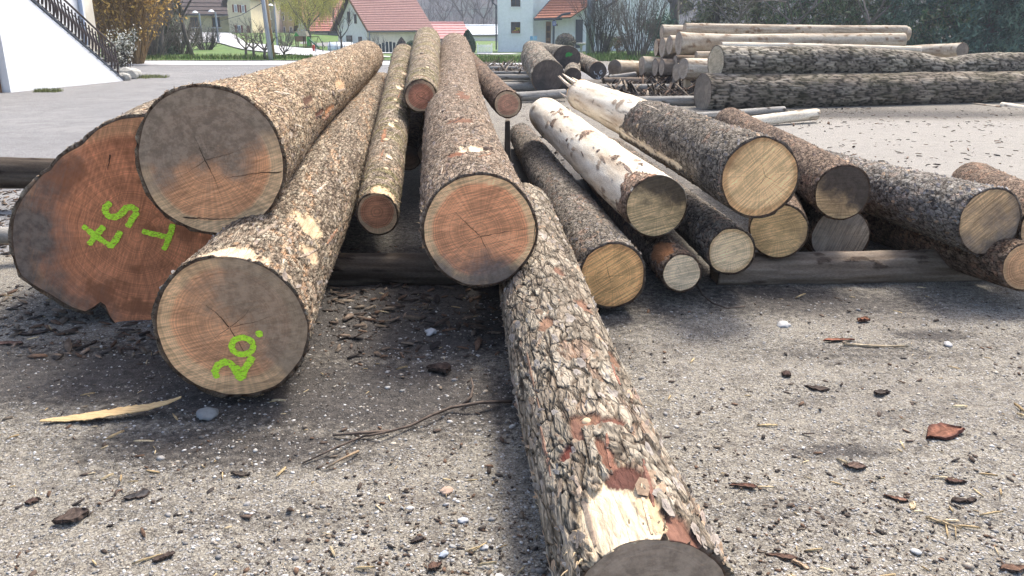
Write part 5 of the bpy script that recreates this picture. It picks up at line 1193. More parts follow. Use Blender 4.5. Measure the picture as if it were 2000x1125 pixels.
MAT['trim_white'] = plain('white_trim', (0.76, 0.76, 0.75), (0.7, 0.7, 0.69), 10, 0.6, 0.05)
MAT['concrete'] = plain('concrete', (0.40, 0.39, 0.35), (0.30, 0.29, 0.26), 7, 0.92, 0.3, 0.006, dirt=(0.24, 0.23, 0.2), dirt_scale=3)
MAT['iron'] = plain('wrought_iron', (0.035, 0.026, 0.024), (0.06, 0.035, 0.026), 20, 0.6, 0.1, spec=0.5)
MAT['zinc'] = plain('zinc_pipe', (0.30, 0.36, 0.46), (0.24, 0.29, 0.38), 5, 0.45, 0.05, spec=0.5)
def glass_mat():
    m, nt, b = new_mat('window_glass', 0.08, 0.6)
    v = coords(nt); f = noise(nt, v, 1.3, 2, 0.5)
    nt.links.new(mixn(nt, f, (0.02, 0.024, 0.03), (0.055, 0.06, 0.07)), b.inputs['Base Color'])
    return m
MAT['glass'] = glass_mat()

def window(par, x, z, w, h, y=0.0, frame=None, sill=True, shutters=False, curtains=False):
    """window in a wall whose outside faces local -y"""
    f = MB()
    fr = 0.07
    f.box(x, x + fr, y - 0.03, y + 0.05, z, z + h).box(x + w - fr, x + w, y - 0.03, y + 0.05, z, z + h)
    f.box(x + fr, x + w - fr, y - 0.03, y + 0.05, z, z + fr).box(x + fr, x + w - fr, y - 0.03, y + 0.05, z + h - fr, z + h)
    f.box(x + w / 2 - 0.025, x + w / 2 + 0.025, y - 0.025, y + 0.045, z + fr, z + h - fr)
    wo = f.build('window', frame or MAT['wood_dark'], par)
    for k in (0, 1):
        xa = x + fr + k * (w / 2 - fr + 0.025); MB().box(xa, xa + w / 2 - fr - 0.025, y - 0.008, y + 0.012, z + fr, z + h - fr).build('pane', MAT['glass'], wo)
    if sill: MB().box(x - 0.12, x + w + 0.12, y - 0.10, y - 0.001, z - 0.12, z - 0.01).build('sill', MAT['trim_white'], wo)
    if shutters:
        for xa in (x - w * 0.52 - 0.03, x + w + 0.03):
            MB().box(xa, xa + w * 0.52, y - 0.05, y - 0.002, z, z + h).build('shutter', MAT['shutter'], wo)
    return wo
def roof_courses(par, p0, p1, q1, q0, mat, n, th=0.06, name='tile_course'):
    """courses of tiles from the eave p0-p1 up to the ridge q0-q1, each a slab lapping the one below"""
    p0, p1, q0, q1 = map(Vector, (p0, p1, q0, q1))
    nrm = (p1 - p0).cross(q0 - p0).normalized()
    if nrm.z < 0: nrm = -nrm
    rf = MB().hexa([p0, p1, q1, q0] + [v + nrm * 0.05 for v in (p0, p1, q1, q0)]).build('roof', MAT['wood_dark'], par)
    for i in range(n):
        a0, a1 = i / n, (i + 1.12) / n
        a1 = min(a1, 1.0)
        lo0, lo1, hi0, hi1 = p0.lerp(q0, a0), p1.lerp(q1, a0), p0.lerp(q0, a1), p1.lerp(q1, a1)
        b = 0.055
        MB().hexa([lo0 + nrm * (b + 0.03), lo1 + nrm * (b + 0.03), hi1 + nrm * b, hi0 + nrm * b, lo0 + nrm * (b + 0.03 + th), lo1 + nrm * (b + 0.03 + th), hi1 + nrm * (b + 0.02), hi0 + nrm * (b + 0.02)]).build(name, mat, rf)
    return rf
def gable_house(name, label, corner, front_r, depth, wall_h, ridge_h, wall, tile, courses=14, over=0.45, cat='house', gable_mat=None):
    """corner = front-left base corner, front_r = front-right base corner; local x along the front, y back"""
    c, r = Vector(corner), Vector(front_r)
    d = r - c; w = math.hypot(d.x, d.y)
    h = thing(name, label, cat, c, math.atan2(d.y, d.x))
    th = 0.25
    MB().box(0, w, 0, th, -1.5, wall_h).build('wall', wall, h)
    MB().box(0, w, depth - th, depth, -1.5, wall_h).build('wall', wall, h)
    for xa in (0.002, w - th - 0.002):
        MB().prism([(xa, th, -1.5), (xa, depth - th, -1.5), (xa, depth - th, wall_h), (xa, depth / 2, ridge_h - 0.05), (xa, th, wall_h)], (th, 0, 0)).build('gable_wall', gable_mat or wall, h)
    sl = (ridge_h - wall_h) / (depth / 2)
    e = over
    roof_courses(h, (-e, -e, wall_h - e * sl), (w + e, -e, wall_h - e * sl), (w + e, depth / 2, ridge_h), (-e, depth / 2, ridge_h), tile, courses)
    roof_courses(h, (w + e, depth + e, wall_h - e * sl), (-e, depth + e, wall_h - e * sl), (-e, depth / 2, ridge_h), (w + e, depth / 2, ridge_h), tile, max(3, courses // 3))
    MB().tube([(-e, depth / 2, ridge_h + 0.12), (w + e, depth / 2, ridge_h + 0.12)], 0.13, 8).build('ridge_tiles', tile, h)
    MB().tube([(-e, -e - 0.06, wall_h - e * sl - 0.02), (w + e, -e - 0.06, wall_h - e * sl - 0.02)], 0.07, 6).build('gutter', MAT['slate_trim'], h)
    for s_ in (-1, 1):
        for xa in (-e - 0.03, w + e):
            a = (xa, depth / 2 + s_ * (depth / 2 + e), wall_h - e * sl - 0.12); b = (xa, depth / 2, ridge_h - 0.12)
            MB().prism([a, b, (b[0], b[1], b[2] + 0.2), (a[0], a[1], a[2] + 0.2)], (0.03, 0, 0)).build('barge_board', MAT['wood_brown'], h)
    return h, w
def base(px, py, t):
    p = W(px, py, t); return Vector((p.x, p.y, TZ1(p.x, p.y)))
# white-gabled house with the red tiled roof
C5 = W(722, 104, 78); R5 = W(836, 104, 83.2); C5.z = R5.z = -1.1
h5, w5 = gable_house('house', 'cream house with big mauve-red tiled roof beyond the left logs', C5, R5, 4.9, 2.75, 5.45, MAT['pale_cream'], MAT['tile_mauve'], 20, 0.5, gable_mat=MAT['white_wall'])
gw = bpy.data.objects.new('gable_windows', None)
bpy.data.objects.remove(gw)
for (ya, z, w_, hh) in ((1.1, 0.6, 0.5, 1.1), (1.75, 2.9, 0.35, 0.85), (2.75, 3.0, 0.4, 1.0), (2.6, 0.2, 0.9, 1.6)):
    wo = MB().box(-0.05, 0.03, ya, ya + w_, z, z + hh).build('window', MAT['wood_dark'], h5)
    MB().box(-0.06, -0.052, ya + 0.06, ya + w_ - 0.06, z + 0.06, z + hh - 0.06).build('pane', MAT['glass'], wo)
MB().tube([(0.06, -0.06, -0.5), (0.06, -0.06, 2.2), (0.0, -0.4, 2.4)], 0.05, 6).build('drain_pipe', MAT['zinc'], h5)
# central white house
Y7 = 74.0
def loc7(px, py, t=Y7): return W(px, py, t)
a = loc7(972, 97); z7 = a.z
h7 = thing('house', 'white house with orange-tiled porch roof and brown door in the centre', 'house', (a.x, a.y, z7))
def lx(px, t=Y7): return loc7(px, 97, t).x - a.x
def lz(py, t=Y7): return loc7(972, py, t).z - z7
wl = MB().box(0, lx(1041), 0, 5, -1, 6.5).build('wall', MAT['white_wall'], h7)
window(h7, lx(998), lz(65), lx(1016) - lx(998), lz(43) - lz(65), 0.0, MAT['wood_dark']); window(h7, lx(998), lz(13.5), lx(1016) - lx(998), 1.15, 0.0, MAT['wood_dark'])
bx = MB().box(lx(1000), lx(1014), -0.16, -0.03, lz(64.5), lz(60)).build('flower_box', plain('terracotta', (0.3, 0.14, 0.08), None, 8), h7)
mb = MB(); rs = random.Random(2)
for k in range(24):
    x_ = lx(1003) + rs.random() * 0.5; z_ = lz(60) + rs.random() * 0.22; mb.box(x_, x_ + 0.07, -0.15, -0.08, z_, z_ + 0.06)
mb.build('flowers', plain('yellow_flowers', (0.75, 0.6, 0.04), (0.6, 0.5, 0.05), 30), bx)
MB().tube([(-0.12, -0.1, 0), (-0.12, -0.1, lz(12)), (-0.45, -0.3, lz(5)), (-0.5, -0.3, 6.5)], 0.07, 6).build('drain_pipe', MAT['slate_trim'], h7)
MB().box(lx(1041) + 0.004, lx(1330), 1.6, 6, -1, 6.5).build('wall', MAT['white_wall'], h7)
dr = MB().box(lx(1067), lx(1077), 1.52, 1.598, 0, lz(42)).build('door', MAT['wood_brown'], h7)
for zz in (0.25, 1.0, 1.6): MB().box(lx(1068.4), lx(1075.6), 1.5, 1.519, zz, zz + 0.45).build('panel', MAT['wood_dark'], dr)
MB().tube([(lx(1076), 1.49, 1.02), (lx(1075), 1.47, 1.02)], 0.025, 6).build('handle', MAT['iron'], dr)
MB().box(lx(1078.5), lx(1082.5), -0.3, -0.1, 0, lz(39)).build('porch_post', MAT['slate_trim'], h7)
roof_courses(h7, (lx(1043), -0.5, lz(38)), (lx(1112), -0.5, lz(36)), (lx(1205), 3.0, lz(-22)), (lx(1098), 3.0, lz(-22)), MAT['tile_orange'], 12, 0.07)
MB().tube([(lx(1042), -0.56, lz(38.5)), (lx(1096), -0.56, lz(37.5))], 0.09, 6).build('gutter', MAT['slate_trim'], h7)
MB().tube([(lx(1042.5), -0.5, lz(37)), (lx(1097), 3.0, lz(-22))], 0.10, 4).build('verge_trim', MAT['slate_trim'], h7)
MB().tube([(lx(1086), -0.55, lz(36)), (lx(1096), -0.6, lz(29)), (lx(1112), -0.6, lz(26))], 0.12, 4).build('verge_trim', MAT['slate_trim'], h7)
MB().tube([(lx(1180), 1.3, lz(16)), (lx(1197), 1.3, lz(6)), (lx(1212), 1.3, lz(-6))], 0.14, 4).build('barge_board', MAT['slate_trim'], h7)
MB().box(lx(1126), lx(1140), 1.5, 1.598, 0.1, lz(38)).build('dark_doorway', MAT['slate_trim'], h7)
rp = MB().prism([(lx(1322), 0.2, lz(30)), (lx(1352), 0.2, lz(18)), (lx(1330), 0.2, lz(-10)), (lx(1322), 0.2, lz(-10))], (0, 3, 0)).build('roof', MAT['tile_brown'], h7)
pl = MB().box(lx(1078), lx(1085), -0.36, -0.31, lz(50), lz(41)).build('house_plate', plain('blue_enamel', (0.05, 0.09, 0.42), (0.04, 0.07, 0.35), 8, 0.4), h7)
for k in range(3): MB().box(lx(1079.2), lx(1083.8), -0.366, -0.3601, lz(48.6 - 2.6 * k), lz(47.6 - 2.6 * k)).build('lettering', MAT['trim_white'], pl)
MB().tube([(lx(1084), -0.2, lz(50)), (lx(1087), -0.45, lz(47)), (lx(1087), -0.45, lz(51))], 0.05, 5).build('wall_lamp', MAT['iron'], h7)
po = MB().box(lx(1035), lx(1049), -0.06, -0.012, lz(79), lz(70)).build('poster_board', MAT['trim_white'], h7)
pm = plain('poster_blue', (0.05, 0.3, 0.55), (0.4, 0.6, 0.7), 3.5, 0.5, 0)
MB().box(lx(1035.4), lx(1041.5), -0.066, -0.0601, lz(78.4), lz(70.6)).build('poster', pm, po); MB().box(lx(1042.3), lx(1048.6), -0.066, -0.0601, lz(78.4), lz(70.6)).build('poster', pm, po)
# low pink-roofed building and long white shed behind the cone hedge
p0 = W(838, 78, 96); p1 = W(915, 78, 98); p0.z = p1.z = W(838, 92, 96).z
gable_house('low_building', 'low building with pink sheet roof right of the cream house', p0, p1, 5, 1.1, 2.6, MAT['white_wall'], MAT['tile_pink'], 6, 0.4, cat='building')
p0 = W(925, 85, 104); p1 = W(985, 85, 106); p0.z = p1.z = W(925, 92, 104).z
gable_house('long_shed', 'long white shed behind the dark green cone hedge', p0, p1, 4, 1.6, 2.5, MAT['white_wall'], plain('white_sheet_roof', (0.66, 0.68, 0.7), (0.58, 0.6, 0.62), 3), 5, 0.4, cat='building')
# houses up the slope at the left
p0 = W(352, 62, 92); p1 = W(449, 64, 95); p0.z = p1.z = 0.75
h2, w2 = gable_house('house', 'cream farmhouse with dark brown roof behind the street lamps', p0, p1, 7.5, 2.6, 6.2, MAT['cream_wall'], MAT['tile_brown'], 10, 0.6)
window(h2, 1.2, 0.7, 0.9, 1.1, 0, MAT['wood_brown']); window(h2, 3.6, 0.7, 0.9, 1.1, 0, MAT['wood_brown'])
p0 = W(449, 66, 90); p1 = W(499, 66, 91); 
h2b = thing('house', 'tall cream gabled house front with red-brown shutters', 'house', (p0.x, p0.y, 0.7))
wd_ = p1.x - p0.x
MB().prism([(0, 0, -1.5), (wd_, 0, -1.5), (wd_, 0, 4.0), (wd_ * 0.45, 0, 6.4), (0, 0, 3.2)], (0, 7, 0)).build('wall', MAT['cream_wall'], h2b)
MB().prism([(wd_ * 0.45, -0.5, 6.42), (wd_ + 0.5, -0.5, 3.72), (wd_ + 0.5, -0.5, 3.94), (wd_ * 0.45, -0.5, 6.66)], (0, 8, 0)).build('roof', MAT['wood_brown'], h2b)
MB().prism([(wd_ * 0.45, -0.5, 6.42), (-0.5, -0.5, 2.84), (-0.5, -0.5, 3.06), (wd_ * 0.45, -0.5, 6.66)], (0, 8, 0)).build('roof', MAT['tile_brown'], h2b)
for x_, z_ in ((0.75, 2.3), (1.55, 2.25)): window(h2b, x_, z_, 0.32, 0.8, 0, MAT['trim_white'], False, True)
window(h2b, 0.85, 0.1, 0.4, 0.85, 0, MAT['trim_white'], False, True)
MB().prism([(1.9, -0.03, 0), (2.25, -0.03, 0), (2.25, -0.03, 0.75), (2.18, -0.03, 0.9), (2.07, -0.03, 0.96), (1.96, -0.03, 0.9), (1.9, -0.03, 0.75)], (0, 0.05, 0)).build('arched_door', MAT['wood_brown'], h2b)
p0 = W(500, 66, 96); p1 = W(545, 66, 97)
h3 = thing('house', 'grey-beige house wall behind the utility poles', 'house', (p0.x, p0.y, 0.7)); w3 = p1.x - p0.x
MB().box(0, w3, 0, 6, -1.5, 3.6).build('wall', MAT['grey_wall'], h3)
MB().prism([(-0.3, -0.4, 3.6), (w3 + 0.3, -0.4, 3.6), (w3 + 0.3, 3, 5.2), (-0.3, 3, 5.2)], (0, 0, 0.15)).build('roof', MAT['tile_brown'], h3)
window(h3, 0.1, 1.9, 0.45, 1.1, 0, MAT['shutter'], False, False); window(h3, 1.5, 1.7, 0.4, 0.9, 0, MAT['trim_white']); window(h3, 1.55, 0.0, 0.4, 0.9, 0, MAT['trim_white'])
MB().box(0.25, 0.65, -0.05, 0.02, -0.4, 1.0).build('door', MAT['slate_trim'], h3)
p0 = W(545, 66, 99); p1 = W(612, 66, 100)
h3b = thing('house', 'yellow house behind the willow with dark roof', 'house', (p0.x, p0.y, 0.7)); w3 = p1.x - p0.x
MB().box(0, w3, 0, 6, -1.5, 3.1).build('wall', MAT['yellow_wall'], h3b)
MB().prism([(-0.3, -0.5, 3.1), (w3 + 0.3, -0.5, 3.1), (w3 + 0.3, 3, 5.0), (-0.3, 3, 5.0)], (0, 0, 0.15)).build('roof', MAT['tile_brown'], h3b)
for x_ in (0.4, 1.3, 2.4, 3.3): window(h3b, x_, 1.5, 0.42, 0.95, 0, MAT['trim_white'], False); window(h3b, x_, -0.1, 0.42, 0.9, 0, MAT['trim_white'], False)
p0 = W(606, 86, 90); p1 = W(700, 86, 92); p0.z = p1.z = W(606, 88, 90).z
h4, w4 = gable_house('barn', 'white barn with pale red tiled roof behind the willow', p0, p1, 8, 1.75, 5.4, MAT['white_wall'], MAT['tile_red'], 16, 0.4, cat='barn')
MB().box(2.0, 3.6, -0.06, 0.02, 0, 1.5).build('garage_door', plain('blue_grey_door', (0.22, 0.25, 0.32), (0.18, 0.2, 0.26), 4), h4)
# white stair building at the left
A0 = G(37, 179); A1 = G(241, 158)
dv_ = A1 - A0; LW = dv_.length
hs = thing('stair_building', 'white building with outside stair and iron railing at the left edge', 'building', A0, math.atan2(dv_.y, dv_.x))
# local x runs along the stair wall away from the viewer, local +y is behind the wall
NS = 16; RUN = LW * 0.985 / NS; RISE = 0.178
top = NS * RISE
MB().prism([(0, 0, -0.1), (LW, 0, -0.1), (LW, 0, 0.02), (0.0, 0, top + 0.0)], (0, 0.16, 0)).build('wall', MAT['stair_wall'], hs)
MB().prism([(LW + 0.03, -0.02, 0.0), (LW + 0.03, -0.02, 0.06), (0.0, -0.02, top + 0.10), (0.0, -0.02, top + 0.04)], (0, 0.2, 0)).build('stringer_edge', MAT['slate_trim'], hs)
for k in range(NS):
    x1_ = LW * 0.995 - k * RUN; x0_ = x1_ - RUN
    st = MB().box(x0_ - 0.02, x1_, 0.03, 1.15, k * RISE - 0.2 if k else 0.0, (k + 1) * RISE - 0.035).build('step', MAT['concrete'], hs)
    MB().box(x0_ - 0.02, x1_ + 0.03, 0.0, 1.16, (k + 1) * RISE - 0.034, (k + 1) * RISE).build('tread', MAT['concrete'], st)
MB().box(-0.28, -0.003, -0.004, 0.3, -0.1, 5.5).build('pillar', MAT['white_wall'], hs)
MB().box(-6.0, LW + 0.35, 1.2, 1.5, -0.1, 5.6).build('wall', MAT['stair_wall'], hs)
MB().tube([(LW + 0.1, 1.14, 0.1), (LW + 0.1, 1.14, 5.5)], 0.06, 8).build('drain_pipe', MAT['zinc'], hs)
MB().box(LW + 0.352, LW + 0.9, 1.3, 4.0, -0.1, 5.6).build('wall', MAT['pale_cream'], hs)
MB().box(-0.55, -0.33, 0.2, 0.45, 0, 5).build('timber_post', MAT['wood_brown'], hs)
MB().box(-4.0, -0.6, 1.0, 1.19, 0, 4).build('garage_panel', MAT['wood_dark'], hs)
rl = lambda x_: top * (LW - x_) / LW
rail = MB().tube([(LW * 0.985, 0.08, rl(LW) + 1.0), (-0.2, 0.08, rl(-0.2) + 1.0)], 0.03, 6).build('handrail', MAT['iron'], hs)
MB().tube([(LW * 0.985, 0.08, rl(LW) + 0.78), (-0.2, 0.08, rl(-0.2) + 0.78)], 0.014, 5).build('rail', MAT['iron'], hs)
MB().tube([(LW * 0.985, 0.08, rl(LW) + 0.22), (-0.2, 0.08, rl(-0.2) + 0.22)], 0.014, 5).build('rail', MAT['iron'], hs)
nb = 34
bm_ = MB().tube([(0, 0, 0), (0, -0.03, 0.15), (0, -0.05, 0.3), (0, 0, 0.5), (0, 0, 0.72)], [0.022, 0.036, 0.038, 0.026, 0.022], 5)
b0 = bm_.build('baluster', MAT['iron'], hs)
for k in range(nb):
    o = b0 if k == 0 else link(b0.copy(), hs)
    x_ = LW * 0.975 - k * (LW * 0.99) / nb; o.location = (x_, 0.08, rl(x_) + 0.16)
for x_ in (LW * 0.985, LW * 0.45): MB().tube([(x_, 0.08, rl(x_) + 0.1), (x_, 0.08, rl(x_) + 1.0)], 0.02, 6).build('newel_post', MAT['iron'], hs)
# parked car tail at the left edge
car = thing('parked_car', 'rear of a white car under the stair building at the left edge', 'car', W(-30, 175, 21.2) , math.atan2(dv_.y, dv_.x)); car.location.z = 0
prof = [(0.32, -0.02), (0.32, 0.55), (0.28, 0.95), (0.05, 1.3), (-0.4, 1.42), (-1.8, 1.42), (-2.4, 1.0), (-3.6, 0.85), (-3.7, 0.3), (-3.6, 0.02)]
MAT['car_white'] = plain('white_car_paint', (0.75, 0.75, 0.76), (0.72, 0.72, 0.73), 2, 0.3, 0, spec=0.5)
MB().prism([(x_, 0, z_ + 0.2) for x_, z_ in prof], (0, 1.6, 0)).build('body', MAT['car_white'], car, False, 0.08)
MB().box(0.2, 0.36, -0.02, 0.2, 0.95, 1.3).build('tail_light', plain('tail_red', (0.5, 0.02, 0.03), None, 5, 0.3), car)
MB().box(0.1, 0.44, 0.02, 1.55, 0.28, 0.62).build('bumper', MAT['concrete'], car, False, 0.05)
for x_ in (-0.55, -2.9):
    wh = MB().tube([(x_, -0.03, 0.32), (x_, 0.22, 0.32)], 0.32, 18).build('wheel', plain('tyre', (0.02, 0.02, 0.02), None, 5), car); MB().tube([(x_, -0.045, 0.32), (x_, -0.031, 0.32)], 0.19, 14).build('rim', MAT['zinc'], wh)

# ------------------------------------------------------------------ street furniture, garden things
def pole(px, py0, py1, t, r, mat, label, name='utility_pole', lean=0.0, cat='pole', base_z=None):
    b = W(px, py1, t); tp = W(px + lean, py0, t); b.z = min(b.z, TZ1(b.x, b.y))
    tp = Vector((tp.x, b.y, tp.z))
    o = MB().tube([b, b.lerp(tp, 0.5), tp], [r * 1.15, r, r * 0.85], 10).build(name, mat, None, True)
    return tag(o, label, cat)
MAT['pole_grey'] = plain('weathered_pole', (0.3, 0.33, 0.36), (0.22, 0.25, 0.28), 3, 0.85, 0.3, 0.01, (6, 6, 0.5))
MAT['pole_wood'] = plain('wooden_pole', (0.36, 0.25, 0.12), (0.27, 0.18, 0.09), 3, 0.85, 0.3, 0.01, (6, 6, 0.5))
pole(530, -60, 121, 39.5, 0.10, MAT['pole_grey'], 'tall blue-grey utility pole by the road at the left', lean=-9)
pole(536, -60, 120, 40.2, 0.07, MAT['pole_wood'], 'slim tan wooden pole beside the blue-grey utility pole', lean=-8)
pole(1149, -80, 106, 50, 0.15, MAT['pole_grey'], 'grey concrete utility pole in front of the central house')
pole(1156.5, -80, 106, 50.6, 0.10, MAT['pole_grey'], 'thinner twin pole touching the grey concrete pole')
def lamp(px, py0, py1, t, label, side):
    b = W(px, py1, t); tp = W(px, py0, t); b.z = min(b.z, TZ1(b.x, b.y)); tp.y = b.y
    s_ = thing('street_lamp', label, 'street lamp', b, group='street lamps')
    H_ = tp.z - b.z
    MB().tube([(0, 0, 0), (0, 0, H_)], [0.09, 0.06], 8).build('post', MAT['pole_grey'], s_)
    MB().tube([(0, 0, H_ - 0.05), (side * 0.25, 0, H_ + 0.1)], 0.04, 6).build('arm', MAT['pole_grey'], s_)
    MB().lathe([(0.02, 0.16), (0.1, 0.14), (0.22, 0.03), (0.23, 0.0)], (side * 0.3, 0, H_ + 0.02), 12).build('lamp_shade', MAT['trim_white'], s_)
lamp(393, 26, 62, 62, 'left street lamp in front of the brown roof', -1)
lamp(426, 24, 75, 60, 'right street lamp in front of the brown roof', -1)
lamp(541, 12, 78, 70, 'street lamp beside the yellow house', -1)
# red hydrant post
b = W(614, 114, 52); b.z = TZ1(b.x, b.y)
hy_ = thing('hydrant', 'small red hydrant post on the verge', 'hydrant', b)
MR = plain('hydrant_red', (0.42, 0.05, 0.03), None, 6, 0.5); hh_ = 0.5
MB().lathe([(0.07, 0), (0.07, hh_ * 0.7), (0.09, hh_ * 0.72), (0.09, hh_ * 0.85), (0.05, hh_)], (0, 0, 0), 12).build('barrel', MR, hy_); MB().tube([(-0.12, 0, hh_ * 0.6), (0.12, 0, hh_ * 0.6)], 0.03, 8).build('nozzle', MR, hy_)
# playhouse with slide and swing
b = W(577, 90, 72); b.z = TZ1(b.x, b.y); s72 = 72 / FPX
ph = thing('playhouse', 'wooden playhouse with green gable and beige roof on the lawn', 'playhouse', b)
for x_ in (0.02, 0.7):
    for y_ in (0, 0.7): MB().box(x_, x_ + 0.08, y_, y_ + 0.08, 0, 1.0).build('leg', MAT['wood_brown'], ph)
MB().box(0, 0.8, 0, 0.8, 0.55, 1.0).build('cabin', MAT['wood_brown'], ph)
GRN = plain('green_plastic', (0.07, 0.36, 0.06), None, 5, 0.5)
MB().prism([(-0.05, -0.02, 1.0), (0.4, -0.02, 1.0), (0.15, -0.02, 1.42)], (0, 0.8, 0)).build('gable', GRN, ph)
MB().hexa([(0.12, -0.1, 1.42), (0.45, -0.1, 1.0), (1.1, -0.1, 1.0), (0.95, -0.1, 1.44), (0.12, 0.9, 1.42), (0.45, 0.9, 1.0), (1.1, 0.9, 1.0), (0.95, 0.9, 1.44)]).build('roof', plain('beige_roof', (0.5, 0.42, 0.3), None, 5), ph)
MB().box(1.02, 1.2, 0.1, 0.6, 0.2, 0.95).build('green_panel', GRN, ph)
MB().prism([(1.15, 0.0, 0.72), (1.25, 0.0, 0.76), (2.1, 0.0, 0.05), (2.0, 0.0, 0.0)], (0, 0.4, 0)).build('slide', plain('green_slide', (0.03, 0.14, 0.05), None, 5, 0.4), ph)
MB().tube([(1.2, 0.3, 0.95), (2.0, 0.5, 0.95)], 0.03, 5).tube([(1.98, 0.3, 0.95), (1.7, 0.1, 0)], 0.03, 5).tube([(1.98, 0.5, 0.95), (2.45, 0.6, 0)], 0.03, 5).build('swing_frame', MAT['wood_dark'], ph)
# white tunnel greenhouse
b = W(640, 99, 58); b.z = TZ1(b.x, b.y)
tn = thing('tunnel_greenhouse', 'low white plastic tunnel greenhouse behind the left logs', 'greenhouse', b)
prof = [(0.75 * math.cos(a_), 0.62 * math.sin(a_)) for a_ in np.linspace(0, math.pi, 13)]
MB().prism([(0.0, y_ + 0.75, z_) for y_, z_ in prof], (1.6, 0, 0)).build('cover', plain('white_film', (0.72, 0.75, 0.74), (0.66, 0.69, 0.68), 3, 0.4), tn, True)
for k in range(4): MB().tube([(0.05 + 0.5 * k, y_ * 1.02 + 0.75, z_ * 1.02) for y_, z_ in prof], 0.015, 4).build('hoop', MAT['zinc'], tn)
# picket gate, wire fences
b = W(934, 99, 68); b.z = TZ1(b.x, b.y) - 0.05
gt = thing('picket_gate', 'white picket gate left of the central house', 'gate', b)
for k in range(9): MB().box(0.02 + 0.118 * k, 0.08 + 0.118 * k, 0, 0.03, 0.05, 0.85).build('picket', MAT['trim_white'], gt)
for z_ in (0.15, 0.7): MB().box(0, 1.06, 0.031, 0.07, z_, z_ + 0.07).build('rail', MAT['trim_white'], gt)
for x_ in (-0.1, 1.08): MB().box(x_, x_ + 0.09, 0, 0.09, 0, 0.95).build('post', MAT['trim_white'], gt)
b = W(560, 116, 45)
fc = thing('wire_fence', 'thin wire fence on the verge beside the red hydrant', 'fence', (0, 0, 0))
fp = [W(x_, 118 - (x_ - 618) * 0.10, 50) for x_ in range(618, 720, 14)]
for p in fp:
    zb = TZ1(p.x, p.y); MB().tube([(p.x, p.y, zb), (p.x, p.y, zb + 0.75)], 0.025, 5).build('post', MAT['slate_trim'], fc)
for hz in (0.2, 0.45, 0.7): MB().tube([(p.x, p.y, TZ1(p.x, p.y) + hz) for p in fp], 0.008, 4).build('wire', MAT['slate_trim'], fc)
b = W(745, 106, 62)
fd = thing('mesh_fence', 'dark mesh fence panels in front of the cream house', 'fence', (0, 0, 0))
for x_ in range(741, 800, 7):
    p = W(x_, 110, 60); zb = TZ1(p.x, p.y); MB().box(p.x - 0.03, p.x + 0.16, p.y, p.y + 0.03, zb, zb + 0.75 + 0.15 * math.sin(x_)).build('panel', MAT['slate_trim'], fd)
# bird bath
b = W(1135, 100, 58); b.z = TZ1(b.x, b.y)
tag(MB().lathe([(0.22, 0), (0.1, 0.08), (0.08, 0.6), (0.14, 0.66), (0.34, 0.7), (0.36, 0.82), (0.02, 0.8)], b, 16).build('bird_bath', MAT['concrete'], None, True), 'pale stone bird bath in front of the central house', 'bird bath')
# overhead cables
for k, (q, lab) in enumerate([([(800, 17, 90), (880, 22, 95), (972, 15, 92)], 'overhead cable in front of the hill'), ([(530, -5, 39.5), (470, 30, 60), (426, 42, 62)], 'overhead cable sagging between the utility pole and lamp'), ([(400, 28, 62), (420, 33, 62), (447, 30, 88)], 'cable from the left street lamp to the farmhouse')]):
    tag(MB().tube([W(*p) for p in q], 0.02, 4).build('overhead_cable', MAT['slate_trim'], None), lab, 'cable')
# ------------------------------------------------------------------ vegetation
def grow(mb, p, d, length, r, depth, rs, spread=0.55, shrink=0.72, kids=(2, 3), up=0.12, sides=4, wig=0.12, tips=None):
    segs = 3; pts = [p]; rad = [r]; q = p.copy(); dd = d.copy()
    for i in range(segs):
        dd = (dd + Vector((rs.uniform(-wig, wig), rs.uniform(-wig, wig), rs.uniform(-wig, wig) + up * 0.3))).normalized()
        q = q + dd * (length / segs); pts.append(q.copy()); rad.append(r * (1 - 0.35 * (i + 1) / segs))
    mb.tube(pts, rad, sides if depth > 1 else 3, cap=False)
    if tips is not None: tips += [(pts[-1], dd.copy()), (pts[-2], dd.copy())]
    if depth <= 0: return
    n = rs.randint(*kids)
    for k in range(n):
        at = pts[rs.choice([1, 2, 3, 3])] if k else pts[-1]
        ax = Vector((rs.uniform(-1, 1), rs.uniform(-1, 1), rs.uniform(-0.6, 1))).normalized()
        nd_ = (dd + ax * spread * (1.5 if k else 0.6) + Vector((0, 0, up))).normalized()
        grow(mb, at, nd_, length * shrink * rs.uniform(0.75, 1.15), max(r * 0.58, 0.004), depth - 1, rs, spread, shrink, kids, up, sides, wig, tips)
def leaves(tips, n, size, rng, cols, mat, name, par, jitter=0.15, droop=0.0, asp=0.45):
    V, C_ = [], []
    T = len(tips)
    k = rng.integers(0, T, n)
    P0 = np.array([tuple(tips[i][0]) for i in k]) + rng.normal(0, jitter, (n, 3))
    a = rng.normal(0, 1, (n, 3)); a[:, 2] -= droop; a /= np.linalg.norm(a, axis=1)[:, None]
    b = rng.normal(0, 1, (n, 3)); b -= a * (a * b).sum(1)[:, None]; b /= np.linalg.norm(b, axis=1)[:, None]
    s = size * rng.uniform(0.6, 1.4, (n, 1))
    quad = np.stack([P0 - a * s, P0 - b * s * asp, P0 + a * s, P0 + b * s * asp], 1)
    cc = np.array(cols)[rng.integers(0, len(cols), n)] * rng.uniform(0.7, 1.3, (n, 1))
    return mesh_np(name, quad.reshape(-1, 3), np.arange(4 * n).reshape(n, 4), mat, par, col=np.repeat(cc, 4, 0))
MAT['leaf'] = attr_mat('foliage', (1, 1, 1), 8.0, 0.8, 0.0, 0.01, 0.2, (0.8, 1.2))
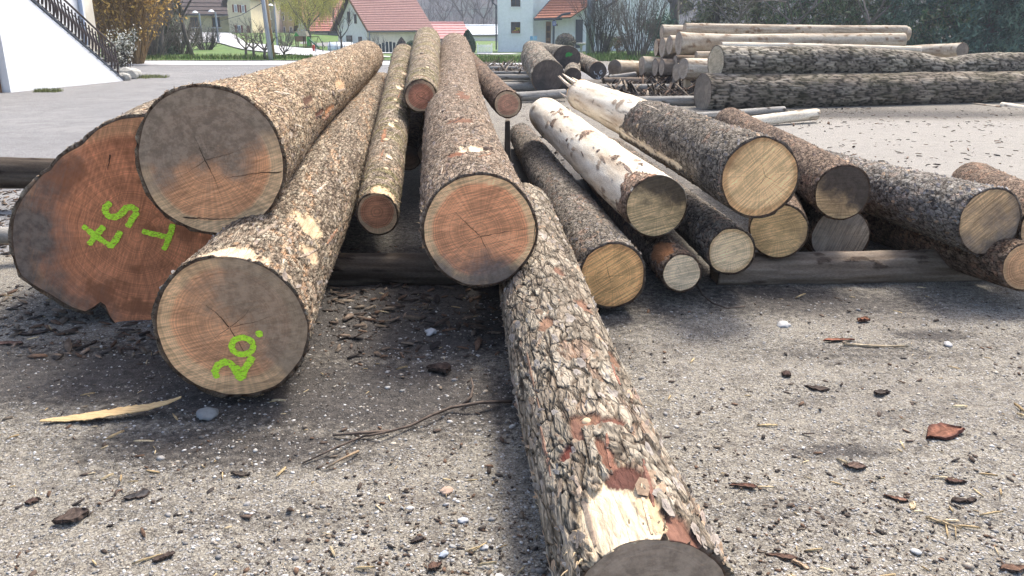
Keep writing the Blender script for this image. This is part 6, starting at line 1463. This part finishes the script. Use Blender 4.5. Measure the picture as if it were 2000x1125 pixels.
MAT['tree_bark'] = plain('tree_bark', (0.13, 0.11, 0.095), (0.08, 0.068, 0.06), 6, 0.95, 0.4, 0.02, (1, 1, 0.4))
MAT['twig_grey'] = plain('bare_twigs', (0.17, 0.145, 0.125), (0.11, 0.092, 0.08), 6, 0.95, 0)
MAT['twig_dark'] = plain('dark_bare_twigs', (0.09, 0.078, 0.07), (0.06, 0.052, 0.048), 6, 0.95, 0)
def gp(px, py, t):
    b = W(px, py, t); return Vector((b.x, b.y, TZ1(b.x, b.y) - 0.05))
def bare_tree(name, label, b, height, r, seed, depth=5, trunk=0.3, spread=0.55, mat=None, kids=(2, 3), cat='tree', lean=(0, 0), group=None, leaf=None, up=0.12):
    rs = random.Random(seed); t = thing(name, label, cat, b, 0, group)
    d = Vector((lean[0], lean[1], 1)).normalized(); top_ = d * height * trunk
    MB().tube([(0, 0, 0), top_ * 0.5 + Vector((0.02 * height * rs.uniform(-1, 1), 0, 0)), top_], [r * 1.25, r, r * 0.85], 8).build('trunk', MAT['tree_bark'], t, True)
    mb = MB(); tips = []
    for k in range(4):
        a = 2 * math.pi * (k + rs.random() * 0.6) / 4
        grow(mb, top_ * rs.uniform(0.85, 1.0), (d + Vector((math.cos(a), math.sin(a), 0)) * spread * 1.5).normalized(), height * (1 - trunk) * 0.36, r * 0.6, depth, rs, spread, 0.74, kids, up, 5, 0.14, tips)
    cr = mb.build('crown', mat or MAT['twig_grey'], t)
    if leaf:
        n, size, cols, jit, droop = leaf
        leaves(tips, n, size, np.random.default_rng(seed), cols, MAT['leaf'], 'leaf_buds', cr, jit, droop)
    return t
def bush(name, label, b, height, width, seed, stems=26, depth=3, mat=None, leaf=None, cat='bush', r=0.03, spread=0.4, group=None, fan=0.9):
    rs = random.Random(seed); t = thing(name, label, cat, b, 0, group); mb = MB(); tips = []
    for k in range(stems):
        a = rs.uniform(0, 6.283); q = math.sqrt(rs.random())
        st = Vector((math.cos(a) * q * width * 0.12, math.sin(a) * q * width * 0.12, 0))
        d = Vector((math.cos(a) * q * width * 0.5, math.sin(a) * q * width * 0.5, height * fan)).normalized()
        grow(mb, st, d, height * rs.uniform(0.36, 0.52), r, depth, rs, spread, 0.68, (2, 3), 0.1, 4, 0.12, tips)
    mb.build('stems', mat or MAT['twig_grey'], t)
    if leaf:
        n, size, cols, jit, droop = leaf
        leaves(tips, n, size, np.random.default_rng(seed), cols, MAT['leaf'], 'leaves', t, jit, droop)
    return t
def conifer(label, b, height, width, seed, cols, dens=1.0, z0=0.04, group='conifers along the right edge of the yard', name='conifer'):
    rs = random.Random(seed); rng = np.random.default_rng(seed); t = thing(name, label, 'conifer', b, 0, group)
    MB().tube([(0, 0, 0), (0.05, 0, height * 0.5), (0, 0, height)], [0.02 * height + 0.06, 0.015 * height + 0.03, 0.02], 8).build('trunk', MAT['tree_bark'], t, True)
    mb = MB(); tips = []
    z = height * z0
    while z < height * 0.97:
        rr = width * (1 - z / height) ** 0.75 * rs.uniform(0.75, 1.15)
        for k in range(rs.randint(5, 7)):
            a = rs.uniform(0, 6.283); pts = [Vector((0, 0, z))]
            for q in (0.35, 0.7, 1.0):
                pts.append(Vector((math.cos(a) * rr * q, math.sin(a) * rr * q, z + 0.10 * rr * q - 0.38 * rr * q * q + rs.uniform(-0.05, 0.05))))
            mb.tube(pts, [0.035, 0.025, 0.015, 0.004], 3, cap=False)
            for q in np.linspace(0.15, 1.0, 9):
                i = min(2, int(q * 3)); p = pts[i].lerp(pts[i + 1], q * 3 - i)
                for _ in range(2): tips.append((p + Vector((rs.gauss(0, 0.10 * rr), rs.gauss(0, 0.10 * rr), rs.gauss(-0.05, 0.06) * rr)), None))
        z += height * 0.032
    mb.build('branches', MAT['twig_dark'], t)['kind'] = 'stuff'
    leaves(tips, int(10500 * dens), 0.14, rng, cols, MAT['leaf'], 'needles', t, 0.10, 0.9, 0.22)
    return t
G1 = [(0.081, 0.135, 0.061), (0.115, 0.176, 0.074), (0.061, 0.108, 0.061), (0.162, 0.203, 0.101), (0.189, 0.176, 0.108)]
G2 = [(0.074, 0.128, 0.095), (0.108, 0.169, 0.115), (0.135, 0.203, 0.135), (0.061, 0.108, 0.081)]
G3 = [(0.13, 0.15, 0.072), (0.182, 0.182, 0.098), (0.104, 0.124, 0.072), (0.221, 0.195, 0.124)]
for k, (px, t, hgt, wid, cl, lab) in enumerate([
        (1392, 47, 9, 3.0, G3, 'olive-green conifer nearest the peeled stack'), (1470, 50, 10, 3.0, G3, 'sparse greyish conifer above the peeled stack'), (1560, 46, 10, 3.4, G1, 'broad dark conifer above the middle of the peeled stack'),
        (1650, 48, 10, 3.2, G3, 'brownish conifer behind the right half of the peeled stack'), (1735, 45, 9, 3.0, G1, 'dark conifer behind the right end of the peeled stack'), (1800, 42, 9, 2.6, G2, 'blue-green conifer behind the dark-ended stub log'),
        (1868, 40, 9, 2.6, G1, 'bright green conifer right of the stub log'), (1925, 38, 9, 2.5, G2, 'dense blue-green conifer second from the right edge'), (1990, 37, 9, 2.5, G2, 'dense blue-green conifer at the right edge'),
        (1610, 53, 11, 3.0, G2, 'conifer standing farther back behind the peeled stack'), (2060, 38, 9, 2.6, G1, 'dark conifer cut by the right edge')]):
    conifer(lab, gp(px, 110, t), hgt, wid, 300 + k, cl, 1.0 if px < 1780 else 1.3)
for k, (px, t, lab) in enumerate([(1430, 44, 'bare tangled tree in front of the olive conifer'), (1545, 43, 'bare tree with long grey branches behind the peeled stack'), (1690, 42, 'bare tree between the conifers above the stack')]):
    bare_tree('bare_tree', lab, gp(px, 108, t), 6.5, 0.10, 330 + k, 6, 0.28, 0.7, MAT['twig_grey'], group='bare trees among the conifers', up=0.0)
bare_tree('dark_tree', 'dark forked tree trunk left of the conifers', gp(1312, 104, 54), 8, 0.34, 341, 5, 0.45, 0.5, MAT['twig_dark'])
bush('bare_bush', 'large fan-shaped bare bush behind the grey concrete pole', gp(1170, 106, 49), 3.9, 3.2, 351, 46, 3, MAT['twig_dark'])
bush('bare_bush', 'large pale bare bush left of the peeled stack', gp(1246, 112, 42), 3.5, 3.6, 353, 46, 3, MAT['twig_grey'])
bush('evergreen_bush', 'dark evergreen bush between the bare bush and the dark trunk', gp(1290, 108, 48), 2.1, 2.2, 355, 20, 3, MAT['twig_dark'], (2500, 0.09, G2, 0.12, 0.2))
bush('low_shrub', 'low green shrub right of the concrete pole', gp(1186, 104, 52), 1.3, 1.5, 357, 16, 3, MAT['twig_grey'], (900, 0.06, [(0.12, 0.15, 0.06), (0.16, 0.16, 0.09)], 0.08, 0))
bush('low_shrub', 'low russet shrub beside the pale bare bush', gp(1210, 104, 54), 1.2, 1.4, 358, 16, 3, MAT['twig_grey'], (700, 0.06, [(0.2, 0.1, 0.06), (0.12, 0.1, 0.05)], 0.08, 0))
conifer('dark green spruce beyond the road right of the amber shrub', gp(305, 122, 46), 9, 1.25, 391, [(0.05, 0.075, 0.045), (0.075, 0.1, 0.06), (0.1, 0.115, 0.075)], 1.0, group='spruces beyond the road')
conifer('grey-green spruce left of the street lamps', gp(340, 121, 50), 9, 0.95, 392, [(0.07, 0.09, 0.06), (0.1, 0.115, 0.08), (0.13, 0.13, 0.1)], 0.8, group='spruces beyond the road')
# rounded, clipped bushes
def clipped(name, label, b, rx, rz, seed, cols, n=4200, size=0.05, shape='ball', core=(0.03, 0.035, 0.02), cat='bush'):
    rng = np.random.default_rng(seed); t = thing(name, label, cat, b)
    u = rng.normal(0, 1, (n, 3)); u /= np.linalg.norm(u, axis=1)[:, None]
    def prof(c):
        c = np.clip((c + 1) / 2, 0, 1)
        return np.sqrt(np.clip(1 - (2 * c - 1) ** 2, 0, 1)) if shape == 'ball' else np.clip(np.sin(np.pi * np.clip(c, 0, 1) ** 0.8) ** 0.7 * (1.08 - 0.35 * c), 0, 2)
    z_ = rng.uniform(-1, 1, n); a = rng.uniform(0, 6.283, n); rr = prof(z_) * rng.uniform(0.9, 1.03, n)
    P_ = np.stack([np.cos(a) * rr * rx, np.sin(a) * rr * rx, (z_ + 1) * rz], -1)
    leaves([(Vector(p), None) for p in P_], n, size, rng, cols, MAT['leaf'], 'leaves', t, 0.015)
    MB().lathe([(max(0.01, float(prof(np.array([q]))[0]) * rx * 0.93), (q + 1) * rz) for q in np.linspace(-0.99, 0.98, 14)], (0, 0, 0), 18).build('inner_foliage', plain(name + '_core' + str(seed), core, tuple(x * 0.7 for x in core), 9, 0.95, 0.6, 0.05), t, True)
    return t
clipped('cone_hedge', 'clipped dark green egg-shaped hedge behind the central log', gp(914, 101, 64), 0.66, 0.98, 361, [(0.03, 0.06, 0.03), (0.04, 0.075, 0.035), (0.025, 0.048, 0.026)], 6000, 0.045, 'egg', (0.02, 0.035, 0.018))
clipped('clipped_bush', 'clipped grey-brown column bush in front of the cream house', gp(785, 104, 66), 0.5, 0.72, 363, [(0.16, 0.12, 0.1), (0.11, 0.085, 0.075)], 3000, 0.05, 'egg', (0.07, 0.055, 0.05))
clipped('yellow_shrub', 'small yellow-flowering shrub beside the clipped column bush', gp(791, 105, 63), 0.36, 0.42, 365, [(0.45, 0.36, 0.06), (0.3, 0.26, 0.06), (0.18, 0.18, 0.06)], 1500, 0.05, 'ball', (0.12, 0.11, 0.04))
clipped('hedge', 'dark green hedge block right of the yellow shrub', gp(806, 104, 67), 0.62, 0.6, 367, G1, 2500, 0.06, 'ball', (0.02, 0.035, 0.018))
b = gp(1104, 99, 62)
rt = clipped('ball_bush', 'round clipped bare bush in front of the central house door', b + Vector((0, 0, 0.25)), 0.75, 0.68, 369, [(0.2, 0.17, 0.13), (0.14, 0.12, 0.1), (0.26, 0.23, 0.17)], 2600, 0.06, 'ball', (0.10, 0.085, 0.07))
# left side trees
bush('amber_shrub', 'tall amber-twigged shrub right of the white stair building', gp(262, 132, 36), 4.6, 3.2, 371, 60, 3, plain('amber_twigs', (0.24, 0.16, 0.07), (0.17, 0.11, 0.05), 6, 0.95, 0), (9000, 0.085, [(0.5, 0.33, 0.09), (0.4, 0.26, 0.08), (0.28, 0.19, 0.07)], 0.10, 0.2), r=0.03, spread=0.5)
bush('amber_shrub', 'amber shrub close behind the stair railing', gp(222, 128, 38), 5.0, 2.4, 372, 40, 3, plain('amber_twigs_dark', (0.2, 0.13, 0.065), (0.14, 0.09, 0.045), 6, 0.95, 0), (5000, 0.085, [(0.42, 0.28, 0.09), (0.3, 0.2, 0.07)], 0.10, 0.2), r=0.03, spread=0.5)
bare_tree('ivy_tree', 'dark green ivy-grown tree at the left beyond the road', gp(322, 122, 45), 7.5, 0.2, 373, 4, 0.2, 0.6, MAT['twig_grey'], (2, 3), leaf=(6500, 0.10, [(0.04, 0.062, 0.035), (0.06, 0.075, 0.045), (0.085, 0.09, 0.06)], 0.28, 0.4))
bare_tree('leaning_tree', 'slim leaning bare tree right of the ivy-grown tree', gp(378, 122, 44), 6.5, 0.11, 375, 4, 0.35, 0.5, MAT['twig_dark'], (2, 3), lean=(-0.18, 0))
bush('grey_thicket', 'grey bare thicket below the street lamps', gp(352, 122, 47), 2.1, 3.6, 377, 60, 3, MAT['twig_grey'], r=0.03, spread=0.5)
bush('grey_thicket', 'grey bare thicket left of the apple trees', gp(404, 116, 54), 1.5, 2.6, 378, 40, 3, MAT['twig_dark'], r=0.03, spread=0.5)
bush('brown_thicket', 'brown thicket at the foot of the amber shrub', gp(300, 124, 42), 3.0, 3.0, 379, 40, 3, MAT['twig_grey'], r=0.03, spread=0.5)
for k, (px, t, hgt, lean, lab) in enumerate([(497, 41, 2.3, (-0.1, 0), 'gnarled bare apple tree left of the utility poles'), (519, 40, 2.0, (-0.35, 0), 'low crooked apple tree just left of the utility poles'), (482, 43, 1.9, (0, 0), 'small bare fruit tree at the left of the orchard'), (556, 42, 1.2, (0.2, 0), 'tiny bare sapling right of the utility poles')]):
    bare_tree('apple_tree', lab, gp(px, 119, t), hgt, 0.07, 381 + k, 4 if hgt > 1.5 else 3, 0.28, 0.75, MAT['twig_grey'] if k != 1 else MAT['twig_dark'], group='bare fruit trees by the road')
bare_tree('apple_tree', 'bare fruit tree in front of the cream house gable', gp(668, 103, 58), 3.4, 0.08, 387, 4, 0.3, 0.5, MAT['twig_dark'], group='bare fruit trees by the road')
bush('bare_bush', 'small bare shrub at the cream house wall', gp(740, 106, 64), 1.5, 1.6, 389, 16, 3, MAT['twig_dark'], r=0.02)
bush('bare_bush', 'thin bare hedge in front of the yellow house', gp(556, 84, 74), 1.5, 3.0, 390, 30, 3, MAT['twig_grey'], r=0.025)
# weeping willow
rs = random.Random(9); rng = np.random.default_rng(9)
wb = gp(604, 91, 74)
wt = thing('willow_tree', 'yellow-green weeping willow on the lawn behind the left logs', 'tree', wb)
MB().tube([(0, 0, 0), (0.06, 0, 1.0), (-0.05, 0, 1.7)], [0.24, 0.18, 0.15], 8).build('trunk', MAT['tree_bark'], wt, True)
mb = MB(); tips = []
for k in range(9):
    a = 6.283 * k / 9 + rs.random() * 0.5
    grow(mb, Vector((0, 0, 1.5 + rs.random() * 0.4)), Vector((math.cos(a) * 0.9, math.sin(a) * 0.9, 1)).normalized(), 1.75, 0.08, 3, rs, 0.5, 0.72, (2, 3), 0.15, 4, 0.12, tips)
cw = mb.build('crown', MAT['twig_grey'], wt)
mb = MB(); st = []
for k in range(1000):
    p, _ = tips[rs.randrange(len(tips))]
    p = p + Vector((rs.gauss(0, 0.3), rs.gauss(0, 0.3), rs.gauss(0.1, 0.25))); L_ = rs.uniform(0.6, 1.8); L_ = min(L_, max(0.3, p.z - 0.5))
    q = [p, p + Vector((rs.uniform(-.15, .15), rs.uniform(-.15, .15), -L_ * 0.5)), p + Vector((rs.uniform(-.2, .2), rs.uniform(-.2, .2), -L_))]
    mb.tube(q, [0.014, 0.012, 0.008], 3, cap=False)
    for f in np.linspace(0.1, 1, 9): i = 0 if f < 0.5 else 1; st.append((q[i].lerp(q[i + 1], (f - 0.5 * i) * 2), None))
mb.build('hanging_twigs', plain('willow_twigs', (0.42, 0.38, 0.1), (0.34, 0.31, 0.09), 6, 0.9, 0), wt)
leaves(st, 15000, 0.055, rng, [(0.58, 0.55, 0.12), (0.46, 0.46, 0.1), (0.66, 0.6, 0.2)], MAT['leaf'], 'leaves', wt, 0.05, 1.5, 0.3)
# variegated shrub and rocks at the foot of the stair
b = G(248, 152); 
bush('variegated_shrub', 'white-variegated shrub at the foot of the white stair', b, 1.25, 0.8, 401, 16, 3, MAT['twig_dark'], (1500, 0.045, [(0.7, 0.7, 0.64), (0.62, 0.62, 0.55), (0.1, 0.1, 0.06), (0.07, 0.075, 0.045)], 0.06, 0.1), r=0.015)
for k, (px, py, w_, lab) in enumerate([(250, 154, 0.34, 'larger pale rock at the foot of the stair'), (261, 152, 0.28, 'round pale rock right of the larger one by the stair'), (243, 157, 0.22, 'small rock touching the lowest step')]):
    p = G(px, py); bm = bmesh.new(); bmesh.ops.create_icosphere(bm, subdivisions=2, radius=w_)
    for v in bm.verts:
        kx = 0.8 + 0.4 * float(fbm(np.array([v.co.x * 4 + k * 9]), np.array([v.co.y * 4 + v.co.z * 3]), 7)[0]); v.co = Vector((v.co.x * kx, v.co.y * kx, v.co.z * kx * 0.7))
    me = bpy.data.meshes.new('rock'); bm.to_mesh(me); bm.free(); me.materials.append(MAT['concrete']); o = link(bpy.data.objects.new('rock', me)); o.location = (p.x, p.y, w_ * 0.4); tag(o, lab, 'rock', 'rocks at the stair foot')
# grass tufts: by the stair foot, verge by the road, bank by the bushes
def tufts(n, name, boxes, h, label, cols):
    px = []; b_ = np.array(boxes)[rng.integers(0, len(boxes), n)]
    X_ = b_[:, 0] + (b_[:, 1] - b_[:, 0]) * rng.random(n); Y_ = b_[:, 2] + (b_[:, 3] - b_[:, 2]) * rng.random(n); Z_ = terrain(X_, Y_)
    a = rng.uniform(0, 6.283, n); hh2 = h * rng.uniform(0.5, 1.3, n); w_ = hh2 * 0.16
    P0 = np.stack([X_, Y_, Z_], -1); d = np.stack([np.cos(a) * w_, np.sin(a) * w_, 0 * a], -1); tp = np.stack([rng.normal(0, 0.4, n) * hh2, rng.normal(0, 0.4, n) * hh2, hh2 + 0.05], -1)
    V = np.stack([P0 - d, P0 + d, P0 + tp], 1).reshape(-1, 3); cc = np.array(cols)[rng.integers(0, len(cols), n)] * rng.uniform(0.7, 1.3, (n, 1))
    tag(mesh_np(name, V, np.arange(3 * n).reshape(n, 3), MAT['leaf'], col=np.repeat(cc, 3, 0)), label, 'grass', kind='stuff')
GC = [(0.10, 0.17, 0.04), (0.14, 0.2, 0.05), (0.08, 0.13, 0.035), (0.18, 0.19, 0.08)]
g1 = G(290, 152); g2 = G(75, 180); g3 = G(985, 120); g4 = G(1230, 118)
tufts(1500, 'grass', [(g1.x - 0.9, g1.x + 0.2, g1.y - 0.6, g1.y + 0.7), (g1.x - 0.7, g1.x + 0.6, g1.y - 0.2, g1.y + 0.3), (g2.x - 0.1, g2.x + 0.5, g2.y - 0.1, g2.y + 0.3)], 0.05, 'thin grass strip at the foot of the stair', [(0.2, 0.21, 0.08), (0.16, 0.18, 0.07)])
tufts(9000, 'grass', [(g3.x - 3.0, g3.x + 1.0, g3.y - 2, g3.y + 3), (g4.x - 4.5, g4.x + 5.0, g4.y - 1, g4.y + 12), (g4.x - 4.5, g4.x + 3.0, g4.y - 1, g4.y + 5), (-20, -9, 41, 44)], 0.2, 'green grass bank behind the old logs', GC)
# bare trees on the slope in front of the hill
for k, (px, t, hgt, lab) in enumerate([(905, 150, 11, 'bare tree on the slope above the pink roof'), (945, 140, 9, 'bare tree on the slope left of the central house'), (868, 165, 9, 'bare tree on the slope behind the red-roofed house'), (925, 180, 12, 'tall bare tree farther up the wooded slope')]):
    bare_tree('slope_tree', lab, Vector((W(px, 60, t).x, W(px, 60, t).y, W(px, 62, t).z)), hgt, 0.2, 420 + k, 5, 0.25, 0.6, MAT['twig_dark'], group='bare trees on the slope')
# the far wood on the hill reads as one mass
nW = 2600
wx = rng.uniform(-190, 190, nW); wb_ = rng.uniform(0.02, 0.75, nW) ** 1.2
wz = np.array([HZ[int(b__ * 59), int((x__ + 420) / 840 * 149)] for x__, b__ in zip(wx, wb_)]); wy = 210 + wb_ * 330
V, C_ = [], []
for i in range(nW):
    c = Vector((wx[i], wy[i] - 2, wz[i] - 0.5)); H_ = rng.uniform(4.5, 8.5); tn_ = rng.uniform(0.6, 1.3)
    segs = [(c, c + Vector((0, 0, H_)), 0.16)]
    for q in range(9):
        p = c + Vector((0, 0, H_ * rng.uniform(0.3, 0.95))); a = rng.uniform(0, 6.283); l_ = H_ * rng.uniform(0.18, 0.42)
        segs.append((p, p + Vector((math.cos(a) * l_ * 0.6, math.sin(a) * l_ * 0.6, l_ * 0.8)), 0.10))
    for p, q, w_ in segs:
        V += [(p.x - w_, p.y, p.z), (p.x + w_, p.y, p.z), tuple(q)]; C_ += [(0.10 * tn_, 0.085 * tn_, 0.075 * tn_)] * 3
tag(mesh_np('far_wood', np.array(V), np.arange(len(V)).reshape(-1, 3), MAT['leaf'], col=np.array(C_)), 'bare grey wood covering the far hillside', 'wood', kind='stuff')
# ------------------------------------------------------------------ haze: the air between the yard and the hill
hz_m = bpy.data.materials.new('air'); hz_m.use_nodes = True
hz_m.node_tree.nodes.remove(hz_m.node_tree.nodes['Principled BSDF'])
pv = hz_m.node_tree.nodes.new('ShaderNodeVolumePrincipled')
pv.inputs['Color'].default_value = (0.82, 0.89, 1.0, 1); pv.inputs['Density'].default_value = 0.0007; pv.inputs['Anisotropy'].default_value = 0.2
hz_m.node_tree.links.new(pv.outputs[0], hz_m.node_tree.nodes['Material Output'].inputs['Volume'])
tag(MB().box(-800, 800, -120, 1200, -5, 52).build('haze', hz_m), kind='stuff')
